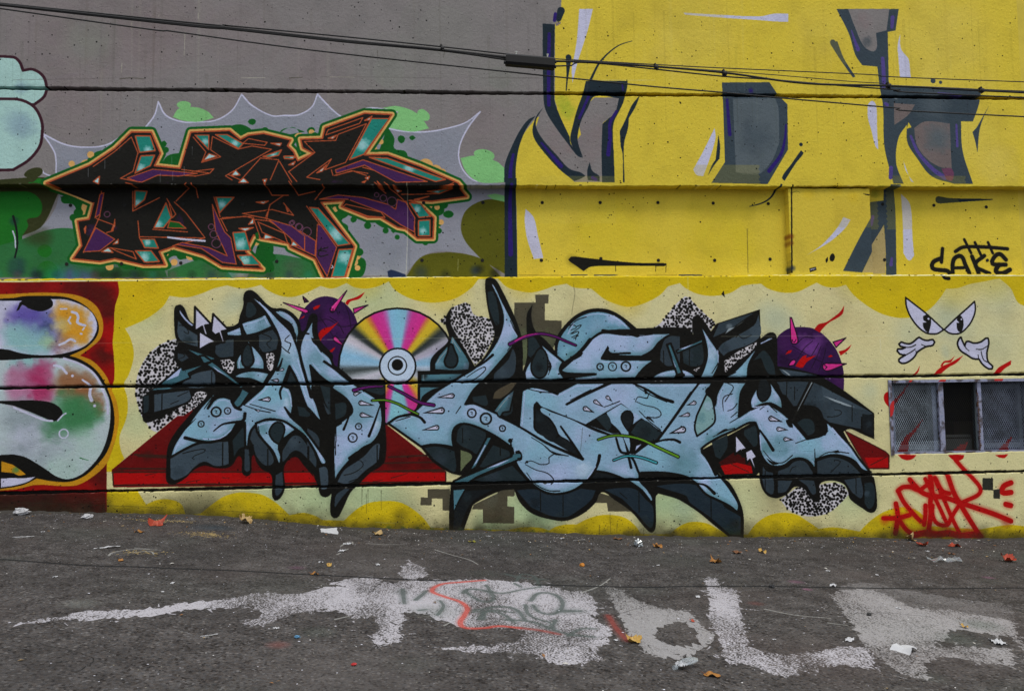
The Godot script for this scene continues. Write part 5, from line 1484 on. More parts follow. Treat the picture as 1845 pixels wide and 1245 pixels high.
func paint_upper_art() -> void:
	# bare concrete with pinkish and greenish cast
	wash(CONC)
	spray(CONCP, 0.4, 247, [411,321])
	spray(CONCP, 0.5, 206, [708,359])
	spray(CONCG, 0.4, 123, [530,340])
	spray(CONCP, 0.3, 185, [1048,312])
	spray(CONCG, 0.25, 164, [1619,453])
	spray(CONCG, 0.2, 185, [1828,300])
	spray(CONCP, 0.3, 164, [1332,435])
	spray(CONCG, 0.25, 123, [2035,469])
	spray(CONCP, 0.3, 144, [1970,641])
	spray(CONCP, 0.4, 185, [476,590])
	spray(CONCP, 0.3, 185, [807,273])
	spray(CONCP, 0.2, 144, [1496,602])
	spray(CONCP, 0.3, 103, [1050,585])
	# pale cloud with white edge behind the left lettering
	shaded(CLOUD, [-370,695, 458,737, 551,744, 609,730, -678,677, 731,674, 766,624, -779,573, 807,624, 867,648, 914,648, 986,641, 1045,603, -1079,543, 1117,584, 1189,622, 1237,621, 1286,618, 1335,588, -1356,539, 1383,569, 1420,606, -1453,625, 1535,592, 1590,592, -1651,604, -1614,667, 1676,678, 1768,678, 1860,659, 1910,640, -1960,601, 1916,659, 1885,722, 1878,773, 1890,817, 1920,854, -1957,868, -2071,878, -2071,929, 1983,923, 1907,961, 1881,1025, 1899,1082, -1955,1148, 1893,1129, 1793,1122, 1731,1144, -1669,1213, -1000,1210, -268,1212, -265,1066, 351,1023, 397,956, -407,913, 422,847, 418,774, 400,737], [[575, 833, 185, CLOUD2, 0.5], [1798, 735, 144, CLOUD2, 0.5], [1607, 1131, 144, CLOUD2, 0.4], [1225, 663, 103, CLOUD2, 0.4]])
	stroke(LAVW, 5.8, 4.5, [370,695, 458,737, 551,744, 609,730, 678,677])
	stroke(LAVW, 5.8, 4.5, [731,674, 766,624, 779,573])
	stroke(LAVW, 5.8, 4.5, [779,573, 807,624, 867,648, 914,648, 986,641, 1045,603, 1079,543])
	stroke(LAVW, 5.8, 4.5, [1079,543, 1117,584, 1189,622, 1237,621])
	stroke(LAVW, 5.8, 4.5, [1232,621, 1286,618, 1335,588, 1356,539])
	stroke(LAVW, 5.8, 4.5, [1356,539, 1383,569, 1420,606, 1453,625, 1535,592, 1590,592, 1651,604])
	stroke(LAVW, 5.8, 4.5, [1614,667, 1676,678, 1768,678, 1860,659, 1910,640, 1960,601])
	stroke(LAVW, 5.8, 4.5, [1960,601, 1916,659, 1885,722, 1878,773, 1890,817, 1920,854, 1945,867])
	stroke(LAVW, 5.8, 4.5, [370,695, 400,737, 418,774, 422,847, 421,859])
	stroke(LAVW, 5.8, 4.5, [421,856, 379,841, 373,829])
	# green and olive spots
	fill(PGRN, [-832,630, 854,598, 914,593, 955,607, -979,632, 926,647, 867,643])
	fill(PGRN, [845,583, 866,570, 896,579, 890,595, 860,598])
	fill(PGRN, [-1596,589, 1652,582, 1725,610, -1768,666, 1706,679, -1614,664, -1655,604])
	fill(PGRN, [1725,603, 1744,592, 1771,616, 1765,636, 1737,632])
	fill(PGRN, [-1884,779, 1940,769, 2020,791, -2054,822, -2053,870, 1957,870, 1908,835])
	fill(PGRN, [1934,760, 1965,744, 2008,759, 2008,782, 1964,779])
	fill(PGRN, [-1983,907, 2014,901, -2055,910, -2055,936, 2014,926])
	fill(OLIVE, [-2058,933, 1983,923, 1907,961, 1884,1025, 1899,1082, -1955,1148, 1986,1170, -2054,1212])
	fill(OLIVE, [-1675,1219, 1731,1144, 1812,1126, 1893,1131, 1967,1155, -2035,1221])
	fill(OLIVE2, [-116,875, 345,856, -420,859, -404,907, 351,1023, -282,1060, -86,895])
	fill(OLIVE2, [310,847, 338,823, 373,826, 367,850, 333,859])
	fill(GREEN, [-86,904, 290,895, 331,913, 350,950, 339,987, 298,999, 302,1023, -282,1060, -280,1212, -95,1211])
	fill(GREEN3, [-92,1127, -282,1072, 381,1036, 469,1036, -487,1067, -501,1213, -95,1211])
	fill(GREEN3, [-802,1190, 915,1148, -975,1142, -1035,1216, -802,1215])
	fill(GREEN3, [-1120,1148, 1180,1130, 1271,1143, -1338,1162, -1338,1218, -1090,1216])
	fill(GREEN3, [-489,1158, 618,1177, -784,1172, -802,1215, -490,1213])
	fill(GREEN3, [-1326,1068, 1362,1062, -1423,1143, -1387,1218, -1326,1217])
	fill(GREEN, [342,874, 362,859, 382,874, 342,876, 324,876])
	fill(GREEN, [336,1115, 361,1091, 388,1115, 365,1140])
	fill(GREEN, [337,1176, 372,1152, 407,1176, 402,1213, 344,1213])
	spray(OLIVE2, 0.7, 53, [352,1066])
	spray(OLIVE2, 0.5, 41, [311,1066])
	spray(NAVY, 0.8, 49, [267,1176])
	spray(NAVY, 0.6, 41, [338,1203])
	spray(INDIGO, 0.7, 61, [454,1204])
	spray(TEALG, 0.6, 53, [402,1204])
	spray(INDIGO, 0.6, 41, [513,1207])
	spray(BLK, 0.5, 45, [560,1201])
	spray(BLK, 0.5, 61, [619,1199])
	spray(BLK, 0.5, 53, [696,1202])
	spray(BLK, 0.4, 53, [767,1199])
	spray(PLUMB, 0.35, 61, [975,1197])
	spray(PLUMB, 0.35, 61, [1253,1192])
	spray(PLUMB, 0.35, 61, [1150,1192])
	spray(NAVY, 0.5, 24, [252,1005])
	spray(NAVY, 0.5, 41, [1731,1201])
	spray(NAVY, 0.7, 28, [1936,1195])
	spray(INK, 0.5, 24, [1954,1189])
	spray(INK, 0.4, 28, [1823,1211])
	spray(INK, 0.6, 28, [2010,1205])
	spray(FOREST, 0.3, 41, [618,1128])
	spray(GREEN3, 0.5, 32, [132,1172])
	spray(GREEN3, 0.5, 32, [174,1172])
	spray(GREEN3, 0.5, 32, [217,1172])
	spray(GREEN3, 0.5, 32, [260,1172])
	spray(GREEN3, 0.5, 32, [303,1172])
	spray(GREEN3, 0.5, 32, [346,1172])
	spray(GREEN3, 0.5, 32, [389,1173])
	spray(GREEN3, 0.5, 32, [432,1173])
	spray(GREEN3, 0.5, 32, [475,1173])
	spray(GREEN3, 0.5, 32, [518,1173])
	spray(GREEN3, 0.5, 32, [562,1173])
	spray(GREEN3, 0.5, 32, [605,1174])
	spray(GREEN3, 0.5, 32, [649,1174])
	spray(GREEN3, 0.5, 32, [692,1174])
	spray(GREEN3, 0.5, 32, [736,1191])
	spray(GREEN3, 0.5, 32, [780,1191])
	spray(GREEN3, 0.5, 32, [824,1191])
	spray(GREEN3, 0.5, 32, [868,1191])
	spray(GREEN3, 0.5, 32, [912,1191])
	spray(GREEN3, 0.5, 32, [956,1192])
	spray(GREEN3, 0.5, 32, [1000,1192])
	spray(GREEN3, 0.5, 32, [1044,1192])
	spray(GREEN3, 0.5, 32, [1089,1192])
	spray(GREEN3, 0.5, 32, [1133,1192])
	spray(GREEN3, 0.5, 32, [1178,1193])
	spray(GREEN3, 0.5, 32, [1222,1193])
	spray(GREEN3, 0.5, 32, [1267,1193])
	spray(GREEN3, 0.5, 32, [1312,1193])
	spray(GREEN3, 0.5, 32, [1357,1193])
	spray(NAVY, 0.35, 24, [132,1202])
	spray(TEALG, 0.35, 24, [200,1202])
	spray(PLUMB, 0.35, 24, [268,1203])
	spray(INK, 0.35, 24, [337,1203])
	spray(NAVY, 0.35, 24, [405,1203])
	spray(TEALG, 0.35, 24, [474,1204])
	spray(PLUMB, 0.35, 24, [543,1204])
	spray(INK, 0.35, 24, [612,1204])
	spray(NAVY, 0.35, 24, [681,1205])
	spray(TEALG, 0.35, 24, [750,1205])
	spray(PLUMB, 0.35, 24, [820,1205])
	spray(INK, 0.35, 24, [890,1206])
	spray(NAVY, 0.35, 24, [960,1206])
	spray(TEALG, 0.35, 24, [1030,1206])
	spray(PLUMB, 0.35, 24, [1101,1207])
	spray(INK, 0.35, 24, [1172,1207])
	spray(NAVY, 0.35, 24, [1243,1207])
	spray(TEALG, 0.35, 24, [1314,1208])
	fill(NAVY, [-1607,1197, 1620,1191, -1675,1210, -1675,1220, -1610,1220])
	stroke(INK, 8.2, 6.2, [248,987, 261,1036, 265,1097, 258,1139])
	stroke(LAVW, 5.2, 4.1, [248,1042, 256,1066, 259,1103])
	fill(FOREST, [-1034,690, 1039,665, 1075,656, 1111,671, -1123,693])
	fill(FOREST, [-1213,701, 1225,676, 1261,667, -1310,682, -1208,701, 1238,673, 1274,667, -1299,704])
	fill(FOREST, [-792,806, 815,775, 856,765, -874,771, -863,821])
	fill(FOREST, [791,729, 803,718, 812,729, 800,744])
	fill(FOREST, [1102,646, 1117,634, 1132,643, 1120,658])
	fill(FOREST, [1317,676, 1335,664, 1347,675, 1329,691])
	fill(FOREST, [-1577,768, -1614,661, 1639,705, 1639,743, 1681,755, -1690,799])
	fill(FOREST, [1651,705, 1663,693, 1679,705, 1666,724])
	fill(FOREST, [1694,701, 1709,693, 1718,703, 1706,712])
	fill(FOREST, [-1411,943, 1460,962, 1460,987, 1436,1006, 1460,1024, -1460,1056, 1424,1018, 1399,962])
	fill(FOREST, [1470,999, 1485,987, 1494,1002, 1479,1013])
	fill(FOREST, [1816,980, 1838,965, 1857,980, 1838,994])
	fill(FOREST, [-1773,930, 1813,930, 1819,974, 1794,993, 1813,1018, 1782,1025])
	fill(FOREST, [-1491,1143, 1521,1150, 1527,1181, 1509,1218, -1460,1218])
	fill(FOREST, [1620,1043, 1633,1036, 1639,1047, 1629,1053])
	fill(FOREST, [-1119,1130, 1131,1093, 1167,1080, 1185,1105, 1179,1149, 1186,1192, 1149,1192, 1131,1179])
	fill(FOREST, [-1120,1130, 1132,1093, 1168,1080, 1186,1105, 1180,1149, 1187,1192, 1150,1192])
	fill(FOREST, [-413,913, 467,925, 496,944, -509,993, 485,993, 461,944, 426,937])
	fill(FOREST, [-618,1147, 707,1165, -784,1169, 772,1184, 630,1177])
	fill(FOREST, [-796,1153, 807,1092, 830,1073, 843,1110, 873,1123, 867,1147, 825,1135])
	fill(FOREST, [-528,791, 563,761, -604,754, 552,797])
	fill(FOREST, [-1553,1006, 1608,1012, -1633,1015, 1608,1034, 1583,1028])
	dot(TAN, 476, 806, 11.3)
	dot(TAN, 542, 772, 12.4)
	dot(TAN, 528, 815, 24.7)
	dot(TAN, 511, 828, 16.5)
	dot(TAN, 1057, 696, 14.4)
	dot(TAN, 1291, 705, 18.5)
	dot(TAN, 1289, 705, 18.5)
	dot(TAN, 1334, 683, 10.3)
	dot(TAN, 1589, 718, 10.3)
	dot(TAN, 1553, 749, 22.7)
	dot(TAN, 1754, 810, 28.8)
	dot(TAN, 1791, 829, 24.7)
	dot(TAN, 1815, 835, 16.5)
	dot(TAN, 1055, 699, 16.5)
	dot(TAN, 1414, 962, 10.3)
	dot(TAN, 1386, 961, 16.5)
	dot(TAN, 1399, 986, 14.4)
	dot(TAN, 1794, 953, 10.3)
	dot(TAN, 1809, 1010, 10.3)
	dot(TAN, 1763, 942, 16.5)
	dot(TAN, 1787, 1037, 18.5)
	dot(TAN, 1490, 1137, 18.5)
	dot(TAN, 1496, 1184, 10.3)
	dot(TAN, 1484, 1162, 14.4)
	dot(TAN, 611, 1143, 18.5)
	dot(TAN, 594, 1174, 14.4)
	dot(TAN, 825, 1159, 12.4)
	dot(TAN, 514, 955, 24.7)
	dot(TAN, 499, 979, 10.3)
	dot(TAN, 780, 1116, 28.8)
	dot(TAN, 908, 1122, 22.7)
	dot(TAN, 884, 1135, 16.5)
	dot(TAN, 1095, 1073, 20.6)
	dot(TAN, 1119, 1080, 18.5)
	dot(TAN, 1110, 1049, 16.5)
	dot(TAN, 1503, 967, 18.5)
	dot(FOREST, 491, 828, 9.3)
	dot(FOREST, 632, 735, 14.8)
	dot(FOREST, 597, 760, 13.0)
	dot(FOREST, 808, 753, 11.1)
	dot(FOREST, 1003, 674, 9.3)
	dot(FOREST, 1165, 679, 13.0)
	dot(FOREST, 1346, 697, 13.0)
	dot(FOREST, 1668, 779, 16.7)
	dot(FOREST, 1711, 804, 11.1)
	dot(FOREST, 1819, 942, 16.7)
	dot(FOREST, 1800, 1043, 11.1)
	dot(FOREST, 1503, 1124, 14.8)
	dot(FOREST, 1435, 1058, 13.0)
	dot(FOREST, 1534, 1024, 13.0)
	dot(FOREST, 1601, 1043, 11.1)
	dot(FOREST, 487, 1072, 16.7)
	dot(FOREST, 461, 992, 13.0)
	dot(FOREST, 518, 1158, 14.8)
	dot(FOREST, 653, 1168, 16.7)
	dot(FOREST, 849, 1135, 14.8)
	dot(FOREST, 902, 1141, 13.0)
	dot(FOREST, 801, 1171, 14.8)
	dot(FOREST, 1161, 1123, 16.7)
	dot(FOREST, 1180, 1142, 14.8)
	dot(FOREST, 1114, 1191, 13.0)
	dot(FOREST, 1749, 1087, 11.1)
	dot(FOREST, 1644, 1068, 9.3)
	dot(FOREST, 431, 925, 14.8)
	dot(FOREST, 479, 974, 16.7)
	# left lettering: green halo, tan rim, orange line, black faces
	edge(FOREST, 39.1, [-388,877, -540,810, -627,748, -685,687, -756,687, -790,766, -769,812, -860,821, -897,686, -1037,679, -1076,712, -1105,696, -1160,689, -1259,713, -1247,735, -1269,757, -1284,791, -1341,763, -1302,744, -1294,710, -1374,707, -1383,666, -1529,610, -1630,614, -1529,768, -1614,766, -1736,811, -1874,872, -1907,912, -1776,930, -1689,927, -1726,939, -1782,993, -1778,1072, -1719,1072, -1676,1037, -1645,1031, -1583,993, -1534,993, -1436,952, -1448,930, -1362,936, -1485,1103, -1451,1221, -1372,1221, -1338,1149, -1247,1105, -1241,1090, -1138,1071, -1113,1058, -1084,1120, -1147,1186, -1054,1180, -999,1176, -933,1135, -822,1101, -771,1119, -793,1169, -716,1170, -612,1145, -559,1156, -462,1145, -493,1097, -476,1005, -518,998, -533,937, -460,903])
	edge(TAN, 20.6, [-388,877, -540,810, -627,748, -685,687, -756,687, -790,766, -769,812, -860,821, -897,686, -1037,679, -1076,712, -1105,696, -1160,689, -1259,713, -1247,735, -1269,757, -1284,791, -1341,763, -1302,744, -1294,710, -1374,707, -1383,666, -1529,610, -1630,614, -1529,768, -1614,766, -1736,811, -1874,872, -1907,912, -1776,930, -1689,927, -1726,939, -1782,993, -1778,1072, -1719,1072, -1676,1037, -1645,1031, -1583,993, -1534,993, -1436,952, -1448,930, -1362,936, -1485,1103, -1451,1221, -1372,1221, -1338,1149, -1247,1105, -1241,1090, -1138,1071, -1113,1058, -1084,1120, -1147,1186, -1054,1180, -999,1176, -933,1135, -822,1101, -771,1119, -793,1169, -716,1170, -612,1145, -559,1156, -462,1145, -493,1097, -476,1005, -518,998, -533,937, -460,903])
	shaded(INKB, [-388,877, -540,810, -627,748, -685,687, -756,687, -790,766, -769,812, -860,821, -897,686, -1037,679, -1076,712, -1105,696, -1160,689, -1259,713, -1247,735, -1269,757, -1284,791, -1341,763, -1302,744, -1294,710, -1374,707, -1383,666, -1529,610, -1630,614, -1529,768, -1614,766, -1736,811, -1874,872, -1907,912, -1776,930, -1689,927, -1726,939, -1782,993, -1778,1072, -1719,1072, -1676,1037, -1645,1031, -1583,993, -1534,993, -1436,952, -1448,930, -1362,936, -1485,1103, -1451,1221, -1372,1221, -1338,1149, -1247,1105, -1241,1090, -1138,1071, -1113,1058, -1084,1120, -1147,1186, -1054,1180, -999,1176, -933,1135, -822,1101, -771,1119, -793,1169, -716,1170, -612,1145, -559,1156, -462,1145, -493,1097, -476,1005, -518,998, -533,937, -460,903], [[810, 851, 28, PURD, 0.6], [615, 1005, 37, PURD, 0.5], [853, 1005, 32, PURD, 0.45], [1033, 943, 28, PURD, 0.4], [1179, 961, 32, PURD, 0.5], [1423, 892, 37, PURD, 0.6], [1270, 992, 32, PURD, 0.6], [1577, 917, 32, PURD, 0.6], [1371, 737, 32, TEALG, 0.18], [598, 809, 32, PLUMB, 0.2], [533, 1042, 32, PURD, 0.7], [991, 1067, 32, PURD, 0.7]])
	edge(RUSTO, 5.8, [-388,877, -540,810, -627,748, -685,687, -756,687, -790,766, -769,812, -860,821, -897,686, -1037,679, -1076,712, -1105,696, -1160,689, -1259,713, -1247,735, -1269,757, -1284,791, -1341,763, -1302,744, -1294,710, -1374,707, -1383,666, -1529,610, -1630,614, -1529,768, -1614,766, -1736,811, -1874,872, -1907,912, -1776,930, -1689,927, -1726,939, -1782,993, -1778,1072, -1719,1072, -1676,1037, -1645,1031, -1583,993, -1534,993, -1436,952, -1448,930, -1362,936, -1485,1103, -1451,1221, -1372,1221, -1338,1149, -1247,1105, -1241,1090, -1138,1071, -1113,1058, -1084,1120, -1147,1186, -1054,1180, -999,1176, -933,1135, -822,1101, -771,1119, -793,1169, -716,1170, -612,1145, -559,1156, -462,1145, -493,1097, -476,1005, -518,998, -533,937, -460,903])
	fill(INKB, [-407,876, -552,816, -627,760, -685,706, -710,766, -693,833, -649,859, -703,870])
	fill(INKB, [-714,871, -787,842, -916,850, -967,839, -981,823, -904,833, -866,826, -906,705, -952,760, -937,799, -1005,778, -969,752, -975,702, -1067,749, -1118,737, -1189,749, -1142,777, -1023,849, -1062,874, -846,872])
	fill(INKB, [-1085,727, -1105,709, -1173,723, -1164,734])
	fill(INKB, [-1095,874, -1118,857, -1070,826, -1154,782, -1214,791, -1184,856, -1148,857, -1142,874])
	fill(INKB, [-1190,874, -1220,798, -1253,874])
	fill(INKB, [-1251,833, -1347,760, -1308,719, -1423,714, -1432,691, -1536,650, -1459,797, -1383,825, -1407,784, -1317,853, -1365,862, -1275,876])
	fill(INKB, [-1395,675, -1523,627, -1511,649, -1386,694])
	fill(INKB, [-1522,815, -1650,870, -1577,870, -1541,837, -1480,828, -1425,846, -1371,871, -1293,871])
	fill(INKB, [-404,886, -1099,883, -1045,962, -997,982, -967,919, -912,895, -829,928, -799,920, -770,974, -744,1033, -747,1061, -699,1062, -693,1005, -652,1042, -610,1024, -562,993, -569,894, -532,937])
	fill(INKB, [-500,1119, -551,1008, -604,1024, -587,1042, -617,1067, -643,1073, -670,1095, -611,1091, -535,1122])
	fill(INKB, [-820,934, -871,974, -935,1067, -872,1067, -853,993])
	fill(INKB, [-699,1062, -747,1036, -866,1046, -935,1067, -854,1086])
	fill(INKB, [-967,993, -1112,985, -1088,1021, -1016,1033, -998,1043])
	fill(INKB, [-687,1018, -611,1097, -694,1098, -702,1067])
	fill(INKB, [-594,1104, -677,1119, -689,1147, -617,1116])
	fill(INKB, [-937,1005, -985,1005, -1025,1068, -1016,1129, -938,1092])
	fill(INKB, [-997,874, -1522,873, -1596,879, -1646,936, -1633,962, -1559,917, -1424,905, -1338,927, -1301,949, -1350,1009, -1341,1074, -1259,1030, -1168,993, -1107,974, -998,985])
	fill(INKB, [-1004,999, -1107,994, -1089,1021, -1008,1030])
	fill(INKB, [-1128,1009, -1225,1052, -1238,1090, -1144,1048])
	fill(INKB, [-1454,943, -1584,973, -1599,993, -1534,988, -1442,952])
	fill(INKB, [-1652,873, -1858,871, -1795,904, -1677,924])
	# orange seams between the black faces
	stroke(RUSTO, 3.7, 3.7, [-906,705, -952,760, -937,799, -1005,778, -969,752, -975,702])
	stroke(RUSTO, 3.7, 3.7, [-1189,749, -1142,777, -1023,849, -1047,864])
	stroke(RUSTO, 3.7, 3.7, [-866,826, -967,839, -981,823, -904,833])
	stroke(RUSTO, 3.7, 3.7, [-975,702, -1067,749, -1118,737, -1189,749])
	stroke(RUSTO, 3.7, 3.7, [-1251,833, -1347,760, -1308,719, -1423,714, -1432,691, -1536,650, -1459,797, -1383,825, -1407,784, -1317,853, -1365,862])
	stroke(RUSTO, 3.7, 3.7, [-1395,675, -1523,627, -1511,649, -1386,694, -1395,675])
	stroke(RUSTO, 3.7, 3.7, [-1522,815, -1577,830, -1638,861])
	stroke(RUSTO, 3.7, 3.7, [-1425,846, -1480,828, -1541,838])
	stroke(RUSTO, 3.7, 3.7, [-552,816, -627,760, -685,706, -710,766])
	stroke(RUSTO, 3.7, 3.7, [-787,842, -916,850, -967,839])
	stroke(RUSTO, 3.7, 3.7, [-1085,727, -1105,709, -1173,723, -1164,734, -1085,727])
	stroke(RUSTO, 3.7, 3.7, [-1454,943, -1584,973, -1599,993, -1534,988, -1442,952, -1454,943])
	stroke(RUSTO, 3.7, 3.7, [-1128,1009, -1225,1052, -1238,1090, -1144,1048, -1128,1009])
	stroke(RUSTO, 3.7, 3.7, [-594,1104, -677,1119, -689,1147, -617,1116, -594,1104])
	stroke(RUSTO, 3.7, 3.7, [-709,766, -693,833, -649,859, -708,871])
	stroke(RUSTO, 3.7, 3.7, [-560,894, -556,987, -500,1122])
	stroke(RUSTO, 3.7, 3.7, [-544,996, -610,1021])
	stroke(RUSTO, 3.7, 3.7, [-673,894, -674,968, -769,918])
	stroke(RUSTO, 3.7, 3.7, [-829,931, -882,875])
	stroke(RUSTO, 3.7, 3.7, [-900,875, -909,918])
	stroke(RUSTO, 3.7, 3.7, [-693,1005, -699,1067, -718,1104])
	stroke(RUSTO, 3.7, 3.7, [-610,999, -604,1042, -581,1048])
	stroke(RUSTO, 3.7, 3.7, [-967,915, -991,993, -1016,1043])
	stroke(RUSTO, 3.7, 3.7, [-985,999, -1082,987, -1112,996])
	stroke(RUSTO, 3.7, 3.7, [-1112,996, -1137,1068])
	stroke(RUSTO, 3.7, 3.7, [-1160,999, -1172,943])
	stroke(RUSTO, 3.7, 3.7, [-997,993, -1118,987])
	stroke(RUSTO, 3.7, 3.7, [-747,1036, -872,1046])
	stroke(RUSTO, 3.7, 3.7, [-796,922, -829,980, -817,993, -805,943])
	stroke(RUSTO, 3.7, 3.7, [-699,1064, -935,1069])
	stroke(RUSTO, 3.7, 3.7, [-819,1098, -935,1069])
	stroke(RUSTO, 3.7, 3.7, [-823,934, -865,974, -935,1067])
	stroke(RUSTO, 3.7, 3.7, [-1072,872, -1149,782, -1215,788])
	stroke(RUSTO, 3.7, 3.7, [-1215,791, -1185,863])
	stroke(RUSTO, 3.7, 3.7, [-1218,794, -1263,872])
	stroke(RUSTO, 3.7, 3.7, [-1251,832, -1281,869])
	stroke(RUSTO, 3.7, 3.7, [-1407,825, -1413,846])
	stroke(RUSTO, 3.7, 3.7, [-1419,846, -1486,829, -1535,846])
	stroke(RUSTO, 3.7, 3.7, [-1161,874, -1179,908, -1240,908])
	stroke(RUSTO, 3.7, 3.7, [-1252,868, -1277,908, -1338,893])
	stroke(RUSTO, 3.7, 3.7, [-1155,996, -1173,943, -1222,908])
	stroke(RUSTO, 3.7, 3.7, [-1071,977, -1180,962, -1259,984, -1222,937])
	stroke(RUSTO, 3.7, 3.7, [-1071,977, -1161,996, -1253,1037, -1338,1081])
	stroke(RUSTO, 3.7, 3.7, [-1601,871, -1646,905, -1677,936])
	stroke(RUSTO, 3.7, 3.7, [-1565,871, -1602,901])
	stroke(RUSTO, 3.7, 3.7, [-1307,949, -1362,1027])
	stroke(RUSTO, 3.7, 3.7, [-1661,905, -1795,901, -1858,872])
	stroke(RUSTO, 3.7, 3.7, [-1677,930, -1707,993, -1710,1062])
	stroke(RUSTO, 3.7, 3.7, [-1338,924, -1375,880])
	stroke(RUSTO, 3.7, 3.7, [-667,875, -691,881])
	stroke(RUSTO, 3.7, 3.7, [-1035,845, -1089,869])
	fill(PURD, [-673,858, -763,825, -922,840, -857,850, -781,847, -725,873, -708,871])
	edge(RUSTO, 3.7, [-673,858, -763,825, -922,840, -857,850, -781,847, -725,873, -708,871])
	fill(PURD, [-1523,787, -1760,868, -1644,871, -1529,807, -1425,838, -1422,825])
	edge(RUSTO, 3.7, [-1523,787, -1760,868, -1644,871, -1529,807, -1425,838, -1422,825])
	fill(PURD, [-500,1119, -542,1030, -611,1073, -558,1116])
	edge(RUSTO, 3.7, [-500,1119, -542,1030, -611,1073, -558,1116])
	fill(PURD, [-961,943, -985,999, -1007,1046, -1029,1068, -1050,1167, -999,1160, -923,1108, -831,1093, -854,1086, -950,1105, -1017,1136, -974,1043])
	edge(RUSTO, 3.7, [-961,943, -985,999, -1007,1046, -1029,1068, -1050,1167, -999,1160, -923,1108, -831,1093, -854,1086, -950,1105, -1017,1136, -974,1043])
	fill(PURD, [-1113,999, -1204,1009, -1283,1043, -1341,1081, -1338,1137, -1259,1099, -1241,1049, -1168,1005])
	edge(RUSTO, 3.7, [-1113,999, -1204,1009, -1283,1043, -1341,1081, -1338,1137, -1259,1099, -1241,1049, -1168,1005])
	fill(PURD, [-1347,1018, -1362,1024, -1419,1106, -1384,1215, -1341,1140])
	edge(RUSTO, 3.7, [-1347,1018, -1362,1024, -1419,1106, -1384,1215, -1341,1140])
	fill(PURD, [-1356,924, -1424,908, -1516,917, -1608,943, -1639,962, -1646,924, -1677,936, -1710,993, -1707,1047, -1657,1021, -1590,974, -1460,924])
	edge(RUSTO, 3.7, [-1356,924, -1424,908, -1516,917, -1608,943, -1639,962, -1646,924, -1677,936, -1710,993, -1707,1047, -1657,1021, -1590,974, -1460,924])
	fill(PURD, [-1169,999, -1252,1024, -1300,1062, -1300,1118, -1246,1068])
	edge(RUSTO, 3.7, [-1169,999, -1252,1024, -1300,1062, -1300,1118, -1246,1068])
	fill(PURD, [-555,906, -569,900, -556,980, -539,993])
	edge(RUSTO, 3.7, [-555,906, -569,900, -556,980, -539,993])
	# teal ends, white chips, purple flanks
	shaded(TEALG, [-699,702, -752,701, -771,756, -715,763], [[744, 753, 18, TEALP, 0.9]])
	edge(RUSTO, 4.9, [-699,702, -752,701, -771,756, -715,763])
	shaded(TEALG, [-720,776, -769,773, -754,812, -700,840], [[721, 821, 20, TEALP, 0.9]])
	edge(RUSTO, 4.9, [-720,776, -769,773, -754,812, -700,840])
	shaded(TEALG, [-912,697, -962,697, -962,751], [[950, 721, 16, TEALP, 0.9]])
	edge(RUSTO, 4.9, [-912,697, -962,697, -962,751])
	shaded(TEALG, [-986,695, -1028,695, -1086,728, -1070,747], [[1057, 727, 18, TEALP, 0.9]])
	edge(RUSTO, 4.9, [-986,695, -1028,695, -1086,728, -1070,747])
	shaded(TEALG, [-1158,776, -1225,751, -1214,771, -1178,780], [[1195, 766, 16, TEALP, 0.9]])
	edge(RUSTO, 4.9, [-1158,776, -1225,751, -1214,771, -1178,780])
	shaded(TEALG, [-1233,775, -1278,774, -1266,785, -1236,783], [[1262, 778, 10, TEALP, 0.9]])
	edge(RUSTO, 4.9, [-1233,775, -1278,774, -1266,785, -1236,783])
	shaded(TEALG, [-1555,630, -1621,630, -1526,766, -1473,787], [[1522, 730, 32, TEALP, 0.9]])
	edge(RUSTO, 4.9, [-1555,630, -1621,630, -1526,766, -1473,787])
	shaded(TEALG, [-1546,777, -1614,780, -1828,860, -1791,868], [[1693, 817, 28, TEALP, 0.9]])
	edge(RUSTO, 4.9, [-1546,777, -1614,780, -1828,860, -1791,868])
	shaded(TEALG, [-680,891, -724,894, -715,925, -681,955], [[691, 937, 18, TEALP, 0.9]])
	edge(RUSTO, 4.9, [-680,891, -724,894, -715,925, -681,955])
	shaded(TEALG, [-793,937, -813,993, -785,1031, -751,1030], [[764, 1017, 22, TEALP, 0.9]])
	edge(RUSTO, 4.9, [-793,937, -813,993, -785,1031, -751,1030])
	shaded(TEALG, [-974,916, -1040,916, -988,974], [[996, 943, 20, TEALP, 0.9]])
	edge(RUSTO, 4.9, [-974,916, -1040,916, -988,974])
	shaded(TEALG, [-1037,1049, -1082,1046, -1102,1116, -1049,1116], [[1064, 1092, 28, TEALP, 0.9]])
	edge(RUSTO, 4.9, [-1037,1049, -1082,1046, -1102,1116, -1049,1116])
	shaded(TEALG, [-1054,1135, -1107,1133, -1138,1170, -1077,1170], [[1082, 1154, 24, TEALP, 0.9]])
	edge(RUSTO, 4.9, [-1054,1135, -1107,1133, -1138,1170, -1077,1170])
	shaded(TEALG, [-705,1073, -753,1073, -768,1107, -718,1104], [[729, 1085, 16, TEALP, 0.9]])
	edge(RUSTO, 4.9, [-705,1073, -753,1073, -768,1107, -718,1104])
	shaded(TEALG, [-685,1116, -742,1116, -772,1156, -719,1159], [[718, 1140, 24, TEALP, 0.9]])
	edge(RUSTO, 4.9, [-685,1116, -742,1116, -772,1156, -719,1159])
	shaded(TEALG, [-1318,954, -1350,957, -1469,1093, -1423,1100], [[1417, 1055, 37, TEALP, 0.9]])
	edge(RUSTO, 4.9, [-1318,954, -1350,957, -1469,1093, -1423,1100])
	shaded(TEALG, [-1427,1115, -1479,1112, -1449,1217, -1400,1217], [[1447, 1143, 32, TEALP, 0.9]])
	edge(RUSTO, 4.9, [-1427,1115, -1479,1112, -1449,1217, -1400,1217])
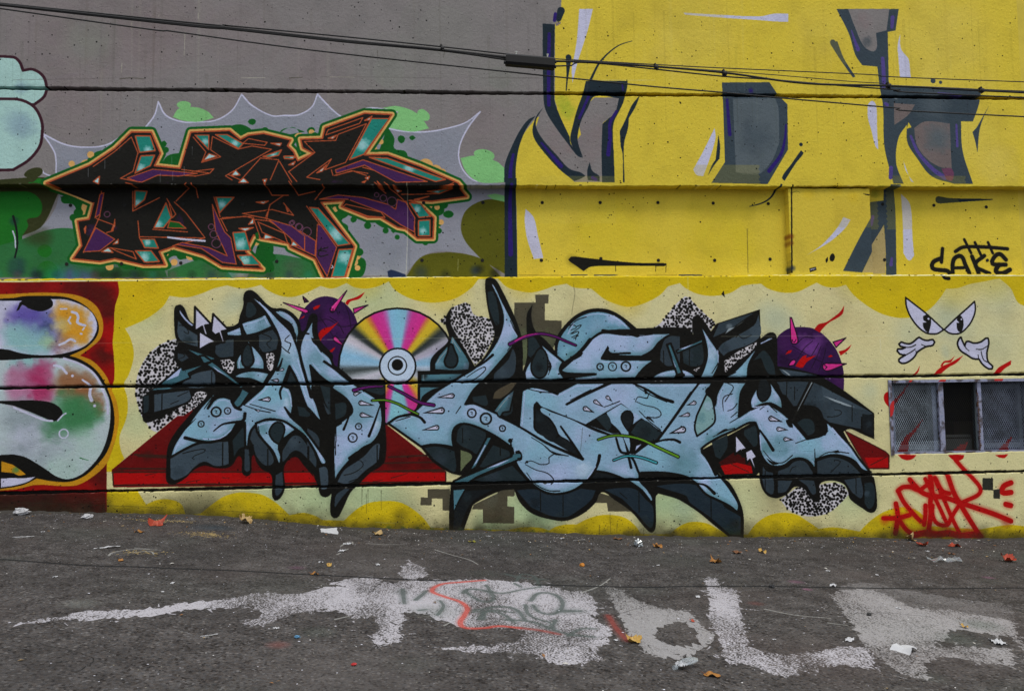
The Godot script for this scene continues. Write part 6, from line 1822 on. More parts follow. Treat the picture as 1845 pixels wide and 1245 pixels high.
	shaded(TEALG, [-1689,936, -1732,939, -1769,988, -1726,992], [[1719, 961, 18, TEALP, 0.9]])
	edge(RUSTO, 4.9, [-1689,936, -1732,939, -1769,988, -1726,992])
	shaded(TEALG, [-1724,1004, -1767,1001, -1767,1063, -1723,1062], [[1740, 1043, 18, TEALP, 0.9]])
	edge(RUSTO, 4.9, [-1724,1004, -1767,1001, -1767,1063, -1723,1062])
	shaded(TEALG, [-1758,892, -1858,879, -1801,901], [[1795, 891, 12, TEALP, 0.9]])
	edge(RUSTO, 4.9, [-1758,892, -1858,879, -1801,901])
	fill(TEALP, [-942,793, -963,766, -993,776])
	edge(RUSTO, 4.1, [-942,793, -963,766, -993,776])
	fill(TEALP, [-1044,848, -1059,827, -1076,846])
	edge(RUSTO, 4.1, [-1044,848, -1059,827, -1076,846])
	fill(TEALP, [-1071,874, -1088,857, -1106,874])
	edge(RUSTO, 4.1, [-1071,874, -1088,857, -1106,874])
	fill(TEALP, [-1157,863, -1172,860, -1166,876])
	edge(RUSTO, 4.1, [-1157,863, -1172,860, -1166,876])
	fill(TEALP, [-1186,726, -1225,726, -1219,736])
	edge(RUSTO, 4.1, [-1186,726, -1225,726, -1219,736])
	fill(TEALP, [-553,871, -575,852, -572,880])
	edge(RUSTO, 4.1, [-553,871, -575,852, -572,880])
	fill(TEALP, [-1529,638, -1557,621, -1547,636])
	edge(RUSTO, 4.1, [-1529,638, -1557,621, -1547,636])
	fill(TEALP, [-1395,706, -1426,694, -1413,708])
	edge(RUSTO, 4.1, [-1395,706, -1426,694, -1413,708])
	fill(TEALP, [-1353,837, -1389,806, -1374,830])
	edge(RUSTO, 4.1, [-1353,837, -1389,806, -1374,830])
	fill(TEALP, [-1251,807, -1275,794, -1269,807])
	edge(RUSTO, 4.1, [-1251,807, -1275,794, -1269,807])
	fill(TEALP, [-1531,855, -1547,849, -1541,862])
	edge(RUSTO, 4.1, [-1531,855, -1547,849, -1541,862])
	fill(TEALP, [-1519,871, -1534,865, -1528,873])
	edge(RUSTO, 4.1, [-1519,871, -1534,865, -1528,873])
	fill(TEALP, [-1575,867, -1596,889, -1584,883])
	edge(RUSTO, 4.1, [-1575,867, -1596,889, -1584,883])
	fill(TEALP, [-1633,882, -1661,892, -1646,898])
	edge(RUSTO, 4.1, [-1633,882, -1661,892, -1646,898])
	fill(TEALP, [-1094,1018, -1112,993, -1112,1015])
	edge(RUSTO, 4.1, [-1094,1018, -1112,993, -1112,1015])
	fill(TEALP, [-1058,1033, -1112,1030, -1082,1043])
	edge(RUSTO, 4.1, [-1058,1033, -1112,1030, -1082,1043])
	fill(TEALP, [-1149,1074, -1155,1055, -1188,1068])
	edge(RUSTO, 4.1, [-1149,1074, -1155,1055, -1188,1068])
	fill(TEALP, [-1249,1099, -1258,1080, -1276,1099])
	edge(RUSTO, 4.1, [-1249,1099, -1258,1080, -1276,1099])
	fill(TEALP, [-605,1091, -623,1073, -623,1088])
	edge(RUSTO, 4.1, [-605,1091, -623,1073, -623,1088])
	fill(TEALP, [-564,1119, -588,1104, -606,1122])
	edge(RUSTO, 4.1, [-564,1119, -588,1104, -606,1122])
	fill(TEALP, [-501,1033, -507,1024, -505,1051])
	edge(RUSTO, 4.1, [-501,1033, -507,1024, -505,1051])
	fill(TEALP, [-610,1024, -610,1008, -598,1042])
	edge(RUSTO, 4.1, [-610,1024, -610,1008, -598,1042])
	fill(TEALP, [-1121,934, -1166,930, -1148,940])
	edge(RUSTO, 4.1, [-1121,934, -1166,930, -1148,940])
	fill(TEALP, [-1708,923, -1764,911, -1720,925])
	edge(RUSTO, 4.1, [-1708,923, -1764,911, -1720,925])
	fill(TEALP, [-1231,952, -1240,968, -1237,971])
	edge(RUSTO, 4.1, [-1231,952, -1240,968, -1237,971])
	fill(FOREST, [-807,1005, -842,1011, -867,1033, -800,1031])
	edge(RUSTO, 4.1, [-807,1005, -842,1011, -867,1033, -800,1031])
	fill(FOREST, [-1118,1052, -1130,1046, -1132,1074, -1121,1074])
	ring(PLUMB, 958, 1027, 10.3, 3.3)
	ring(PLUMB, 967, 1055, 13.4, 3.3)
	ring(PLUMB, 977, 1089, 16.5, 3.3)
	ring(PLUMB, 582, 980, 10.3, 3.3)
	ring(PLUMB, 1251, 1014, 8.2, 3.3)
	ring(PLUMB, 1278, 1027, 12.4, 3.3)
	ring(PLUMB, 1255, 1011, 8.2, 3.3)
	ring(PLUMB, 1281, 1029, 12.4, 3.3)
	ring(PLUMB, 1308, 1046, 16.5, 3.3)
	ring(PLUMB, 1568, 907, 8.2, 3.3)
	ring(PLUMB, 1593, 920, 12.4, 3.3)
	ring(PLUMB, 1625, 933, 17.5, 3.3)
	faint(LAVW2, 0.4, 1.6, 1.0, [593,791, 593,825])
	faint(LAVW2, 0.4, 1.6, 1.0, [644,723, 645,757])
	faint(LAVW2, 0.4, 1.6, 1.0, [790,839, 790,873])
	faint(LAVW2, 0.4, 1.6, 1.0, [834,833, 834,867])
	faint(LAVW2, 0.4, 1.6, 1.0, [875,814, 875,848])
	faint(LAVW2, 0.4, 1.6, 1.0, [903,740, 904,774])
	faint(LAVW2, 0.4, 1.6, 1.0, [535,822, 535,855])
	faint(LAVW2, 0.4, 1.6, 1.0, [830,778, 830,812])
	stroke(LAVW, 7.2, 7.2, [802,1066, 854,1073, 935,1080])
	stroke(LAVW, 6.2, 4.9, [872,1075, 932,1081])
	stroke(INKB, 4.1, 4.1, [1350,1118, 1387,1106])
	stroke(INKB, 4.1, 4.1, [1362,1106, 1353,1137, 1387,1134])
	stroke(INKB, 3.7, 3.7, [1350,1118, 1381,1121])
	stroke(LAVW, 3.3, 3.3, [1402,1174, 1406,1181, 1399,1184])
	# pale blue bubble at the left margin
	shaded(BUBB, [-24,411, 261,412, 284,429, -298,462, 331,457, 367,480, 381,518, 375,556, -340,588, -29,590], [[292, 525, 32, BUBB2, 0.8]])
	edge(WINE, 10.3, [-24,411, 261,412, 284,429, -298,462, 331,457, 367,480, 381,518, 375,556, -340,588, -29,590])
	shaded(BUBB, [-50,572, 266,568, 309,577, 345,603, 368,652, 370,695, 362,743, 326,792, -272,829, -58,836], [[299, 670, 61, BUBB2, 0.9], [276, 652, 61, BUBB2, 0.6]])
	edge(WINE, 10.3, [-50,572, 266,568, 309,577, 345,603, 368,652, 370,695, 362,743, 326,792, -272,829, -58,836])
	# yellow wall with dark letters at the right
	shaded(YUP, [-2280,-13, 2277,141, 2267,241, -2250,255, -2244,553, 2248,596, -2171,622, 2120,693, 2093,789, -2088,873, -2091,864, 2096,967, -2095,1222, -2093,1349, -4285,1366, -4332,-57], [[2786, 285, 247, YUP2, 0.4], [3783, 315, 288, YUP2, 0.5], [3876, 692, 206, YUP2, 0.45], [2454, 1052, 185, YUP3, 0.4], [2886, 1075, 185, YUP3, 0.4], [3291, 278, 164, YUP2, 0.3], [3662, 1098, 164, YUP3, 0.3], [2292, 597, 45, LIMEY, 0.7], [2274, 558, 41, LIMEY, 0.6], [3510, 897, 24, MOSSY, 0.7], [3983, 802, 123, YUP2, 0.5]])
	patch(YUPB, [-3158,875, -3481,874, -3481,976, -3466,1218, -3152,1216], 0.35)
	shaded(CONC, [-2179,630, -2198,585, 2210,598, 2253,661, 2302,725, -2341,686, 2336,635, 2369,571, -2395,542, -2493,541, 2476,595, -2425,641, -2420,868, -2312,868, 2263,814, 2195,744, 2168,675], [[2378, 698, 103, CONCP, 0.4], [2239, 718, 82, CONCP, 0.4]])
	fill(SLU0, [-2202,256, -2249,258, 2242,546, 2258,604, -2298,696, 2302,725, -2346,775, 2327,769, 2290,721, 2247,661, 2210,598, 2201,547])
	stroke(VIO2, 12.4, 14.4, [2227,296, 2224,379, 2222,457, 2221,572])
	stroke(SLU0, 28.8, 20.6, [2274,204, 2264,237])
	stroke(VIO2, 12.4, 12.4, [2252,217, 2248,243])
	fill(CONCP, [-2251,255, 2273,249, -2254,266])
	fill(SLU0, [-2169,616, 2137,659, 2108,726, 2093,802, -2090,870, -2047,870, 2051,802, 2077,735, 2109,672, 2141,630])
	stroke(VIO2, 10.3, 16.5, [2083,764, 2073,814, 2069,870])
	fill(SLU0, [-2051,854, -2094,854, -2095,1221, -2047,1221])
	stroke(VIO2, 12.4, 18.5, [2075,878, 2071,942, 2071,1133])
	fill(SLU0, [-2199,582, 2172,630, 2172,662, 2196,706, 2245,763, 2294,817, 2338,832, -2355,845, 2338,855, -2312,865, 2257,820, 2201,757, 2165,706, 2157,668, 2172,617])
	stroke(VIO2, 8.2, 16.5, [2190,719, 2226,763, 2263,807])
	fill(SLU0, [-2364,478, -2525,476, 2521,508, -2505,563, 2489,595, 2469,634, 2463,672, 2465,762, -2466,869, -2418,869, 2418,762, -2424,644, 2450,621, 2473,602, -2490,544, 2398,537, 2368,584, 2342,635, 2328,693, 2331,724, -2346,772, 2315,744, 2300,705, 2310,654, 2330,584, 2350,532])
	stroke(VIO2, 10.3, 10.3, [2376,532, 2353,584, 2336,622])
	stroke(VIO2, 10.3, 16.5, [2479,595, 2453,641, 2452,692, 2444,762])
	stroke(VIO2, 6.2, 6.2, [2504,492, 2506,512])
	fill(SLU0, [-2363,861, 2362,826, -2372,791, 2382,826, 2408,845, -2408,865])
	stroke(VIO2, 12.4, 12.4, [2382,851, 2394,858])
	stroke(SLU0, 9.5, 2.1, [2382,474, 2416,409, 2462,360, 2501,334, 2546,319])
	dot(SLU0, 2299, 386, 10.7)
	fill(SLU0, [-2289,388, -2311,388, 2295,475, -2290,517, -2286,517, 2290,456])
	fill(LAVW, [-2344,196, -2397,195, 2375,280, 2347,365, 2334,404, -2312,488, 2311,430, 2322,378, 2333,313])
	fill(LAVW, [-2749,204, 2892,210, 3049,214, 3108,202, -3164,201, -3163,234, 3107,233, 3048,229, 2891,221, -2755,212])
	fill(LAVW, [-2858,656, 2860,696, 2836,773, -2808,844, 2782,840, -2770,818, 2811,747])
	fill(LAVW, [-3611,275, 3612,335, 3640,374, 3643,387, -3646,450, -3602,451, 3600,381, 3599,322])
	fill(LAVW, [-3467,561, 3486,544, 3501,561, 3501,652, -3502,737, 3491,724, 3477,659, 3466,613])
	fill(LAVW, [-3600,779, 3609,821, -3639,867, -3627,863])
	fill(LAVW, [-3614,897, 3649,940, 3653,1075, -3656,1144, 3635,1163, -3613,1134, 3616,1009])
	fill(LAVW, [-3358,999, -3386,1010, 3364,1042, 3302,1094, -3207,1147, 3268,1107, 3331,1042])
	fill(LAVW, [-2130,958, 2161,993, 2176,1063, -2195,1148, -2159,1152, 2135,1076, 2126,1006])
	fill(SLU0, [-2572,530, 2553,576, -2526,621, 2522,659, 2505,723, -2504,869, -2498,869, 2499,762, -2492,730, -2490,672, 2513,627, 2540,569])
	fill(SLU0, [-2872,683, 2877,728, -2873,776, 2854,799, -2826,842, 2841,805, -2858,779])
	shaded(SLU, [-2892,478, -3079,475, -3111,525, -3147,562, -3143,739, -3058,874, -2839,870, -2894,789, -2894,566], [[3005, 509, 12, VIO2, 0.9]])
	stroke(VIO2, 10.3, 14.4, [2910,546, 2912,598, 2916,682])
	stroke(VIO2, 6.2, 16.5, [3138,642, 3133,694, 3114,759, 3066,823])
	shaded(SLU2, [-2933,541, -3099,538, 3111,577, -3109,713, 3081,778, -3034,830, 2988,833, -2935,827], [[3018, 694, 82, SLU, 0.4]])
	stroke(SLU2, 2.1, 2.1, [2935,827, 2988,835, 3034,830, 3081,778])
	fill(SLU0, [-3194,742, 3204,752, 3173,791, 3125,862, -3127,863, 3115,849, 3153,797])
	dot(SLU0, 3195, 719, 7.0)
	stroke(SLU0, 8.2, 3.3, [3112,877, 3091,911, 3057,934, 3004,949])
	dot(SLU, 3338, 313, 11.3)
	fill(SLU, [-3327,319, -3356,308, 3380,377, -3423,449, -3413,453, 3366,384])
	fill(SLU, [-3358,179, -3610,175, -3593,262, -3561,268, 3559,362, -3554,534, -3526,541, 3518,481, -3513,408, -3452,403, 3427,364, 3404,278])
	shaded(CONC, [-3405,178, -3572,175, -3557,262, -3514,273, 3508,343, 3465,330, 3432,258], [[3475, 310, 28, SLU, 0.5], [3466, 230, 41, CONCP, 0.4]])
	stroke(VIO3, 4.1, 16.5, [3415,264, 3426,304, 3438,340])
	stroke(VIO3, 16.5, 12.4, [3584,209, 3579,249])
	stroke(VIO3, 14.4, 18.5, [3536,375, 3537,428, 3536,521])
	shaded(SLU, [-3551,488, -3931,496, 3917,557, -3890,623, -3841,623, 3842,742, -3877,871, -3800,871, 3711,841, 3655,769, 3621,710, -3621,638, 3585,691, 3571,789, -3597,871, -3557,871, 3527,724, 3529,587, -3524,494], [[3731, 558, 82, SLU2, 0.6]])
	fill(BRNG, [-3572,553, -3658,558, 3629,599, -3571,640])
	shaded(BRNG, [-3650,651, 3695,625, -3795,632, -3794,811, 3746,805, 3694,772, 3657,717], [[3745, 689, 70, SLU2, 0.9]])
	stroke(VIO3, 10.3, 18.5, [3635,684, 3662,749, 3719,815, 3764,847])
	stroke(VIO3, 8.2, 10.3, [3822,637, 3821,722])
	stroke(VIO3, 8.2, 8.2, [3754,512, 3801,515, 3848,521])
	stroke(VIO3, 14.4, 10.3, [3545,560, 3538,554])
	stroke(VIO3, 16.5, 14.4, [3550,809, 3546,848])
	fill(PLUMB, [-3752,811, 3796,814, 3793,860, -3770,854])
	fill(YUP, [-3628,628, -3640,648, -3620,655])
	dot(SLU, 3736, 462, 10.3)
	dot(SLU, 3766, 468, 6.6)
	fill(SLU, [-3959,560, 3930,616, 3914,663, -3902,748, 3895,702, -3886,666, -3905,646])
	fill(SLU, [-3478,932, -3542,925, -3545,874, -3585,874, 3588,976, -3581,1220, -3539,1219, 3542,1107, -3539,1021, 3509,1068, -3477,1114, -3423,1215, -3348,1208, 3415,1087, -3481,980])
	fill(SANDB, [-3538,1024, 3542,1107, -3537,1215, -3424,1215, -3479,1110])
	stroke(VIO3, 12.4, 10.3, [3496,989, 3488,1022])
	stroke(VIO3, 8.2, 14.4, [3565,1153, 3561,1179])
	dot(SLU0, 3768, 922, 14.4)
	fill(SLU0, [-3766,907, 3813,915, -3989,918, -3989,922, 3880,929, -3771,937])
	fill(BLK2, [3298,1152, 3310,1140, 3318,1155, 3309,1172, 3299,1170])
	fill(BLK2, [3281,1162, 3290,1153, 3290,1168, 3284,1178])
	fill(BLK2, [-3215,1198, -3242,1192, -3243,1205, -3217,1213])
	stroke(LAVW, 1.9, 1.9, [-3220,1206, -3222,1200])
	stroke(LAVW, 1.9, 1.9, [-3225,1204, -3227,1198])
	stroke(LAVW, 1.9, 1.9, [-3230,1203, -3232,1197])
	stroke(LAVW, 1.9, 1.9, [-3236,1202, -3238,1196])
	stroke(LAVW, 1.4, 1.4, [-3222,1203, -3227,1203])
	stroke(LAVW, 1.4, 1.4, [-3228,1202, -3234,1202])
	haze_line(BLK2, 30.0, [2301,1156, 2339,1172, 2351,1185])
	fill(BLK2, [2290,1154, 2301,1143, 2365,1149, -2460,1160, 2556,1168, 2668,1170, 2671,1176, -2661,1181, 2492,1179, 2377,1182, -2348,1199, 2320,1178])
	stroke(BLK2, 2.1, 1.6, [-2472,1176, -2472,1201])
	stroke(BLK2, 2.1, 1.6, [-2628,1178, -2627,1202])
	stroke(BLK2, 2.1, 1.6, [-2668,1180, -2666,1204])
	haze_line(SLU0, 13.0, [3773,1116, 3766,1170])
	stroke(BLK2, 13.9, 13.9, [3773,1116, 3766,1170])
	haze_line(SLU0, 15.6, [3767,1154, 3732,1170, 3728,1193, 3758,1201, 3791,1206, 3800,1226, 3773,1238, 3759,1232])
	stroke(BLK2, 16.7, 16.7, [3767,1154, 3732,1170, 3728,1193, 3758,1201, 3791,1206, 3800,1226, 3773,1238, 3759,1232])
	haze_line(SLU0, 15.6, [3810,1214, 3811,1180, 3821,1154, 3848,1147, 3863,1180, 3878,1214])
	stroke(BLK2, 16.7, 16.7, [3810,1214, 3811,1180, 3821,1154, 3848,1147, 3863,1180, 3878,1214])
	haze_line(SLU0, 11.7, [3815,1193, 3869,1192])
	stroke(BLK2, 12.5, 12.5, [3815,1193, 3869,1192])
	haze_line(SLU0, 15.6, [3892,1148, 3904,1180, 3916,1215])
	stroke(BLK2, 16.7, 16.7, [3892,1148, 3904,1180, 3916,1215])
	haze_line(SLU0, 14.3, [3943,1145, 3904,1182, 3940,1207, 3960,1215])
	stroke(BLK2, 15.3, 15.3, [3943,1145, 3904,1182, 3940,1207, 3960,1215])
	haze_line(SLU0, 15.6, [4031,1161, 4005,1138, 3980,1155, 3975,1177, 4029,1181])
	stroke(BLK2, 16.7, 16.7, [4031,1161, 4005,1138, 3980,1155, 3975,1177, 4029,1181])
	haze_line(SLU0, 16.9, [4002,1181, 3987,1207, 4014,1215, 4045,1201])
	stroke(BLK2, 18.1, 18.1, [4002,1181, 3987,1207, 4014,1215, 4045,1201])
	haze_line(SLU0, 13.0, [3825,1128, 3857,1111, 3938,1110, 4040,1118])
	stroke(BLK2, 13.9, 13.9, [3825,1128, 3857,1111, 3938,1110, 4040,1118])
	haze_line(SLU0, 10.4, [3864,1080, 3889,1134])
	stroke(BLK2, 11.1, 11.1, [3864,1080, 3889,1134])
	haze_line(SLU0, 10.4, [3907,1092, 3930,1144])
	stroke(BLK2, 11.1, 11.1, [3907,1092, 3930,1144])
	haze_line(SLU0, 10.4, [3961,1092, 3978,1135])
	stroke(BLK2, 11.1, 11.1, [3961,1092, 3978,1135])
	# seams, drips and weathering
	faint(CONCD, 0.4, 2.3, 2.3, [263,497, 417,493, 628,486])
	faint(CONCD, 0.4, 2.3, 2.3, [1367,473, 1608,472, 1816,473])
	faint(CONCD, 0.4, 2.3, 2.3, [1956,470, 2204,470])
	faint(CONCD, 0.4, 2.3, 2.3, [1994,467, 2181,467])
	faint(GRIME, 0.4, 4.5, 2.9, [641,489, 681,485, 727,489])
	faint(GRIME, 0.4, 4.5, 2.9, [1253,479, 1301,476])
	faint(CHALK2, 0.4, 2.5, 2.1, [1076,480, 1164,479])
	faint(CHALK2, 0.4, 2.5, 2.1, [1401,473, 1490,473])
	faint(CHALK2, 0.4, 2.5, 2.1, [2425,474, 2630,472])
	faint(CHALK2, 0.4, 2.9, 1.6, [678,276, 678,304])
	faint(CHALK2, 0.4, 2.9, 1.6, [778,246, 774,253])
	faint(CHALK2, 0.4, 2.9, 1.6, [872,308, 870,400])
	faint(CHALK2, 0.4, 2.9, 1.6, [919,237, 919,258])
	faint(CHALK2, 0.4, 2.9, 1.6, [647,431, 646,466])
	faint(GRIME, 0.4, 2.5, 1.6, [1577,369, 1579,405])
	faint(GRIME, 0.4, 2.5, 1.6, [1828,373, 1824,395])
	faint(CHALK2, 0.4, 3.3, 2.5, [1684,873, 1683,1044, 1676,1216])
	faint(CHALK2, 0.4, 2.1, 2.1, [1872,1151, 1870,1195])
	faint(GRIME, 0.4, 1.9, 1.9, [-2990,1036, -2988,1207])
	faint(GRIME, 0.4, 1.9, 1.9, [-2992,1035, -2989,1209])
	stroke(BLK2, 5.4, 6.2, [-3157,878, -3146,1213])
	spray(RUSTS, 0.7, 16, [3148,1074])
	spray(RUSTS, 0.5, 16, [3147,1100])
	spray(NAVY, 0.7, 16, [3150,1197])
	fill(BLK2, [-3439,907, -3476,911, 3462,915, -3449,912])
	faint(GRIME, 0.4, 3.1, 2.1, [3157,905, 3177,898, 3190,904])
	faint(GRIME, 0.4, 2.1, 2.1, [3464,953, 3471,947])
	spray(GOLD, 0.25, 32, [3335,889])
	spray(GOLD, 0.25, 32, [3223,905])
	spray(GOLD, 0.25, 32, [3401,922])
	stroke(NAVY, 4.1, 2.9, [2300,1214, 2363,1213])
	stroke(NAVY, 4.1, 2.9, [2389,1215, 2478,1215])
	stroke(NAVY, 4.9, 4.1, [2718,1216, 2806,1217])
	faint(GRIME, 0.4, 2.9, 2.1, [2098,1213, 2287,1215])
	faint(GRIME, 0.4, 2.9, 2.1, [2593,1216, 2709,1216])


# ------------------------------------------------------------------ wall geometry
func wobble(x: float, s: float) -> float:
	return 0.003 * sin(x * 3.3 + s) + 0.002 * sin(x * 19.1 + 2.0 * s) + 0.0018 * sin(x * 47.0 + 3.0 * s) + 0.0012 * sin(x * 90.0 + s)

# one cast band of wall: front face, chipped arrises top and bottom, returns at the ends
func band(x0: float, x1: float, y0: float, y1: float, zf: float, zb: float, top: float, mats: Array, height: float, bevel := 0.007) -> ArrayMesh:
	var mesh := ArrayMesh.new()
	var mid := XL + 2048 / PX
	var cuts := [[x0, minf(x1, mid), 0], [maxf(x0, mid), x1, 1]]
	for c in cuts:
		if c[1] - c[0] < 0.001:
			continue
		var st := mb()
		var n := maxi(1, int(ceil((c[1] - c[0]) / 0.03)))
		var prev := []
		for i in n + 1:
			var x := lerpf(c[0], c[1], float(i) / n)
			var wt := wobble(x, y1)
			var wb := wobble(x, y0 * 3.0 + 1.0)
			var pr := [Vector3(x, y1 + wt, zb), Vector3(x, y1 + wt, zf - bevel), Vector3(x, y1 + wt - bevel, zf), Vector3(x, y0 + wb + bevel, zf), Vector3(x, y0 + wb, zf - bevel), Vector3(x, y0 + wb, zb)]
			if i > 0:
				for k in 5:
					var q := [prev[k], pr[k], pr[k + 1], prev[k + 1]]
					var uv := []
					for v in q:
						uv.append(Vector2((v.x - XL) * PX / 2048.0 - c[2], (top - v.y) * PX / height))
					quad(st, q[0], q[1], q[2], q[3], uv[0], uv[1], uv[2], uv[3])
			if (i == 0 and c[0] == x0) or (i == n and c[1] == x1):
				var uv := []
				for v in pr:
					uv.append(Vector2((v.x - XL) * PX / 2048.0 - c[2], (top - v.y) * PX / height))
				var order := [[0, 2, 1], [0, 3, 2], [0, 5, 3], [3, 5, 4]]
				for tri in order:
					var t: Array = tri if i == n else [tri[0], tri[2], tri[1]]
					for k in [t[0], t[2], t[1]]:
						st.set_uv(uv[k])
						st.add_vertex(pr[k])
			prev = pr
		st.set_material(mats[c[2]])
		st.generate_normals()
		st.generate_tangents()
		st.commit(mesh)
	return mesh

func plain_concrete(c: Color) -> StandardMaterial3D:
	var m := flat(c, 0.85)
	var f := FastNoiseLite.new()
	f.seed = 5
	f.frequency = 0.02
	f.fractal_octaves = 5
	var t := NoiseTexture2D.new()
	t.width = 512
	t.height = 512
	t.seamless = true
	t.noise = f
	t.color_ramp = Gradient.new()
	t.color_ramp.colors = PackedColorArray([Color(0.9, 0.9, 0.9), Color(1, 1, 1)])
	m.albedo_texture = t
	m.uv1_triplanar = true
	m.uv1_world_triplanar = true
	m.uv1_scale = Vector3(0.35, 0.35, 0.35)
	return m

# a painted figure: its coat of paint as a skin of its own, a millimetre proud of the band it is on
func coat(parent: Node3D, called: String, label: String, a: Array, spans: Array, top: float, mats: Array, height: float, proud: float) -> void:
	var p := curve(a)
	var mesh := ArrayMesh.new()
	var tools := [null, null]
	for s in spans:
		for k in 2:
			var xa := maxf(2048.0 * k, (s[2] - XL) * PX)
			var xb := minf(2048.0 * (k + 1), (s[3] - XL) * PX)
			if xb <= xa:
				continue
			var r := PackedVector2Array([Vector2(xa, (top - s[1]) * PX + 8), Vector2(xb, (top - s[1]) * PX + 8), Vector2(xb, (top - s[0]) * PX - 8), Vector2(xa, (top - s[0]) * PX - 8)])
			for piece in Geometry2D.intersect_polygons(p, r):
				if Geometry2D.is_polygon_clockwise(piece):
					continue
				var tri := Geometry2D.triangulate_polygon(piece)
				if tri.is_empty():
					continue
				if tools[k] == null:
					tools[k] = mb()
				for t in range(0, tri.size(), 3):
					var v := [piece[tri[t]], piece[tri[t + 1]], piece[tri[t + 2]]]
					if (v[1] - v[0]).cross(v[2] - v[0]) < 0:
						v = [v[0], v[2], v[1]]
					for q in v:
						tools[k].set_uv(Vector2(q.x / 2048.0 - k, q.y / height))
						tools[k].add_vertex(Vector3(XL + q.x / PX, top - q.y / PX, s[4] + proud))
	for k in 2:
		if tools[k] != null:
			tools[k].set_material(mats[k])
			tools[k].generate_normals()
			tools[k].generate_tangents()
			tools[k].commit(mesh)
	if mesh.get_surface_count() == 0:
		return
	var o := obj(called, mesh, null, parent)
	if label:
		o.set_meta("label", label)

const G2A := 1.708      # grooves of the lower wall
const G2B := 1.738
const G3A := 0.670
const G3B := 0.700
const LTOP := 2.817
const WX0 := 4.525      # window opening
const WX1 := 6.72
const WY0 := 0.895
const WY1 := 1.674

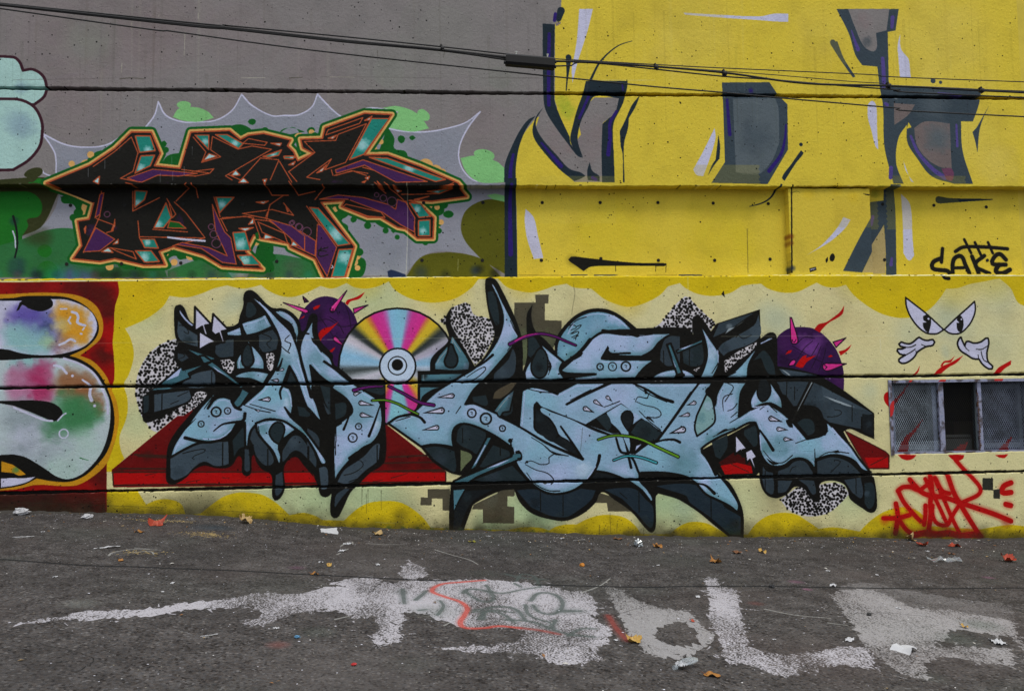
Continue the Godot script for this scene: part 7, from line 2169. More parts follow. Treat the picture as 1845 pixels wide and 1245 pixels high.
func build_upper_wall() -> void:
	var w := thing("concrete_building_wall", "tall set-back concrete wall with grey graffiti half and yellow painted half", "building wall")
	w.position = Vector3.ZERO
	var g1 := [4.785, 4.822]
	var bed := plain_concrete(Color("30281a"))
	var x0 := XL
	var x1 := XL + CW / PX
	obj("wall_band", band(x0, x1, g1[1], 6.28, ZU, -0.3, TOP_UP, up_mat, HU), null, w)
	obj("wall_band", band(x0, x1, 3.80, g1[0], ZU, -0.3, TOP_UP, up_mat, HU), null, w)
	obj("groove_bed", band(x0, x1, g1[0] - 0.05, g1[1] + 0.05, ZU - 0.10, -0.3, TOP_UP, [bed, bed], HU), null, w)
	obj("recessed_panel", band(x0, -1.527, 2.76, 3.86, -0.05, -0.3, TOP_UP, up_mat, HU), null, w)
	obj("recessed_panel", band(-1.527, -0.575, 2.76, 3.86, -0.035, -0.3, TOP_UP, up_mat, HU), null, w)
	obj("recessed_panel", band(-0.575, 3.555, 2.76, 3.86, -0.05, -0.3, TOP_UP, up_mat, HU), null, w)
	obj("recessed_panel", band(3.555, 4.469, 2.76, 3.79, 0.055, -0.3, TOP_UP, up_mat, HU), null, w)
	obj("recessed_panel", band(4.469, x1, 2.76, 3.86, -0.05, -0.3, TOP_UP, up_mat, HU), null, w)
	var grey := plain_concrete(CONC)
	var yel := plain_concrete(YUP)
	for s in [[-14.0, x0, grey], [x1, 14.0, yel]]:
		for y in [[g1[1], 7.2, ZU], [3.80, g1[0], ZU], [g1[0] - 0.05, g1[1] + 0.05, ZU - 0.10], [2.76, 3.86, -0.05]]:
			var st := mb()
			box(st, Transform3D(Basis(), Vector3((s[0] + s[1]) / 2, (y[0] + y[1]) / 2, (y[2] - 0.3) / 2)), Vector3(s[1] - s[0], y[1] - y[0], y[2] + 0.3))
			obj("wall_section", done(st), s[2], w)
	var st2 := mb()
	box(st2, Transform3D(Basis(), Vector3((x0 + x1) / 2, 6.74, -0.105)), Vector3(x1 - x0, 0.92, 0.39))
	obj("wall_section", done(st2), grey, w)
	# form-tie holes of the recessed panels
	var cup := CylinderMesh.new()
	cup.top_radius = 0.0185
	cup.bottom_radius = 0.015
	cup.height = 0.004
	cup.radial_segments = 12
	cup.rings = 1
	var dark := flat(Color(0.035, 0.033, 0.03), 0.95)
	for q in [[0.866, 3.652], [1.499, 3.653], [2.135, 3.654], [2.750, 3.648], [3.368, 3.643], [5.261, 3.626], [5.870, 3.607], [4.670, 3.638], [0.846, 3.023], [1.493, 3.039], [2.124, 3.018], [2.747, 3.016], [3.367, 3.026], [4.664, 3.015], [5.850, 3.005], [-0.411, 3.648], [0.224, 3.652], [-0.433, 3.028], [0.211, 3.025], [-4.073, 3.618], [-3.525, 3.619], [-2.928, 3.631], [-2.311, 3.631], [-4.099, 3.001], [-3.547, 3.004], [-2.944, 3.008], [-2.335, 3.011], [-1.957, 3.022], [-1.931, 3.638]]:
		var o := obj("tie_hole", cup, dark, w)
		o.position = Vector3(q[0], q[1], (0.056 if q[0] > 3.555 and q[0] < 4.469 else (-0.034 if q[0] > -1.527 and q[0] < -0.575 else -0.049)) + 0.001)
		o.rotation.x = PI / 2
	# the big painted figures
	var up_spans := [[2.76, 3.80, XL, -1.532, -0.05], [2.76, 3.80, -1.522, -0.58, -0.035], [2.76, 3.80, -0.57, 3.55, -0.05], [2.76, 3.79, 3.56, 4.464, 0.055], [2.76, 3.80, 4.474, 6.3, -0.05], [3.80, 4.785, XL, 6.3, ZU], [4.822, 6.28, XL, 6.3, ZU]]
	coat(w, "painted_lettering", "black angular lettering with orange outlines and teal ends", [-388,877, -540,810, -627,748, -685,687, -756,687, -790,766, -769,812, -860,821, -897,686, -1037,679, -1076,712, -1105,696, -1160,689, -1259,713, -1247,735, -1269,757, -1284,791, -1341,763, -1302,744, -1294,710, -1374,707, -1383,666, -1529,610, -1630,614, -1529,768, -1614,766, -1736,811, -1874,872, -1907,912, -1776,930, -1689,927, -1726,939, -1782,993, -1778,1072, -1719,1072, -1676,1037, -1645,1031, -1583,993, -1534,993, -1436,952, -1448,930, -1362,936, -1485,1103, -1451,1221, -1372,1221, -1338,1149, -1247,1105, -1241,1090, -1138,1071, -1113,1058, -1084,1120, -1147,1186, -1054,1180, -999,1176, -933,1135, -822,1101, -771,1119, -793,1169, -716,1170, -612,1145, -559,1156, -462,1145, -493,1097, -476,1005, -518,998, -533,937, -460,903], up_spans, TOP_UP, up_mat, HU, 0.0012)
	coat(w, "painted_bubble", "pale blue bubble lobe with a wine outline, upper one", [-24,411, 261,412, 284,429, -298,462, 331,457, 367,480, 381,518, 375,556, -340,588, -29,590], up_spans, TOP_UP, up_mat, HU, 0.0009)
	coat(w, "painted_bubble", "pale blue bubble lobe with a wine outline, lower one", [-50,572, 266,568, 309,577, 345,603, 368,652, 370,695, 362,743, 326,792, -272,829, -58,836], up_spans, TOP_UP, up_mat, HU, 0.0012)
	coat(w, "painted_letter", "dark letter d with a paler middle on yellow", [-2892,478, -3079,475, -3111,525, -3147,562, -3143,739, -3058,874, -2839,870, -2894,789, -2894,566], up_spans, TOP_UP, up_mat, HU, 0.0009)
	coat(w, "painted_letter", "dark letter with a grey heart running into the top of the wall", [-3551,488, -3931,496, 3917,557, -3890,623, -3841,623, 3842,742, -3877,871, -3800,871, 3711,841, 3655,769, 3621,710, -3621,638, 3585,691, 3571,789, -3597,871, -3557,871, 3527,724, 3529,587, -3524,494], up_spans, TOP_UP, up_mat, HU, 0.0009)
	coat(w, "painted_letter", "dark forked foot of a letter on yellow", [-3478,932, -3542,925, -3545,874, -3585,874, 3588,976, -3581,1220, -3539,1219, 3542,1107, -3539,1021, 3509,1068, -3477,1114, -3423,1215, -3348,1208, 3415,1087, -3481,980], up_spans, TOP_UP, up_mat, HU, 0.0009)
	coat(w, "painted_letter", "dark upright stroke with violet core", [-2364,478, -2525,476, 2521,508, -2505,563, 2489,595, 2469,634, 2463,672, 2465,762, -2466,869, -2418,869, 2418,762, -2424,644, 2450,621, 2473,602, -2490,544, 2398,537, 2368,584, 2342,635, 2328,693, 2331,724, -2346,772, 2315,744, 2300,705, 2310,654, 2330,584, 2350,532], up_spans, TOP_UP, up_mat, HU, 0.0009)

func build_lower_wall() -> void:
	var w := thing("retaining_wall", "low projecting concrete wall with the big silver lettering mural and a barred window", "wall")
	var x0 := XL
	var x1 := XL + CW / PX
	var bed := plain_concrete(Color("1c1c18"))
	obj("wall_band", band(x0, x1, G2B, LTOP, ZL, -0.05, TOP_LOW, low_mat, HL, 0.014), null, w)
	obj("wall_band", band(x0, WX0, G3B, G2A, ZL, -0.05, TOP_LOW, low_mat, HL), null, w)
	obj("wall_band", band(WX0, x1, G3B, WY0, ZL, -0.05, TOP_LOW, low_mat, HL, 0.006), null, w)
	obj("wall_band", band(WX0, x1, WY1, G2A, ZL, -0.05, TOP_LOW, low_mat, HL, 0.006), null, w)
	obj("wall_band", band(x0, x1, -0.33, G3A, ZL, -0.05, TOP_LOW, low_mat, HL), null, w)
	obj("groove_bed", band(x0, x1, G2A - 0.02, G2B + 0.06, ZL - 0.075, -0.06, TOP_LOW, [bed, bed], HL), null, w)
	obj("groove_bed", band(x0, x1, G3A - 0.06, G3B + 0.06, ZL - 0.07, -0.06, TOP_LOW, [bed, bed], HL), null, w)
	var red := plain_concrete(MAROON)
	var cream := plain_concrete(CREAM)
	for s in [[-14.0, x0, red], [x1, 14.0, cream]]:
		for y in [[G2B, LTOP, ZL], [G3B, G2A, ZL], [-0.5, G3A, ZL], [G2A - 0.06, G2B + 0.06, ZL - 0.075], [G3A - 0.06, G3B + 0.06, ZL - 0.07]]:
			if s[0] > 0 and y[0] == G3B:
				for y2 in [[G3B, WY0], [WY1, G2A]]:
					var st0 := mb()
					box(st0, Transform3D(Basis(), Vector3((s[0] + s[1]) / 2, (y2[0] + y2[1]) / 2, (ZL - 0.06) / 2)), Vector3(s[1] - s[0], y2[1] - y2[0], ZL + 0.06))
					obj("wall_section", done(st0), s[2], w)
				var st1 := mb()
				box(st1, Transform3D(Basis(), Vector3((WX1 + s[1]) / 2, (WY0 + WY1) / 2, (ZL - 0.06) / 2)), Vector3(s[1] - WX1, WY1 - WY0, ZL + 0.06))
				obj("wall_section", done(st1), s[2], w)
				continue
			var st := mb()
			box(st, Transform3D(Basis(), Vector3((s[0] + s[1]) / 2, (y[0] + y[1]) / 2, (y[2] - 0.06) / 2)), Vector3(s[1] - s[0], y[1] - y[0], y[2] + 0.06))
			obj("wall_section", done(st), s[2], w)
	var low_spans := [[-0.33, G3A, XL, 6.3, ZL], [G3B, G2A, XL, WX0 - 0.005, ZL], [G2B, LTOP, XL, 6.3, ZL], [G3B, WY0, WX0, 6.3, ZL]]
	coat(w, "painted_bubble_letter", "fat silver bubble letter with colour clouds on the red panel", [-122,71, 254,76, 338,73, 393,71, 486,76, 540,90, 581,118, 602,156, 609,199, 600,237, 576,262, -531,297, 571,314, 602,343, 627,379, 641,419, 659,460, 668,521, 661,579, 645,637, 625,684, 580,725, 532,751, 483,754, 393,748, -324,762, -142,773], low_spans, TOP_LOW, low_mat, HL, 0.0009)
	coat(w, "painted_dot_field", "white field of black dots left of the silver letters", [-856,241, 806,261, 764,298, 736,349, 725,396, 724,432, 732,473, 746,514, 764,540, 779,562, -800,572, 859,524, 913,487, -966,449, -1104,401, -1083,262], low_spans, TOP_LOW, low_mat, HL, 0.0007)
	coat(w, "painted_dot_field", "white field of black dots beside the disc", [-1846,135, -1897,116, 1913,126, 1928,162, 1985,180, 2002,229, 1984,277, 1957,321, -1930,348, 1900,303, 1846,236, 1830,205, -1802,185, -1826,168], low_spans, TOP_LOW, low_mat, HL, 0.0007)
	coat(w, "painted_dot_field", "white peak of black dots above the letters", [-2716,100, 2678,132, 2645,172, 2617,203, -2594,218, -2721,222, -2738,255, -2751,214, -2812,228, -2829,201, 2760,137, -2734,104], low_spans, TOP_LOW, low_mat, HL, 0.0007)
	coat(w, "painted_dot_field", "white half moon of black dots under the last letter", [-3054,859, 3084,896, 3134,918, 3184,923, 3240,909, 3287,874, -3317,844, 3294,810, 3249,802, 3202,808, -3119,815], low_spans, TOP_LOW, low_mat, HL, 0.0007)
	coat(w, "painted_pyramid", "dark red stepped base behind the letters", [-646,701, -982,423, -1065,381, -1497,387, -1596,548, -1820,729, -1819,775, -653,762], low_spans, TOP_LOW, low_mat, HL, 0.0009)
	coat(w, "painted_spiked_ball", "dark purple ball with pink spikes behind the disc", [-1282,244, 1287,200, 1309,143, 1348,103, 1394,91, 1442,106, 1482,141, 1503,185, 1509,226, 1497,306, 1477,370, 1418,405, -1339,384], low_spans, TOP_LOW, low_mat, HL, 0.0009)
	coat(w, "painted_spiked_ball", "purple ball with pink spikes at the end of the lettering", [3063,262, 3086,237, 3119,221, 3156,219, 3198,223, 3234,241, 3270,277, 3292,309, 3309,355, 3316,400, 3314,445, -3311,466, -3227,426, -3060,370], low_spans, TOP_LOW, low_mat, HL, 0.0009)
	coat(w, "painted_disc", "rainbow compact disc painted as the dot of the letter", [1857,347, 1851,401, 1830,451, 1796,493, 1753,526, 1703,546, 1650,553, 1596,544, 1546,523, 1505,489, 1471,446, 1452,396, 1446,342, 1452,288, 1472,237, 1505,195, 1547,161, 1598,141, 1652,134, 1706,142, 1756,163, 1798,198, 1832,241, 1852,292], low_spans, TOP_LOW, low_mat, HL, 0.0012)
	coat(w, "painted_lettering", "first silver and slate letter with pointed tips", [854,140, 860,121, 875,117, 890,130, 905,167, 926,193, 985,189, 1049,198, 1079,186, 1085,160, 1097,125, 1098,86, 1107,70, 1125,67, 1142,77, 1197,130, 1244,135, 1279,157, 1298,183, 1309,218, 1330,170, 1343,153, 1360,162, 1361,210, 1373,254, 1417,306, 1413,332, 1448,358, -1486,392, -1603,396, -1605,422, 1604,558, 1607,623, 1602,687, 1584,709, 1550,729, 1507,771, 1479,798, 1447,864, 1430,887, 1411,880, 1407,842, 1411,799, 1405,807, 1390,813, 1373,805, 1362,768, 1343,725, 1352,742, 1314,699, 1284,668, 1246,698, 1247,778, 1230,814, 1211,820, 1203,807, 1202,739, 1192,722, 1166,709, 1145,679, 1137,657, 1130,678, 1129,721, 1114,733, 1097,720, 1097,678, 1086,660, 1065,690, 1045,702, 1003,701, 965,692, 928,708, 903,733, 870,753, 849,755, 835,744, 834,689, 839,622, 868,567, 909,517, -948,466, -908,468, 821,515, 761,538, 749,518, 748,425, 748,444, 774,423, 824,394, 871,343, 858,317, 858,279, 870,257, 860,235, 855,188], low_spans, TOP_LOW, low_mat, HL, 0.0015)
	coat(w, "painted_lettering", "tall spike and last silver letters joined together", [1972,33, 1987,24, 2009,33, 2035,78, 2078,172, 2099,234, 2105,270, -2105,372, 2119,328, 2123,270, 2121,208, 2124,159, -2144,127, 2139,173, 2154,226, 2189,257, -2224,298, 2225,271, 2238,236, 2270,196, 2307,165, 2352,146, 2402,143, 2442,153, 2486,180, -2531,218, 2721,219, -2744,245, 2742,191, 2759,170, 2777,182, -2812,232, -2834,203, -3001,151, -3000,261, 3028,241, 3049,238, 3062,253, -3061,365, 3127,375, -3219,399, 3318,463, -3426,545, -3427,551, -3423,643, 3386,627, 3331,603, -3305,612, 3350,698, 3398,761, 3416,788, 3423,891, 3410,913, 3392,914, 3374,903, 3320,862, 3312,830, 3297,806, 3249,793, 3207,806, 3205,864, 3186,872, 3168,854, 3147,822, 3110,813, 3087,834, 3063,847, 3036,853, 3004,841, 2983,806, 2978,757, 2978,668, 2968,575, 2945,574, 2862,609, 2779,651, 2765,673, 2817,754, 2865,794, 2899,857, 2913,910, -2911,994, -2859,992, 2797,942, 2749,901, 2705,870, 2665,847, -2596,826, 2587,836, 2584,945, 2570,967, 2548,953, 2496,891, 2435,846, 2387,817, 2364,853, 2319,891, 2257,916, 2196,910, 2130,887, 2087,847, -2066,799, 2016,804, 1920,849, 1911,866, -1880,947, -1830,945, 1831,864, -1838,770, -1878,745, -1869,745, 1834,735, 1774,695, -1731,643, -1611,554, 1637,533, 1706,512, -1720,486, -1721,366, -1766,366, 1768,328, 1786,302, 1834,254, 1824,196, 1829,161, -1847,133, 1842,188, 1861,232, 1900,299, -1930,354, 1961,321, 1992,269, 2002,229, 1985,171, 1973,96], low_spans, TOP_LOW, low_mat, HL, 0.0015)
	coat(w, "painted_eye", "angry cartoon eye, slanting down to the right", [-3570,110, 3611,142, 3648,172, -3714,234, 3688,249, 3666,250, 3644,246, 3613,222, 3585,182, 3571,142], low_spans, TOP_LOW, low_mat, HL, 0.0009)
	coat(w, "painted_eye", "angry cartoon eye, slanting down to the left", [-3842,127, 3810,154, 3767,189, -3716,234, 3737,248, 3759,251, 3781,247, 3815,218, 3836,184, 3844,155], low_spans, TOP_LOW, low_mat, HL, 0.0009)
	coat(w, "painted_hand", "white cartoon hand with spread fingers", [3535,287, 3545,279, 3558,284, 3580,286, 3599,274, 3616,262, 3629,270, 3648,275, 3670,271, 3676,281, 3669,293, 3642,298, 3605,319, 3597,332, 3577,350, 3549,361, 3532,353, 3532,345, -3559,329, 3537,325, 3527,313, 3530,306, 3549,305, -3560,300, 3541,296], low_spans, TOP_LOW, low_mat, HL, 0.0009)
	coat(w, "painted_hand", "white cartoon hand with the palm turned up", [3781,263, 3785,276, -3794,297, 3801,281, 3809,279, 3833,287, 3861,281, 3878,269, 3888,268, 3891,280, 3888,298, 3881,322, 3881,348, 3887,363, 3901,375, 3898,385, 3886,386, 3862,369, -3848,348, 3825,346, 3801,331, 3777,315, 3767,297, 3767,281], low_spans, TOP_LOW, low_mat, HL, 0.0009)
	coat(w, "painted_block", "two small dark squares beside the red tag", [-3838,796, -3879,798, -3877,841, -3904,838, -3902,875, -3877,873, -3878,843, -3835,840], low_spans, TOP_LOW, low_mat, HL, 0.0009)
	build_window(w)

func build_window(w: Node3D) -> void:
	var win := Node3D.new()
	win.name = "window"
	win.set_meta("label", "wide low window behind expanded metal mesh in a scuffed metal frame")
	w.add_child(win, true)
	var steel := flat(Color(0.62, 0.63, 0.68), 0.5, 0.35)
	var scuff := FastNoiseLite.new()
	scuff.seed = 12
	scuff.frequency = 0.03
	scuff.fractal_octaves = 5
	var nt := NoiseTexture2D.new()
	nt.width = 256
	nt.height = 256
	nt.seamless = true
	nt.noise = scuff
	var g := Gradient.new()
	g.offsets = PackedFloat32Array([0.0, 0.36, 0.44, 0.6, 1.0])
	g.colors = PackedColorArray([Color(0.4, 0.26, 0.17), Color(0.62, 0.6, 0.62), Color(0.8, 0.8, 0.85), Color(0.95, 0.95, 1.0), Color(0.75, 0.78, 0.9)])
	nt.color_ramp = g
	steel.albedo_texture = nt
	steel.uv1_triplanar = true
	steel.uv1_scale = Vector3(1.1, 1.1, 1.1)
	var zf := ZL + 0.012
	var H := WY1 - WY0
	# outer frame
	for f in [[Vector3(WX0 + 0.014, (WY0 + WY1) / 2, ZL - 0.04), Vector3(0.034, H + 0.02, 0.11)], [Vector3(WX1 - 0.022, (WY0 + WY1) / 2, ZL - 0.04), Vector3(0.05, H + 0.02, 0.11)], [Vector3((WX0 + WX1) / 2, WY1 - 0.008, ZL - 0.037), Vector3(WX1 - WX0 - 0.094, 0.03, 0.11)], [Vector3((WX0 + WX1) / 2, WY0 + 0.006, ZL - 0.075), Vector3(WX1 - WX0 - 0.094, 0.022, 0.12)]]:
		var st := mb()
		box(st, Transform3D(Basis(), f[0]), f[1])
		obj("frame", done(st), steel, win)
	# posts between the bays
	for f in [[5.115, 0.055], [5.545, 0.042], [6.13, 0.05]]:
		var st := mb()
		box(st, Transform3D(Basis(Vector3.UP, 0.0), Vector3(f[0], (WY0 + WY1) / 2, ZL - 0.03)), Vector3(f[1], H - 0.044, 0.03))
		box(st, Transform3D(Basis(), Vector3(f[0] + f[1] / 2 - 0.004, (WY0 + WY1) / 2, ZL - 0.062)), Vector3(0.008, H - 0.044, 0.034))
		var o := obj("mullion", done(st), steel, win)
		if f[0] == 5.545:
			var rust := flat(Color(0.3, 0.19, 0.1), 0.9)
			var rs := mb()
			for i in 26:
				var y := WY0 + 0.03 + i * 0.024
				box(rs, Transform3D(Basis(Vector3.BACK, rng.randf()), Vector3(f[0] - 0.02 + rng.randf_range(-0.006, 0.006), y, ZL - 0.013)), Vector3(rng.randf_range(0.006, 0.02), rng.randf_range(0.01, 0.03), 0.003))
			var ro := obj("rust_scale", done(rs), rust, o)
			ro.set_meta("label", "flaking rust along the post")
	# mesh screens
	var bays := [[4.572, 5.0875, ZL - 0.05, Color(0.58, 0.62, 0.66)], [5.1425, 5.524, ZL - 0.07, Color(0.10, 0.095, 0.08)], [5.566, 6.105, ZL - 0.05, Color(0.45, 0.48, 0.55)], [6.155, 6.673, ZL - 0.05, Color(0.45, 0.48, 0.55)]]
	for b in bays:
		var m := StandardMaterial3D.new()
		m.vertex_color_use_as_albedo = true
		m.roughness = 0.55
		m.metallic = 0.2
		obj("mesh_screen", screen(b[0], b[1], WY0 + 0.018, WY1 - 0.024, b[2], b[3]), m, win)
	# sheet-metal lip bent up along the foot of each screen, as on the left edge
	for s in [[4.572, 4.62, 0.62], [5.04, 5.0875, 0.7]]:
		var st := mb()
		box(st, Transform3D(Basis(), Vector3((s[0] + s[1]) / 2, (WY0 + WY1) / 2 - 0.02, ZL - 0.062)), Vector3(s[1] - s[0], H - 0.08, 0.004))
		obj("side_plate", done(st), flat(Color(0.42, 0.46, 0.56), 0.6, 0.3), win)
	# panes and the dark room behind
	var glass := flat(Color(0.16, 0.19, 0.21, 0.55), 0.08)
	glass.transparency = BaseMaterial3D.TRANSPARENCY_ALPHA
	for s in [[4.572, 5.0875], [5.566, 6.105], [6.155, 6.673]]:
		var st := mb()
		box(st, Transform3D(Basis(), Vector3((s[0] + s[1]) / 2, (WY0 + WY1) / 2, -0.02)), Vector3(s[1] - s[0] - 0.04, H - 0.1, 0.006))
		obj("pane", done(st), glass, win)
		var sf := mb()
		for q in [[Vector3(s[0] + 0.02, (WY0 + WY1) / 2, 0.0), Vector3(0.036, H - 0.05, 0.04)], [Vector3(s[1] - 0.02, (WY0 + WY1) / 2, 0.0), Vector3(0.036, H - 0.05, 0.04)], [Vector3((s[0] + s[1]) / 2, WY1 - 0.075, 0.0), Vector3(s[1] - s[0] - 0.08, 0.05, 0.04)], [Vector3((s[0] + s[1]) / 2, WY0 + 0.06, 0.0), Vector3(s[1] - s[0] - 0.08, 0.05, 0.04)]]:
			box(sf, Transform3D(Basis(), q[0]), q[1])
		obj("sash", done(sf), flat(Color(0.3, 0.34, 0.36), 0.6), win)
	var st3 := mb()
	box(st3, Transform3D(Basis(), Vector3(5.333, WY0 + 0.17, -0.02)), Vector3(0.38, 0.03, 0.05))
	box(st3, Transform3D(Basis(), Vector3(5.333, WY0 + 0.085, 0.0)), Vector3(0.38, 0.12, 0.02))
	obj("sill_board", done(st3), flat(Color(0.24, 0.25, 0.24), 0.8), win)
	var room := mb()
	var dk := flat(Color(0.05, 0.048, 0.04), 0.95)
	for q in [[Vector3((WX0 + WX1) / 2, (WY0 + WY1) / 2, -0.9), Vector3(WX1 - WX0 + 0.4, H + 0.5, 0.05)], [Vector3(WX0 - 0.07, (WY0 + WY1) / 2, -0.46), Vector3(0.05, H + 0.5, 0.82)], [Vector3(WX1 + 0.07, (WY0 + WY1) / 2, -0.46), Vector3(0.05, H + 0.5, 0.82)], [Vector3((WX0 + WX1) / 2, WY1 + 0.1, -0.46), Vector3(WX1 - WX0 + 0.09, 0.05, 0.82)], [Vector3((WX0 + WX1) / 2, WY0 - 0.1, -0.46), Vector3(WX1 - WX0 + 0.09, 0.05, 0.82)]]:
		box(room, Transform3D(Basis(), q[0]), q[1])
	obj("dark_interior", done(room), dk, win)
	var stuff_mat := flat(Color(0.22, 0.2, 0.16), 0.9)
	for q in [[Vector3(5.25, WY0 + 0.2, -0.55), Vector3(0.3, 0.5, 0.25)], [Vector3(5.75, WY0 + 0.1, -0.5), Vector3(0.5, 0.4, 0.3)], [Vector3(4.85, WY0 + 0.15, -0.45), Vector3(0.35, 0.45, 0.3)]]:
		var cr := mb()
		box(cr, Transform3D(Basis(Vector3.UP, 0.2), q[0]), q[1])
		obj("stored_crate", done(cr), stuff_mat, win)
	# red flame paint that runs over the frame
	var redm := flat(SCAR, 0.6)
	for a in [[Vector2(4.523, 1.41), Vector2(4.546, 1.45), Vector2(4.571, 1.47), Vector2(4.571, 1.38), Vector2(4.55, 1.31), Vector2(4.523, 1.29)], [Vector2(5.07, 1.658), Vector2(5.10, 1.681), Vector2(5.16, 1.681), Vector2(5.15, 1.658)], [Vector2(5.70, 1.658), Vector2(5.70, 1.681), Vector2(5.80, 1.681), Vector2(5.79, 1.658)], [Vector2(4.74, 1.658), Vector2(4.76, 1.681), Vector2(4.79, 1.681), Vector2(4.77, 1.658)]]:
		var pts := PackedVector2Array(a)
		var tri := Geometry2D.triangulate_polygon(pts)
		var st := mb()
		for t in range(0, tri.size(), 3):
			var v := [pts[tri[t]], pts[tri[t + 1]], pts[tri[t + 2]]]
			if (v[1] - v[0]).cross(v[2] - v[0]) > 0:
				v = [v[0], v[2], v[1]]
			for q in v:
				st.set_uv(Vector2.ZERO)
				st.add_vertex(Vector3(q.x, q.y, ZL + 0.0195))
		obj("red_paint", done(st), redm, win)

func screen(x0: float, x1: float, y0: float, y1: float, z: float, col: Color) -> ArrayMesh:
	# expanded metal: zigzag strands whose corners meet the next strand's
	var st := mb()
	var pw := 0.0215
	var ph := 0.046
	var nx := int((x1 - x0) / pw)
	var ny := int((y1 - y0) / ph)
	pw = (x1 - x0) / nx
	ph = (y1 - y0) / ny
	var flames := [PackedVector2Array([Vector2(4.62, 0.90), Vector2(4.66, 0.98), Vector2(4.70, 1.06), Vector2(4.78, 1.12), Vector2(4.93, 1.27), Vector2(4.84, 1.13), Vector2(4.76, 1.05), Vector2(4.74, 0.9)]), PackedVector2Array([Vector2(4.55, 1.38), Vector2(4.58, 1.44), Vector2(4.68, 1.53), Vector2(4.74, 1.60), Vector2(4.8, 1.66), Vector2(4.72, 1.54), Vector2(4.6, 1.40)]), PackedVector2Array([Vector2(5.24, 0.9), Vector2(5.33, 0.97), Vector2(5.42, 1.0), Vector2(5.38, 0.9)]), PackedVector2Array([Vector2(5.74, 0.9), Vector2(5.8, 0.97), Vector2(5.92, 1.06), Vector2(5.86, 0.95), Vector2(5.87, 0.9)])]
	for i in nx:
		for j in ny:
			var c := Vector2(x0 + (i + 0.5) * pw, y0 + (j + 0.5) * ph)
			for s in [[Vector2(-0.5, 0), Vector2(0, 0.5)], [Vector2(0, 0.5), Vector2(0.5, 0)], [Vector2(0.5, 0), Vector2(0, -0.5)], [Vector2(0, -0.5), Vector2(-0.5, 0)]]:
				var a: Vector2 = c + s[0] * Vector2(pw, ph)
				var b: Vector2 = c + s[1] * Vector2(pw, ph)
				var m := (a + b) / 2
				var k := col
				# scuffed: bare and bluish in places, darker in others
				var f := 0.85 + 0.12 * sin(m.x * 21.0 + 2.0 * sin(m.y * 9.0)) * sin(m.y * 13.0 + m.x * 5.0) + rng.randf_range(-0.12, 0.12)
				if m.y < y0 + 0.12:
					f += 0.25
				k = Color(col.r * f, col.g * f, col.b * f)
				for fl in flames:
					if Geometry2D.is_point_in_polygon(m, fl):
						k = SCAR.darkened(0.15)
				st.set_color(k.srgb_to_linear())
				bar(st, Vector3(a.x, a.y, z + 0.003 * s[0].y), Vector3(b.x, b.y, z + 0.003 * s[1].y), 0.0032, 0.002)
	return done(st)

# ------------------------------------------------------------------ ground
func ground_y(x: float) -> float:
	var b := [[-14.0, 0.75], [-7.0, 0.6], [-5.6, 0.545], [-4.57, 0.491], [-3.51, 0.455], [-2.43, 0.385], [-1.33, 0.27], [-0.35, 0.205], [0.63, 0.16], [1.49, 0.104], [2.66, 0.057], [4.56, -0.003], [5.94, -0.044], [7.5, -0.08], [14.0, -0.2]]
	for i in b.size() - 1:
		if x <= b[i + 1][0]:
			return lerpf(b[i][1], b[i + 1][1], clampf((x - b[i][0]) / (b[i + 1][0] - b[i][0]), 0, 1))
	return b[-1][1]

func ground_at(x: float, z: float) -> float:
	return ground_y(x) + 0.004 * sin(x * 2.1 + z * 1.3) + 0.003 * sin(z * 4.0 - x * 3.1) + (0.012 * clampf(1.0 - (z - 0.16) / 0.25, 0, 1))

func worn(col: Color, a: Array) -> void:
	var p := ragged(curve(a))
	scan(cv, p, col)
	# the roller skipped and traffic scuffed it: strands of paint beyond the edge, strands of bare ground inside it
	for i in range(0, p.size(), 2):
		var d := rng.randf_range(5, 30)
		var s := Vector2(p[i].x + rng.randf_range(-d, d), p[i].y + rng.randf_range(-d, d))
		var e := s + Vector2(d * rng.randf_range(-0.7, 0.7), d * rng.randf_range(-1, 1))
		line_of(cv, col if rng.randf() < 0.45 else Color(0, 0, 0, 0), rng.randf_range(2.0, 9.0), 1.5, PackedVector2Array([s, e]), false)

func unpaint(a: Array) -> void:
	scan(cv, ragged(curve(a)), Color(0, 0, 0, 0))

func ragged(p: PackedVector2Array) -> PackedVector2Array:
	var out := PackedVector2Array()
	for i in p.size():
		var a := p[i]
		var b := p[(i + 1) % p.size()]
		var n := maxi(1, int(a.distance_to(b) / 5.0))
		for k in n:
			out.append(a.lerp(b, float(k) / n) + Vector2(rng.randf_range(-5, 5) + rng.randf_range(-5, 5), rng.randf_range(-9, 9) + rng.randf_range(-9, 9)))
	return out

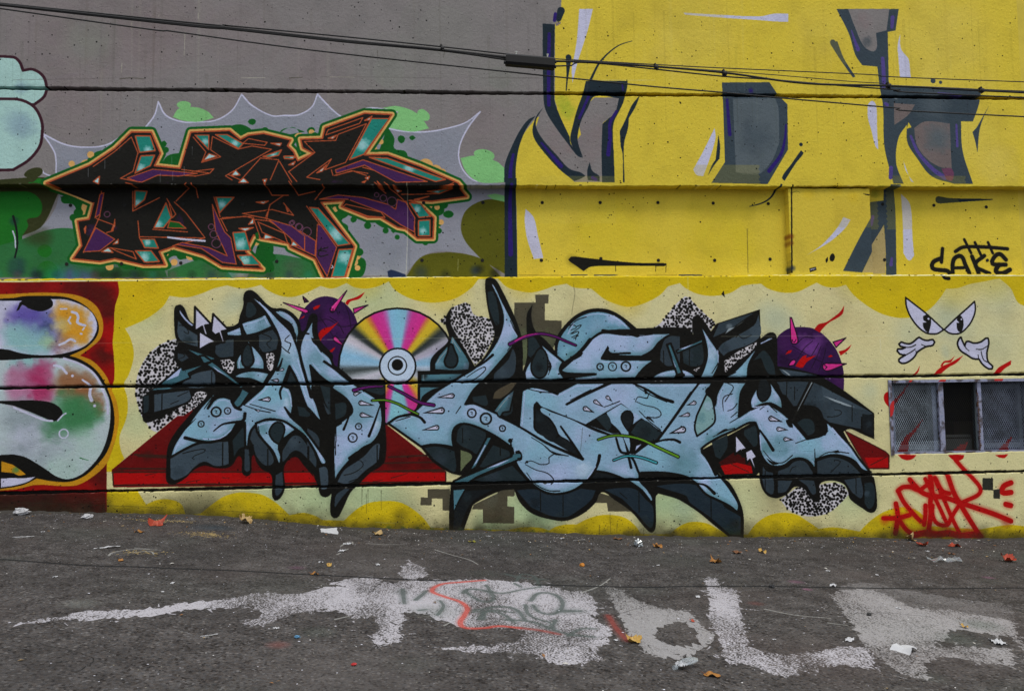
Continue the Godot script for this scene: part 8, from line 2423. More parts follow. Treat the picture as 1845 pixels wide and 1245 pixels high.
func asphalt_tile() -> Image:
	var f := FastNoiseLite.new()
	f.seed = 71
	f.frequency = 0.012
	f.fractal_octaves = 5
	var big := f.get_seamless_image(1024, 1024).get_data()
	var f2 := FastNoiseLite.new()
	f2.seed = 72
	f2.noise_type = FastNoiseLite.TYPE_CELLULAR
	f2.frequency = 0.22
	f2.cellular_return_type = FastNoiseLite.RETURN_CELL_VALUE
	f2.fractal_type = FastNoiseLite.FRACTAL_NONE
	var stones := f2.get_seamless_image(1024, 1024, false, false, 0.02).get_data()
	var out := PackedByteArray()
	out.resize(1024 * 1024 * 4)
	var rg := RandomNumberGenerator.new()
	rg.seed = 8
	for i in 1024 * 1024:
		var s := stones[i]
		var v := 47.0 + big[i] * 0.12 + (s - 128) * 0.10
		if s > 243:
			v += 18.0
		elif s < 26:
			v -= 15.0
		v += (rg.randi() & 15) - 7
		var c := (big[(i * 7 + 5000) & 1048575] - 128) * 0.03
		out[4 * i] = clampi(int(v + 3.5 + c), 0, 255)
		out[4 * i + 1] = clampi(int(v), 0, 255)
		out[4 * i + 2] = clampi(int(v - 1.5 - c), 0, 255)
		out[4 * i + 3] = 255
	return Image.create_from_data(1024, 1024, false, Image.FORMAT_RGBA8, out)

func build_ground() -> void:
	var tile := asphalt_tile()
	var base := Image.create_empty(CW, HG, false, Image.FORMAT_RGBA8)
	for y in range(0, HG, 1024):
		for x in range(0, CW, 1024):
			base.blit_rect(tile, Rect2i(0, 0, 1024, 1024), Vector2i(x, y))
	# broad stains, so that the tile does not show
	cv = base
	for i in 900:
		spray_on(cv, [STAIN, STAINW, STAINW][rng.randi() % 3], rng.randf_range(0.08, 0.22), rng.randi_range(6, 34), rng.randf() * CW, rng.randf() * HG)
	for i in 260:
		var c: Color = [STAIN, STAIN, STAINW, STAINR, STAING][rng.randi() % 5]
		spray_on(cv, c, rng.randf_range(0.08, 0.34), rng.randi_range(30, 230), rng.randf() * CW, rng.randf() * HG)
	for i in 90:                                           # a coarser, darker strip of loose grit along the wall
		spray_on(cv, STAIN, 0.3, rng.randi_range(30, 70), rng.randf() * CW, rng.randf_range(20, 190))
	# paint on a layer of its own, punched through by the stones
	var layer := Image.create_empty(CW, HG, false, Image.FORMAT_RGBA8)
	cv = layer
	paint_ground_art()
	layer = punch(layer)
	base.blend_rect(layer, Rect2i(0, 0, CW, HG), Vector2i.ZERO)
	cv = base
	scribble_ground_art()
	for i in 26:                                           # hairline cracks
		var at := Vector2(rng.randf() * CW, rng.randf_range(150, HG))
		var way := rng.randf_range(-0.5, 0.5) + (PI if rng.randf() < 0.5 else 0.0)
		for k in 14:
			way += rng.randf_range(-0.5, 0.5)
			var to := at + Vector2(cos(way), sin(way) * 0.6) * rng.randf_range(10, 30)
			line_of(base, Color(0.09, 0.088, 0.085), 1.6, 1.2, PackedVector2Array([at, to]))
			at = to
	# crumbs of paint, sawdust and grit
	for i in 3600:
		var x := rng.randf() * CW
		var y := 30.0 + 1700.0 * pow(rng.randf(), 1.7)
		var g := rng.randf()
		disc_on(base, Color(0.8, 0.8, 0.84) if g < 0.35 else (Color(0.5, 0.48, 0.42) if g < 0.7 else Color(0.1, 0.1, 0.1)), x, y, rng.randf_range(0.6, 1.6) * (1.0 if g > 0.06 else 1.7))
	for s in [[1058, 305, 36, 22, 190], [830, 103, 50, 10, 90], [903, 116, 34, 10, 60], [992, 614, 40, 14, 60]]:
		for i in s[4]:
			var x: float = s[0] + rng.randfn(0, 1) * s[2]
			var y: float = s[1] + rng.randfn(0, 1) * s[3]
			line_of(base, SAWD.darkened(rng.randf() * 0.3), 2.2, 1.2, PackedVector2Array([Vector2(x, y), Vector2(x + rng.randf_range(-9, 9), y + rng.randf_range(-7, 7))]))
	var f := FastNoiseLite.new()
	f.seed = 33
	f.frequency = 0.16
	f.fractal_octaves = 3
	var hm := f.get_image(2048, HG)
	hm.convert(Image.FORMAT_RF)
	hm.bump_map_to_normal_map(1.6)
	var nt := ImageTexture.create_from_image(hm)
	var mesh := ArrayMesh.new()
	for k in 2:
		var m := StandardMaterial3D.new()
		m.albedo_texture = ImageTexture.create_from_image(base.get_region(Rect2i(k * 2048, 0, 2048, HG)))
		m.normal_enabled = true
		m.normal_texture = nt
		m.normal_scale = 0.9
		m.roughness = 0.9
		m.metallic_specular = 0.3
		m.texture_repeat = false
		var st := mb()
		st.set_smooth_group(0)
		var z0 := 0.1
		var z1 := 0.1 + HG / PX
		for i in 40:
			for j in 40:
				var q := []
				var uv := []
				for e in [[0, 0], [1, 0], [1, 1], [0, 1]]:
					var u: float = (i + e[0]) / 40.0
					var v: float = (j + e[1]) / 40.0
					var x: float = XL + (k + u) * 2048.0 / PX
					var z: float = lerpf(z0, z1, v)
					q.append(Vector3(x, ground_at(x, z), z))
					uv.append(Vector2(u, v))
				quad(st, q[0], q[1], q[2], q[3], uv[0], uv[1], uv[2], uv[3])
		st.index()
		st.generate_normals()
		st.generate_tangents()
		st.set_material(m)
		st.commit(mesh)
	var road := obj("asphalt_road", mesh, null)
	road.set_meta("kind", "structure")
	road.set_meta("label", "worn grey asphalt alley with smeared white painted letters")
	var outer := flat(Color(1, 1, 1), 0.9)
	outer.albedo_texture = ImageTexture.create_from_image(tile)
	outer.uv1_triplanar = true
	outer.uv1_world_triplanar = true
	outer.uv1_scale = Vector3.ONE * (PX / 1024.0)
	var st2 := mb()
	var xs := [-60.0, -14.0, -7.0, XL]
	var e1 := XL + CW / PX
	var zr := 0.1 + HG / PX
	for s in [[-60.0, XL, -3.0, zr], [e1, 60.0, -3.0, zr], [-60.0, 60.0, zr, 60.0]]:
		var n := 60
		for i in n:
			var xa := lerpf(s[0], s[1], float(i) / n)
			var xb := lerpf(s[0], s[1], float(i + 1) / n)
			quad(st2, Vector3(xa, ground_at(xa, s[2]), s[2]), Vector3(xb, ground_at(xb, s[2]), s[2]), Vector3(xb, ground_at(xb, s[3]), s[3]), Vector3(xa, ground_at(xa, s[3]), s[3]))
	var far := obj("asphalt_ground", done(st2), outer)
	far.set_meta("kind", "structure")

func punch(layer: Image) -> Image:
	# bare stone heads show through and the coat thins out in drifts: each pixel of paint loses opacity by grain, streak and drift
	var f := FastNoiseLite.new()
	f.seed = 19
	f.frequency = 0.17
	f.fractal_octaves = 3
	var fb := FastNoiseLite.new()
	fb.seed = 20
	fb.frequency = 0.008
	fb.fractal_octaves = 4
	var fs := FastNoiseLite.new()
	fs.seed = 23
	fs.frequency = 0.06
	fs.fractal_octaves = 3
	var fine := f.get_seamless_image(1024, 1024).get_data()
	var wide := fb.get_seamless_image(1024, 1024).get_data()
	var streak := fs.get_seamless_image(1024, 1024).get_data()
	var d := layer.get_data()
	for y in HG:
		var row := (y & 1023) << 10
		for x in CW:
			var i := (y * CW + x) * 4 + 3
			if d[i]:
				var v := fine[row + (x & 1023)] * 0.85 + streak[(((y >> 1) & 1023) << 10) + (x & 1023)] * 0.3 + wide[(((y >> 2) & 1023) << 10) + ((x >> 1) & 1023)] * 0.5
				d[i] = int(d[i] * clampf((v - 148.0) / 66.0, 0.0, 0.93))
	return Image.create_from_data(CW, HG, false, Image.FORMAT_RGBA8, d)

func paint_ground_art() -> void:
	# worn white letters rolled onto the asphalt
	worn(WPAINT, [-1019,1279, 1070,1223, 1118,1170, 1185,1149, 1254,1075, 1336,1012, 1401,940, 1488,940, 1541,860, 1581,850, 1543,827, 1585,767, 1640,737, 1695,798, 1721,769, 1755,756, 1843,749, 1938,733, 1997,746, 2070,772, 2130,812, 2198,844, 2201,983, 2178,1079, 2202,1133, 2192,1213, 2154,1288, -2146,1356, 2055,1392, 2019,1331, 1983,1330, 1930,1316, 1883,1314, -1836,1308, 1887,1284, 1931,1279, 1973,1261, -2006,1228, -2013,1181, 1995,1162, 1926,1168, 1883,1167, 1850,1128, 1821,1101, 1795,1066, -1748,1059, -1752,1258, -1724,1300, -1690,1231, 1704,1179, 1683,1103, 1649,1121, 1596,1067, 1545,1081, 1570,1055, 1504,1108, 1465,1190, -1424,1194, 1446,1118, 1415,1076, 1340,1093, 1273,1129, 1255,1164, 1173,1210, 1083,1248, -1022,1282])
	worn(WPAINT, [-1705,642, -1723,512, 1743,564, 1766,604, -1788,715, 1723,732])
	worn(WPAINT2, [-2259,750, 2293,793, 2310,881, 2356,968, 2410,991, 2415,1099, 2414,1196, 2361,1274, 2299,1333, 2255,1314, 2240,1243, 2237,1119, 2246,972])
	unpaint([2291,1181, 2342,1104, 2382,1089, 2382,1184, 2365,1234, 2319,1261, 2295,1245])
	worn(WPAINT, [-2569,646, -2600,666, -2577,756, -2616,767, 2550,986, 2496,1163, -2471,1256, 2502,1295, 2562,1294, 2637,1265, 2693,1246, -2737,1260, -2670,1372, 2599,1361, 2531,1393, 2467,1422, 2439,1363, 2394,1353, 2413,1269, 2430,1164, 2459,1027, 2511,863])
	worn(WPAINT4, [-2894,757, 3030,680, 3084,756, 3167,826, -3286,914, -3184,1053, 3046,1015, 2962,915])
	worn(WPAINT3, [-2846,824, 2944,757, 3005,785, 3009,936, 3105,976, -3184,1053, -3040,1305, -3097,1172, 3003,1123, 2954,1159, -2882,1235, -3041,1248, -2957,1363, 2850,1306, 2791,1355, -2750,1430, 2712,1405, 2713,1307, 2732,1219, 2779,1089, 2813,957])

func scribble_ground_art() -> void:
	# grey green scribble and red line over the white
	haze_line(SCRIB, 18.9, [1880,871, 1897,833, 1940,849, 1956,902, 1937,947, 1906,906, 1887,852])
	faint(SCRIB, 0.6, 11.8, 8.2, [1880,871, 1897,833, 1940,849, 1956,902, 1937,947, 1906,906, 1887,852])
	haze_line(SCRIB, 18.9, [2046,932, 2077,858, 2113,874, 2121,961, 2089,1043, 2060,1029, 2048,966])
	faint(SCRIB, 0.6, 11.8, 8.2, [2046,932, 2077,858, 2113,874, 2121,961, 2089,1043, 2060,1029, 2048,966])
	haze_line(SCRIB, 37.8, [2105,1019, 2154,1013])
	faint(SCRIB, 0.6, 23.6, 16.5, [2105,1019, 2154,1013])
	haze_line(SCRIB, 18.9, [1900,1022, 1926,1013, 1962,987, 2001,1001, 2020,1091])
	faint(SCRIB, 0.6, 11.8, 8.2, [1900,1022, 1926,1013, 1962,987, 2001,1001, 2020,1091])
	haze_line(SCRIB, 18.9, [1924,1096, 1943,1020, 1995,1033])
	faint(SCRIB, 0.6, 11.8, 8.2, [1924,1096, 1943,1020, 1995,1033])
	haze_line(SCRIB, 18.9, [1978,1093, 2032,1105, 2071,1158])
	faint(SCRIB, 0.6, 11.8, 8.2, [1978,1093, 2032,1105, 2071,1158])
	haze_line(SCRIB, 18.9, [2088,1088, 2075,1158, 2103,1196, 2156,1210])
	faint(SCRIB, 0.6, 11.8, 8.2, [2088,1088, 2075,1158, 2103,1196, 2156,1210])
	haze_line(SCRIB, 15.8, [2101,1209, 2137,1154, 2170,1150])
	faint(SCRIB, 0.6, 9.9, 6.8, [2101,1209, 2137,1154, 2170,1150])
	haze_line(SCRIB, 15.8, [1941,791, 1967,865, 2041,823, 2082,801])
	faint(SCRIB, 0.6, 9.9, 6.8, [1941,791, 1967,865, 2041,823, 2082,801])
	haze_line(SCRIB, 18.9, [1728,847, 1743,985])
	faint(SCRIB, 0.6, 11.8, 8.2, [1728,847, 1743,985])
	haze_line(SCRIB, 18.9, [1767,949, 1789,858])
	faint(SCRIB, 0.6, 11.8, 8.2, [1767,949, 1789,858])
	haze_line(SCRIB, 15.8, [1824,1072, 1835,994, 1825,945])
	faint(SCRIB, 0.6, 9.9, 6.8, [1824,1072, 1835,994, 1825,945])
	haze_line(SCRIB, 18.9, [1997,659, 2041,700, 2106,713])
	faint(SCRIB, 0.6, 11.8, 8.2, [1997,659, 2041,700, 2106,713])
	haze_line(SCRIB, 15.8, [2022,744, 2060,655, 2083,791])
	faint(SCRIB, 0.6, 9.9, 6.8, [2022,744, 2060,655, 2083,791])
	haze_line(SCRIB, 15.8, [1781,1037, 1797,1028])
	faint(SCRIB, 0.6, 9.9, 6.8, [1781,1037, 1797,1028])
	haze_line(SCRIB, 15.8, [2030,967, 2035,1061, 2080,1117])
	faint(SCRIB, 0.6, 9.9, 6.8, [2030,967, 2035,1061, 2080,1117])
	haze_line(SCRIB, 12.5, [1916,1096, 1926,1036])
	faint(SCRIB, 0.6, 7.8, 5.5, [1916,1096, 1926,1036])
	haze_line(SCRIB, 15.8, [2016,765, 2033,804])
	faint(SCRIB, 0.6, 9.9, 6.8, [2016,765, 2033,804])
	haze_line(SCRIB, 15.8, [1896,1038, 1960,1035, 1997,1121])
	faint(SCRIB, 0.6, 9.9, 6.8, [1896,1038, 1960,1035, 1997,1121])
	haze_line(REDG, 16.8, [1938,740, 1873,765, 1824,789, 1803,858, 1837,910, 1874,951, 1891,1007, 1884,1069, 1875,1127, 1887,1164, 1927,1162, 1959,1145, 2003,1156])
	faint(REDG, 0.6, 10.5, 12.3, [1938,740, 1873,765, 1824,789, 1803,858, 1837,910, 1874,951, 1891,1007, 1884,1069, 1875,1127, 1887,1164, 1927,1162, 1959,1145, 2003,1156])
	haze_line(REDG2, 17.1, [2003,1156, 2042,1169, 2083,1197])
	faint(REDG2, 0.42, 10.7, 8.1, [2003,1156, 2042,1169, 2083,1197])
	haze_line(REDG2, 19.4, [2216,1044, 2216,1145, 2222,1234])
	faint(REDG2, 0.42, 12.1, 10.7, [2216,1044, 2216,1145, 2222,1234])
	# chalky scratches
	faint(CHALKG, 0.6, 6.2, 4.2, [1791,341, 1848,422, 1899,485, 1924,547])
	faint(CHALKG, 0.6, 6.2, 4.2, [2183,846, 2240,770, 2292,667])
	faint(CHALKG, 0.6, 6.2, 4.2, [2618,964, 2671,1011, 2749,1036])
	faint(CHALKG, 0.6, 6.2, 4.2, [2726,1073, 2763,1090])
	faint(CHALKG, 0.6, 6.2, 4.2, [577,482, 599,451, 602,466])
	faint(CHALKG, 0.6, 6.2, 4.2, [1380,1288, 1390,1270])
	faint(CHALKG, 0.6, 6.2, 4.2, [1566,278, 1629,281, 1688,268])
	faint(CHALKG, 0.6, 6.2, 4.2, [1606,1130, 1630,1106])
	faint(CHALKG, 0.6, 6.2, 4.2, [1841,1149, 1852,1128])
	faint(CHALKG, 0.6, 6.2, 4.2, [924,664, 918,628, 949,583, 1027,574])
	faint(CHALKG, 0.6, 6.2, 4.2, [964,619, 1006,598, 1030,632])
	faint(CHALKG, 0.6, 6.2, 4.2, [951,562, 995,569])
	faint(CHALKG, 0.6, 6.2, 4.2, [1494,340, 1512,258, 1527,302])
	faint(CHALKG, 0.6, 6.2, 4.2, [1503,467, 1523,378])
	faint(TARLINE, 0.85, 13.0, 13.0, [699,763, 916,781, 1110,766, 1349,737, 1563,737, 1675,746, 1833,752])
	faint(TARLINE, 0.85, 13.9, 12.2, [2070,778, 2220,767, 2395,753, 2463,744, 2838,743, 3468,742])
	spray(PINKG, 0.35, 32, [2820,682])
	spray(PINKG, 0.5, 20, [2812,770])
	spray(PINKG, 0.4, 24, [3435,612])
	spray(REDG2, 0.3, 32, [1526,1307])
	spray(PLUMB, 0.35, 32, [1424,657])
	spray(NAVYG, 0.35, 82, [1029,197])
	spray(NAVYG, 0.35, 61, [1076,194])
	spray(TEALGG, 0.4, 41, [1936,6])
	spray(TEALGG, 0.4, 41, [1835,-20])
	spray(TEALGG, 0.3, 32, [1733,-24])
	spray(REDG2, 0.25, 28, [2615,913])
	spray(GRNG, 0.3, 61, [3085,1088])
	spray(GRNG, 0.25, 61, [2966,1187])
	spray(GRNG, 0.2, 82, [1811,1043])
	spray(LIGHTG, 0.2, 53, [1071,1126])
	spray(SCRIBS, 0.3, 32, [1726,884])
	spray(GRNG, 0.25, 53, [1584,1219])


# ------------------------------------------------------------------ cables
func cable(label: String, r: float, pts: Array, m: Material) -> void:
	var c := Curve3D.new()
	var n := pts.size()
	for i in n:
		var p := Vector3(pts[i][0], pts[i][1], 2.2)
		var a := Vector3(pts[maxi(i - 1, 0)][0], pts[maxi(i - 1, 0)][1], 2.2)
		var b := Vector3(pts[mini(i + 1, n - 1)][0], pts[mini(i + 1, n - 1)][1], 2.2)
		var t := (b - a) / 6.0
		c.add_point(p, -t, t)
	c.bake_interval = 0.12
	var st := mb()
	tube(st, c.get_baked_points(), r, 7)
	var o := obj("overhead_cable", done(st), m)
	tag(o, label, "cable", "overhead cables across the alley")

func build_cables() -> void:
	var m := flat(Color(0.045, 0.045, 0.045), 0.75)
	cable("thin lowest cable, alone beneath the bundle", 0.0058, [[-12.317, 5.775], [-3.317, 4.567], [-2.267, 4.438], [-1.166, 4.299], [0.365, 4.144], [1.033, 4.082], [1.543, 4.035], [2.108, 3.993], [2.615, 3.950], [3.582, 3.876], [4.514, 3.819], [13.514, 3.488]], m)
	cable("thick bundle cable running into the splice case from the left", 0.0105, [[-11.984, 5.450], [-2.984, 4.572], [-1.847, 4.471], [-0.909, 4.379], [-0.225, 4.321], [0.358, 4.261]], m)
	cable("thick bundle cable leaving the splice case to the right", 0.0085, [[0.707, 4.234], [1.041, 4.229], [1.574, 4.199], [2.127, 4.156], [2.785, 4.076], [3.492, 4.062], [4.279, 4.036], [4.526, 4.022], [13.526, 3.709]], m)
	cable("thin uppermost cable left of the splice case", 0.0058, [[-11.818, 5.400], [-2.818, 4.571], [-1.847, 4.489], [-0.909, 4.410], [-0.150, 4.340], [0.398, 4.284]], m)
	cable("thin uppermost cable right of the splice case", 0.0042, [[0.685, 4.256], [1.557, 4.217], [2.078, 4.196], [3.299, 4.156], [4.531, 4.111], [13.531, 3.916]], m)
	cable("second cable of the bundle under the thick one, left of the case", 0.0085, [[-12.025, 5.487], [-3.025, 4.571], [-1.846, 4.463], [-0.909, 4.370], [-0.151, 4.309], [0.357, 4.243]], m)
	cable("cable dipping from the foot of the splice case to the right", 0.006, [[0.706, 4.193], [0.884, 4.200], [1.041, 4.225], [2.076, 4.129], [2.482, 4.106], [2.952, 4.070], [3.589, 4.029], [4.523, 3.979], [13.523, 3.694]], m)
	cable("hair-thin cable between the bundle and the uppermost one", 0.0034, [[1.041, 4.238], [2.127, 4.169], [2.553, 4.142], [3.199, 4.094], [3.451, 4.083], [4.526, 4.034], [13.526, 3.787]], m)
	var s := thing("splice_enclosure", "black oblong splice case hanging in the cable bundle", "cable box")
	s.position = Vector3(0.553, 4.225, 2.2)
	s.rotation.z = -0.075
	var st := mb()
	var prof := []
	for k in 12:
		var a := TAU * k / 12
		prof.append(Vector2(clampf(cos(a) * 1.25, -1, 1) * 0.043, clampf(sin(a) * 1.25, -1, 1) * 0.042))
	for e in [[-0.19, 0.19, 1.0], [-0.197, -0.19, 0.9], [0.19, 0.197, 0.9]]:
		for k in 12:
			var a: Vector2 = prof[k] * e[2]
			var b: Vector2 = prof[(k + 1) % 12] * e[2]
			quad(st, Vector3(e[0], a.x, a.y), Vector3(e[1], a.x, a.y), Vector3(e[1], b.x, b.y), Vector3(e[0], b.x, b.y))
		for side in [0, 1]:
			for k in range(1, 11):
				var v := [prof[0] * e[2], prof[k] * e[2], prof[k + 1] * e[2]]
				if side == 1:
					v.reverse()
				for q in v:
					st.set_uv(Vector2.ZERO)
					st.add_vertex(Vector3(e[side], q.x, q.y))
	obj("case", done(st), flat(Color(0.02, 0.019, 0.017), 0.8), s)
	var lug := flat(Color(0.6, 0.6, 0.58), 0.4, 0.7)
	for x in [-0.115, 0.135]:
		var sl := mb()
		box(sl, Transform3D(Basis(), Vector3(x, 0.058, 0.0)), Vector3(0.01, 0.034, 0.012))
		box(sl, Transform3D(Basis(), Vector3(x, 0.072, 0.0)), Vector3(0.016, 0.008, 0.016))
		obj("hanger_bolt", done(sl), lug, s)
	for x in [-0.198, 0.198]:
		var sl := mb()
		for y in [0.02, -0.02]:
			tube(sl, PackedVector3Array([Vector3(x - 0.012, y, 0), Vector3(x + 0.012, y, 0)]), 0.014, 8)
		obj("cable_gland", done(sl), flat(Color(0.06, 0.06, 0.06), 0.6), s)
	for q in [[-0.142, 4.331, "small dark clip on the bundle left of the splice case"], [1.568, 4.199, "first cable clip right of the splice case"], [2.126, 4.156, "cable clip above the big dark letter d"], [3.492, 4.067, "cable clip over the tall dark letter stroke"], [4.281, 4.036, "cable clip nearest the right end of the bundle"]]:
		var sc := mb()
		box(sc, Transform3D(Basis(Vector3.BACK, 0.5), Vector3(0, 0, 0)), Vector3(0.012, 0.055, 0.03))
		tube(sc, PackedVector3Array([Vector3(-0.014, -0.004, 0), Vector3(0.014, -0.006, 0)]), 0.02, 8)
		var o := obj("cable_clip", done(sc), flat(Color(0.05, 0.045, 0.04), 0.7))
		o.position = Vector3(q[0], q[1], 2.2)
		tag(o, q[2], "cable clip", "clips on the cable bundle")

# ------------------------------------------------------------------ litter
func leaf_mesh(kind: int, size: float, curl: float, salt: int) -> ArrayMesh:
	var rg := RandomNumberGenerator.new()
	rg.seed = salt
	var out := PackedVector2Array()
	var n := 40
	for i in n:
		var a := TAU * i / n
		var r := 0.0
		if kind == 0:      # lobed, maple-like
			r = 0.30 + 0.17 * absf(cos(a * 2.5)) + 0.05 * absf(sin(a * 9.0)) + rg.randf_range(-0.02, 0.02)
			if absf(wrapf(a - PI * 1.5, -PI, PI)) < 0.25:
				r *= 0.6
		else:              # simple oval with a pointed tip
			r = 0.25 + 0.2 * pow(absf(sin(a)), 1.5) + 0.06 * maxf(0, cos(a - PI / 2)) * 1.5 + rg.randf_range(-0.008, 0.008)
		out.append(Vector2(cos(a), sin(a)) * r * size)
	var st := mb()
	st.set_smooth_group(0)
	var h := func(q: Vector2) -> float: return 0.4 * curl * (q.x * q.x / (size * 0.25) - absf(q.y) * 0.15) + 0.06 * size * sin(q.y / size * 9.0 + salt) * curl * 3.0
	var rings := 4
	var grid := []
	for k in rings + 1:
		var row := []
		for i in n:
			var q := out[i] * (float(k) / rings)
			row.append(Vector3(q.x, maxf(-0.0, h.call(q)) + 0.002, q.y))
		grid.append(row)
	for k in rings:
		for i in n:
			var j := (i + 1) % n
			if k == 0:
				for v in [grid[0][0], grid[1][i], grid[1][j]]:
					st.set_uv(Vector2(v.x, v.z) / size + Vector2(0.5, 0.5))
					st.add_vertex(v)
			else:
				quad(st, grid[k][i], grid[k + 1][i], grid[k + 1][j], grid[k][j], Vector2(grid[k][i].x, grid[k][i].z) / size + Vector2(0.5, 0.5), Vector2(grid[k + 1][i].x, grid[k + 1][i].z) / size + Vector2(0.5, 0.5), Vector2(grid[k + 1][j].x, grid[k + 1][j].z) / size + Vector2(0.5, 0.5), Vector2(grid[k][j].x, grid[k][j].z) / size + Vector2(0.5, 0.5))
	return done(st)

func leaf_mat(c: Color, salt: int) -> StandardMaterial3D:
	var im := Image.create_empty(96, 96, false, Image.FORMAT_RGBA8)
	im.fill(c)
	for i in 40:
		var s: Color = [c.darkened(0.3), c.lightened(0.2), Color(0.35, 0.18, 0.06)][rng.randi() % 3]
		spray_on(im, s, 0.35, rng.randi_range(4, 16), rng.randf() * 96, rng.randf() * 96)
	line_of(im, c.lightened(0.25), 2, 1, PackedVector2Array([Vector2(48, 4), Vector2(48, 92)]))
	for a in [-0.9, -0.5, 0.5, 0.9]:
		line_of(im, c.lightened(0.2), 1.5, 1, PackedVector2Array([Vector2(48, 30), Vector2(48 + 46 * sin(a), 30 + 46 * cos(a))]))
	var m := flat(Color.WHITE, 0.7)
	m.albedo_texture = ImageTexture.create_from_image(im)
	m.cull_mode = BaseMaterial3D.CULL_DISABLED
	m.backlight_enabled = true
	m.backlight = Color(0.1, 0.06, 0.02)
	return m

func leaf(kind: int, x: float, z: float, size: float, curl: float, turn: float, tilt: float, m: Material, label: String) -> void:
	var t := thing("fallen_leaf", label, "leaf", "fallen leaves on the asphalt")
	t.position = Vector3(x, ground_at(x, z) + 0.003 + absf(sin(tilt)) * size * 0.3, z)
	t.rotation = Vector3(tilt, turn, 0)
	obj("blade", leaf_mesh(kind, size, curl, int(x * 100) + 900), m, t)
	var st := mb()
	var p := PackedVector3Array()
	for i in 6:
		p.append(Vector3(0.01 * size * i * i * 0.4, 0.004 + 0.002 * i, -size * 0.24 - size * 0.07 * i))
	tube(st, p, size * 0.012 + 0.0005, 5)
	obj("stalk", done(st), flat(Color(0.4, 0.22, 0.1), 0.8), t)

func crumple(w: float, d: float, h: float, salt: int, fold := 0.5) -> ArrayMesh:
	var f := FastNoiseLite.new()
	f.seed = salt
	f.frequency = 0.9 / maxf(w, d)
	f.fractal_octaves = 2
	var st := mb()
	var nx := 12
	var nz := 9
	var P := func(i: int, j: int) -> Vector3:
		var u := float(i) / nx - 0.5
		var v := float(j) / nz - 0.5
		var y := 0.45 * h * (0.5 + fold * f.get_noise_2d(u * w * 3.0, v * d * 3.0) * 2.0)
		var s := 1.0 + 0.18 * f.get_noise_2d(u * w * 2.0 + 40.0, v * d * 2.0)
		return Vector3(u * w * s, maxf(0.0015, y), v * d * s)
	for i in nx:
		for j in nz:
			quad(st, P.call(i, j), P.call(i + 1, j), P.call(i + 1, j + 1), P.call(i, j + 1), Vector2(i, j) / 12.0, Vector2(i + 1, j) / 12.0, Vector2(i + 1, j + 1) / 12.0, Vector2(i, j + 1) / 12.0)
	return done(st)

func wad(w: float, d: float, h: float, salt: int) -> ArrayMesh:   # something screwed up into a lump
	var f := FastNoiseLite.new()
	f.seed = salt
	f.frequency = 0.9
	f.fractal_octaves = 3
	var st := mb()
	var P := func(i: int, j: int) -> Vector3:
		var a := TAU * (i % 16) / 16.0
		var b := PI * j / 9.0
		var v := Vector3(sin(b) * cos(a), cos(b), sin(b) * sin(a))
		v *= 1.0 + 0.75 * f.get_noise_3d(v.x * 1.6, v.y * 1.6, v.z * 1.6)
		return Vector3(v.x * w / 2, maxf(0.0, h * 0.4 + v.y * h / 2), v.z * d / 2)
	for i in 16:
		for j in 9:
			quad(st, P.call(i, j), P.call(i + 1, j), P.call(i + 1, j + 1), P.call(i, j + 1))
	return done(st)

func lay_down(called: String, label: String, category: String, mesh: Mesh, m: Material, x: float, z: float, turn := 0.0, up := 0.003, tilt := 0.0, group := "") -> MeshInstance3D:
	var o := obj(called, mesh, m)
	o.position = Vector3(x, ground_at(x, z) + up, z)
	o.rotation = Vector3(tilt, turn, 0)
	tag(o, label, category, group)
	return o

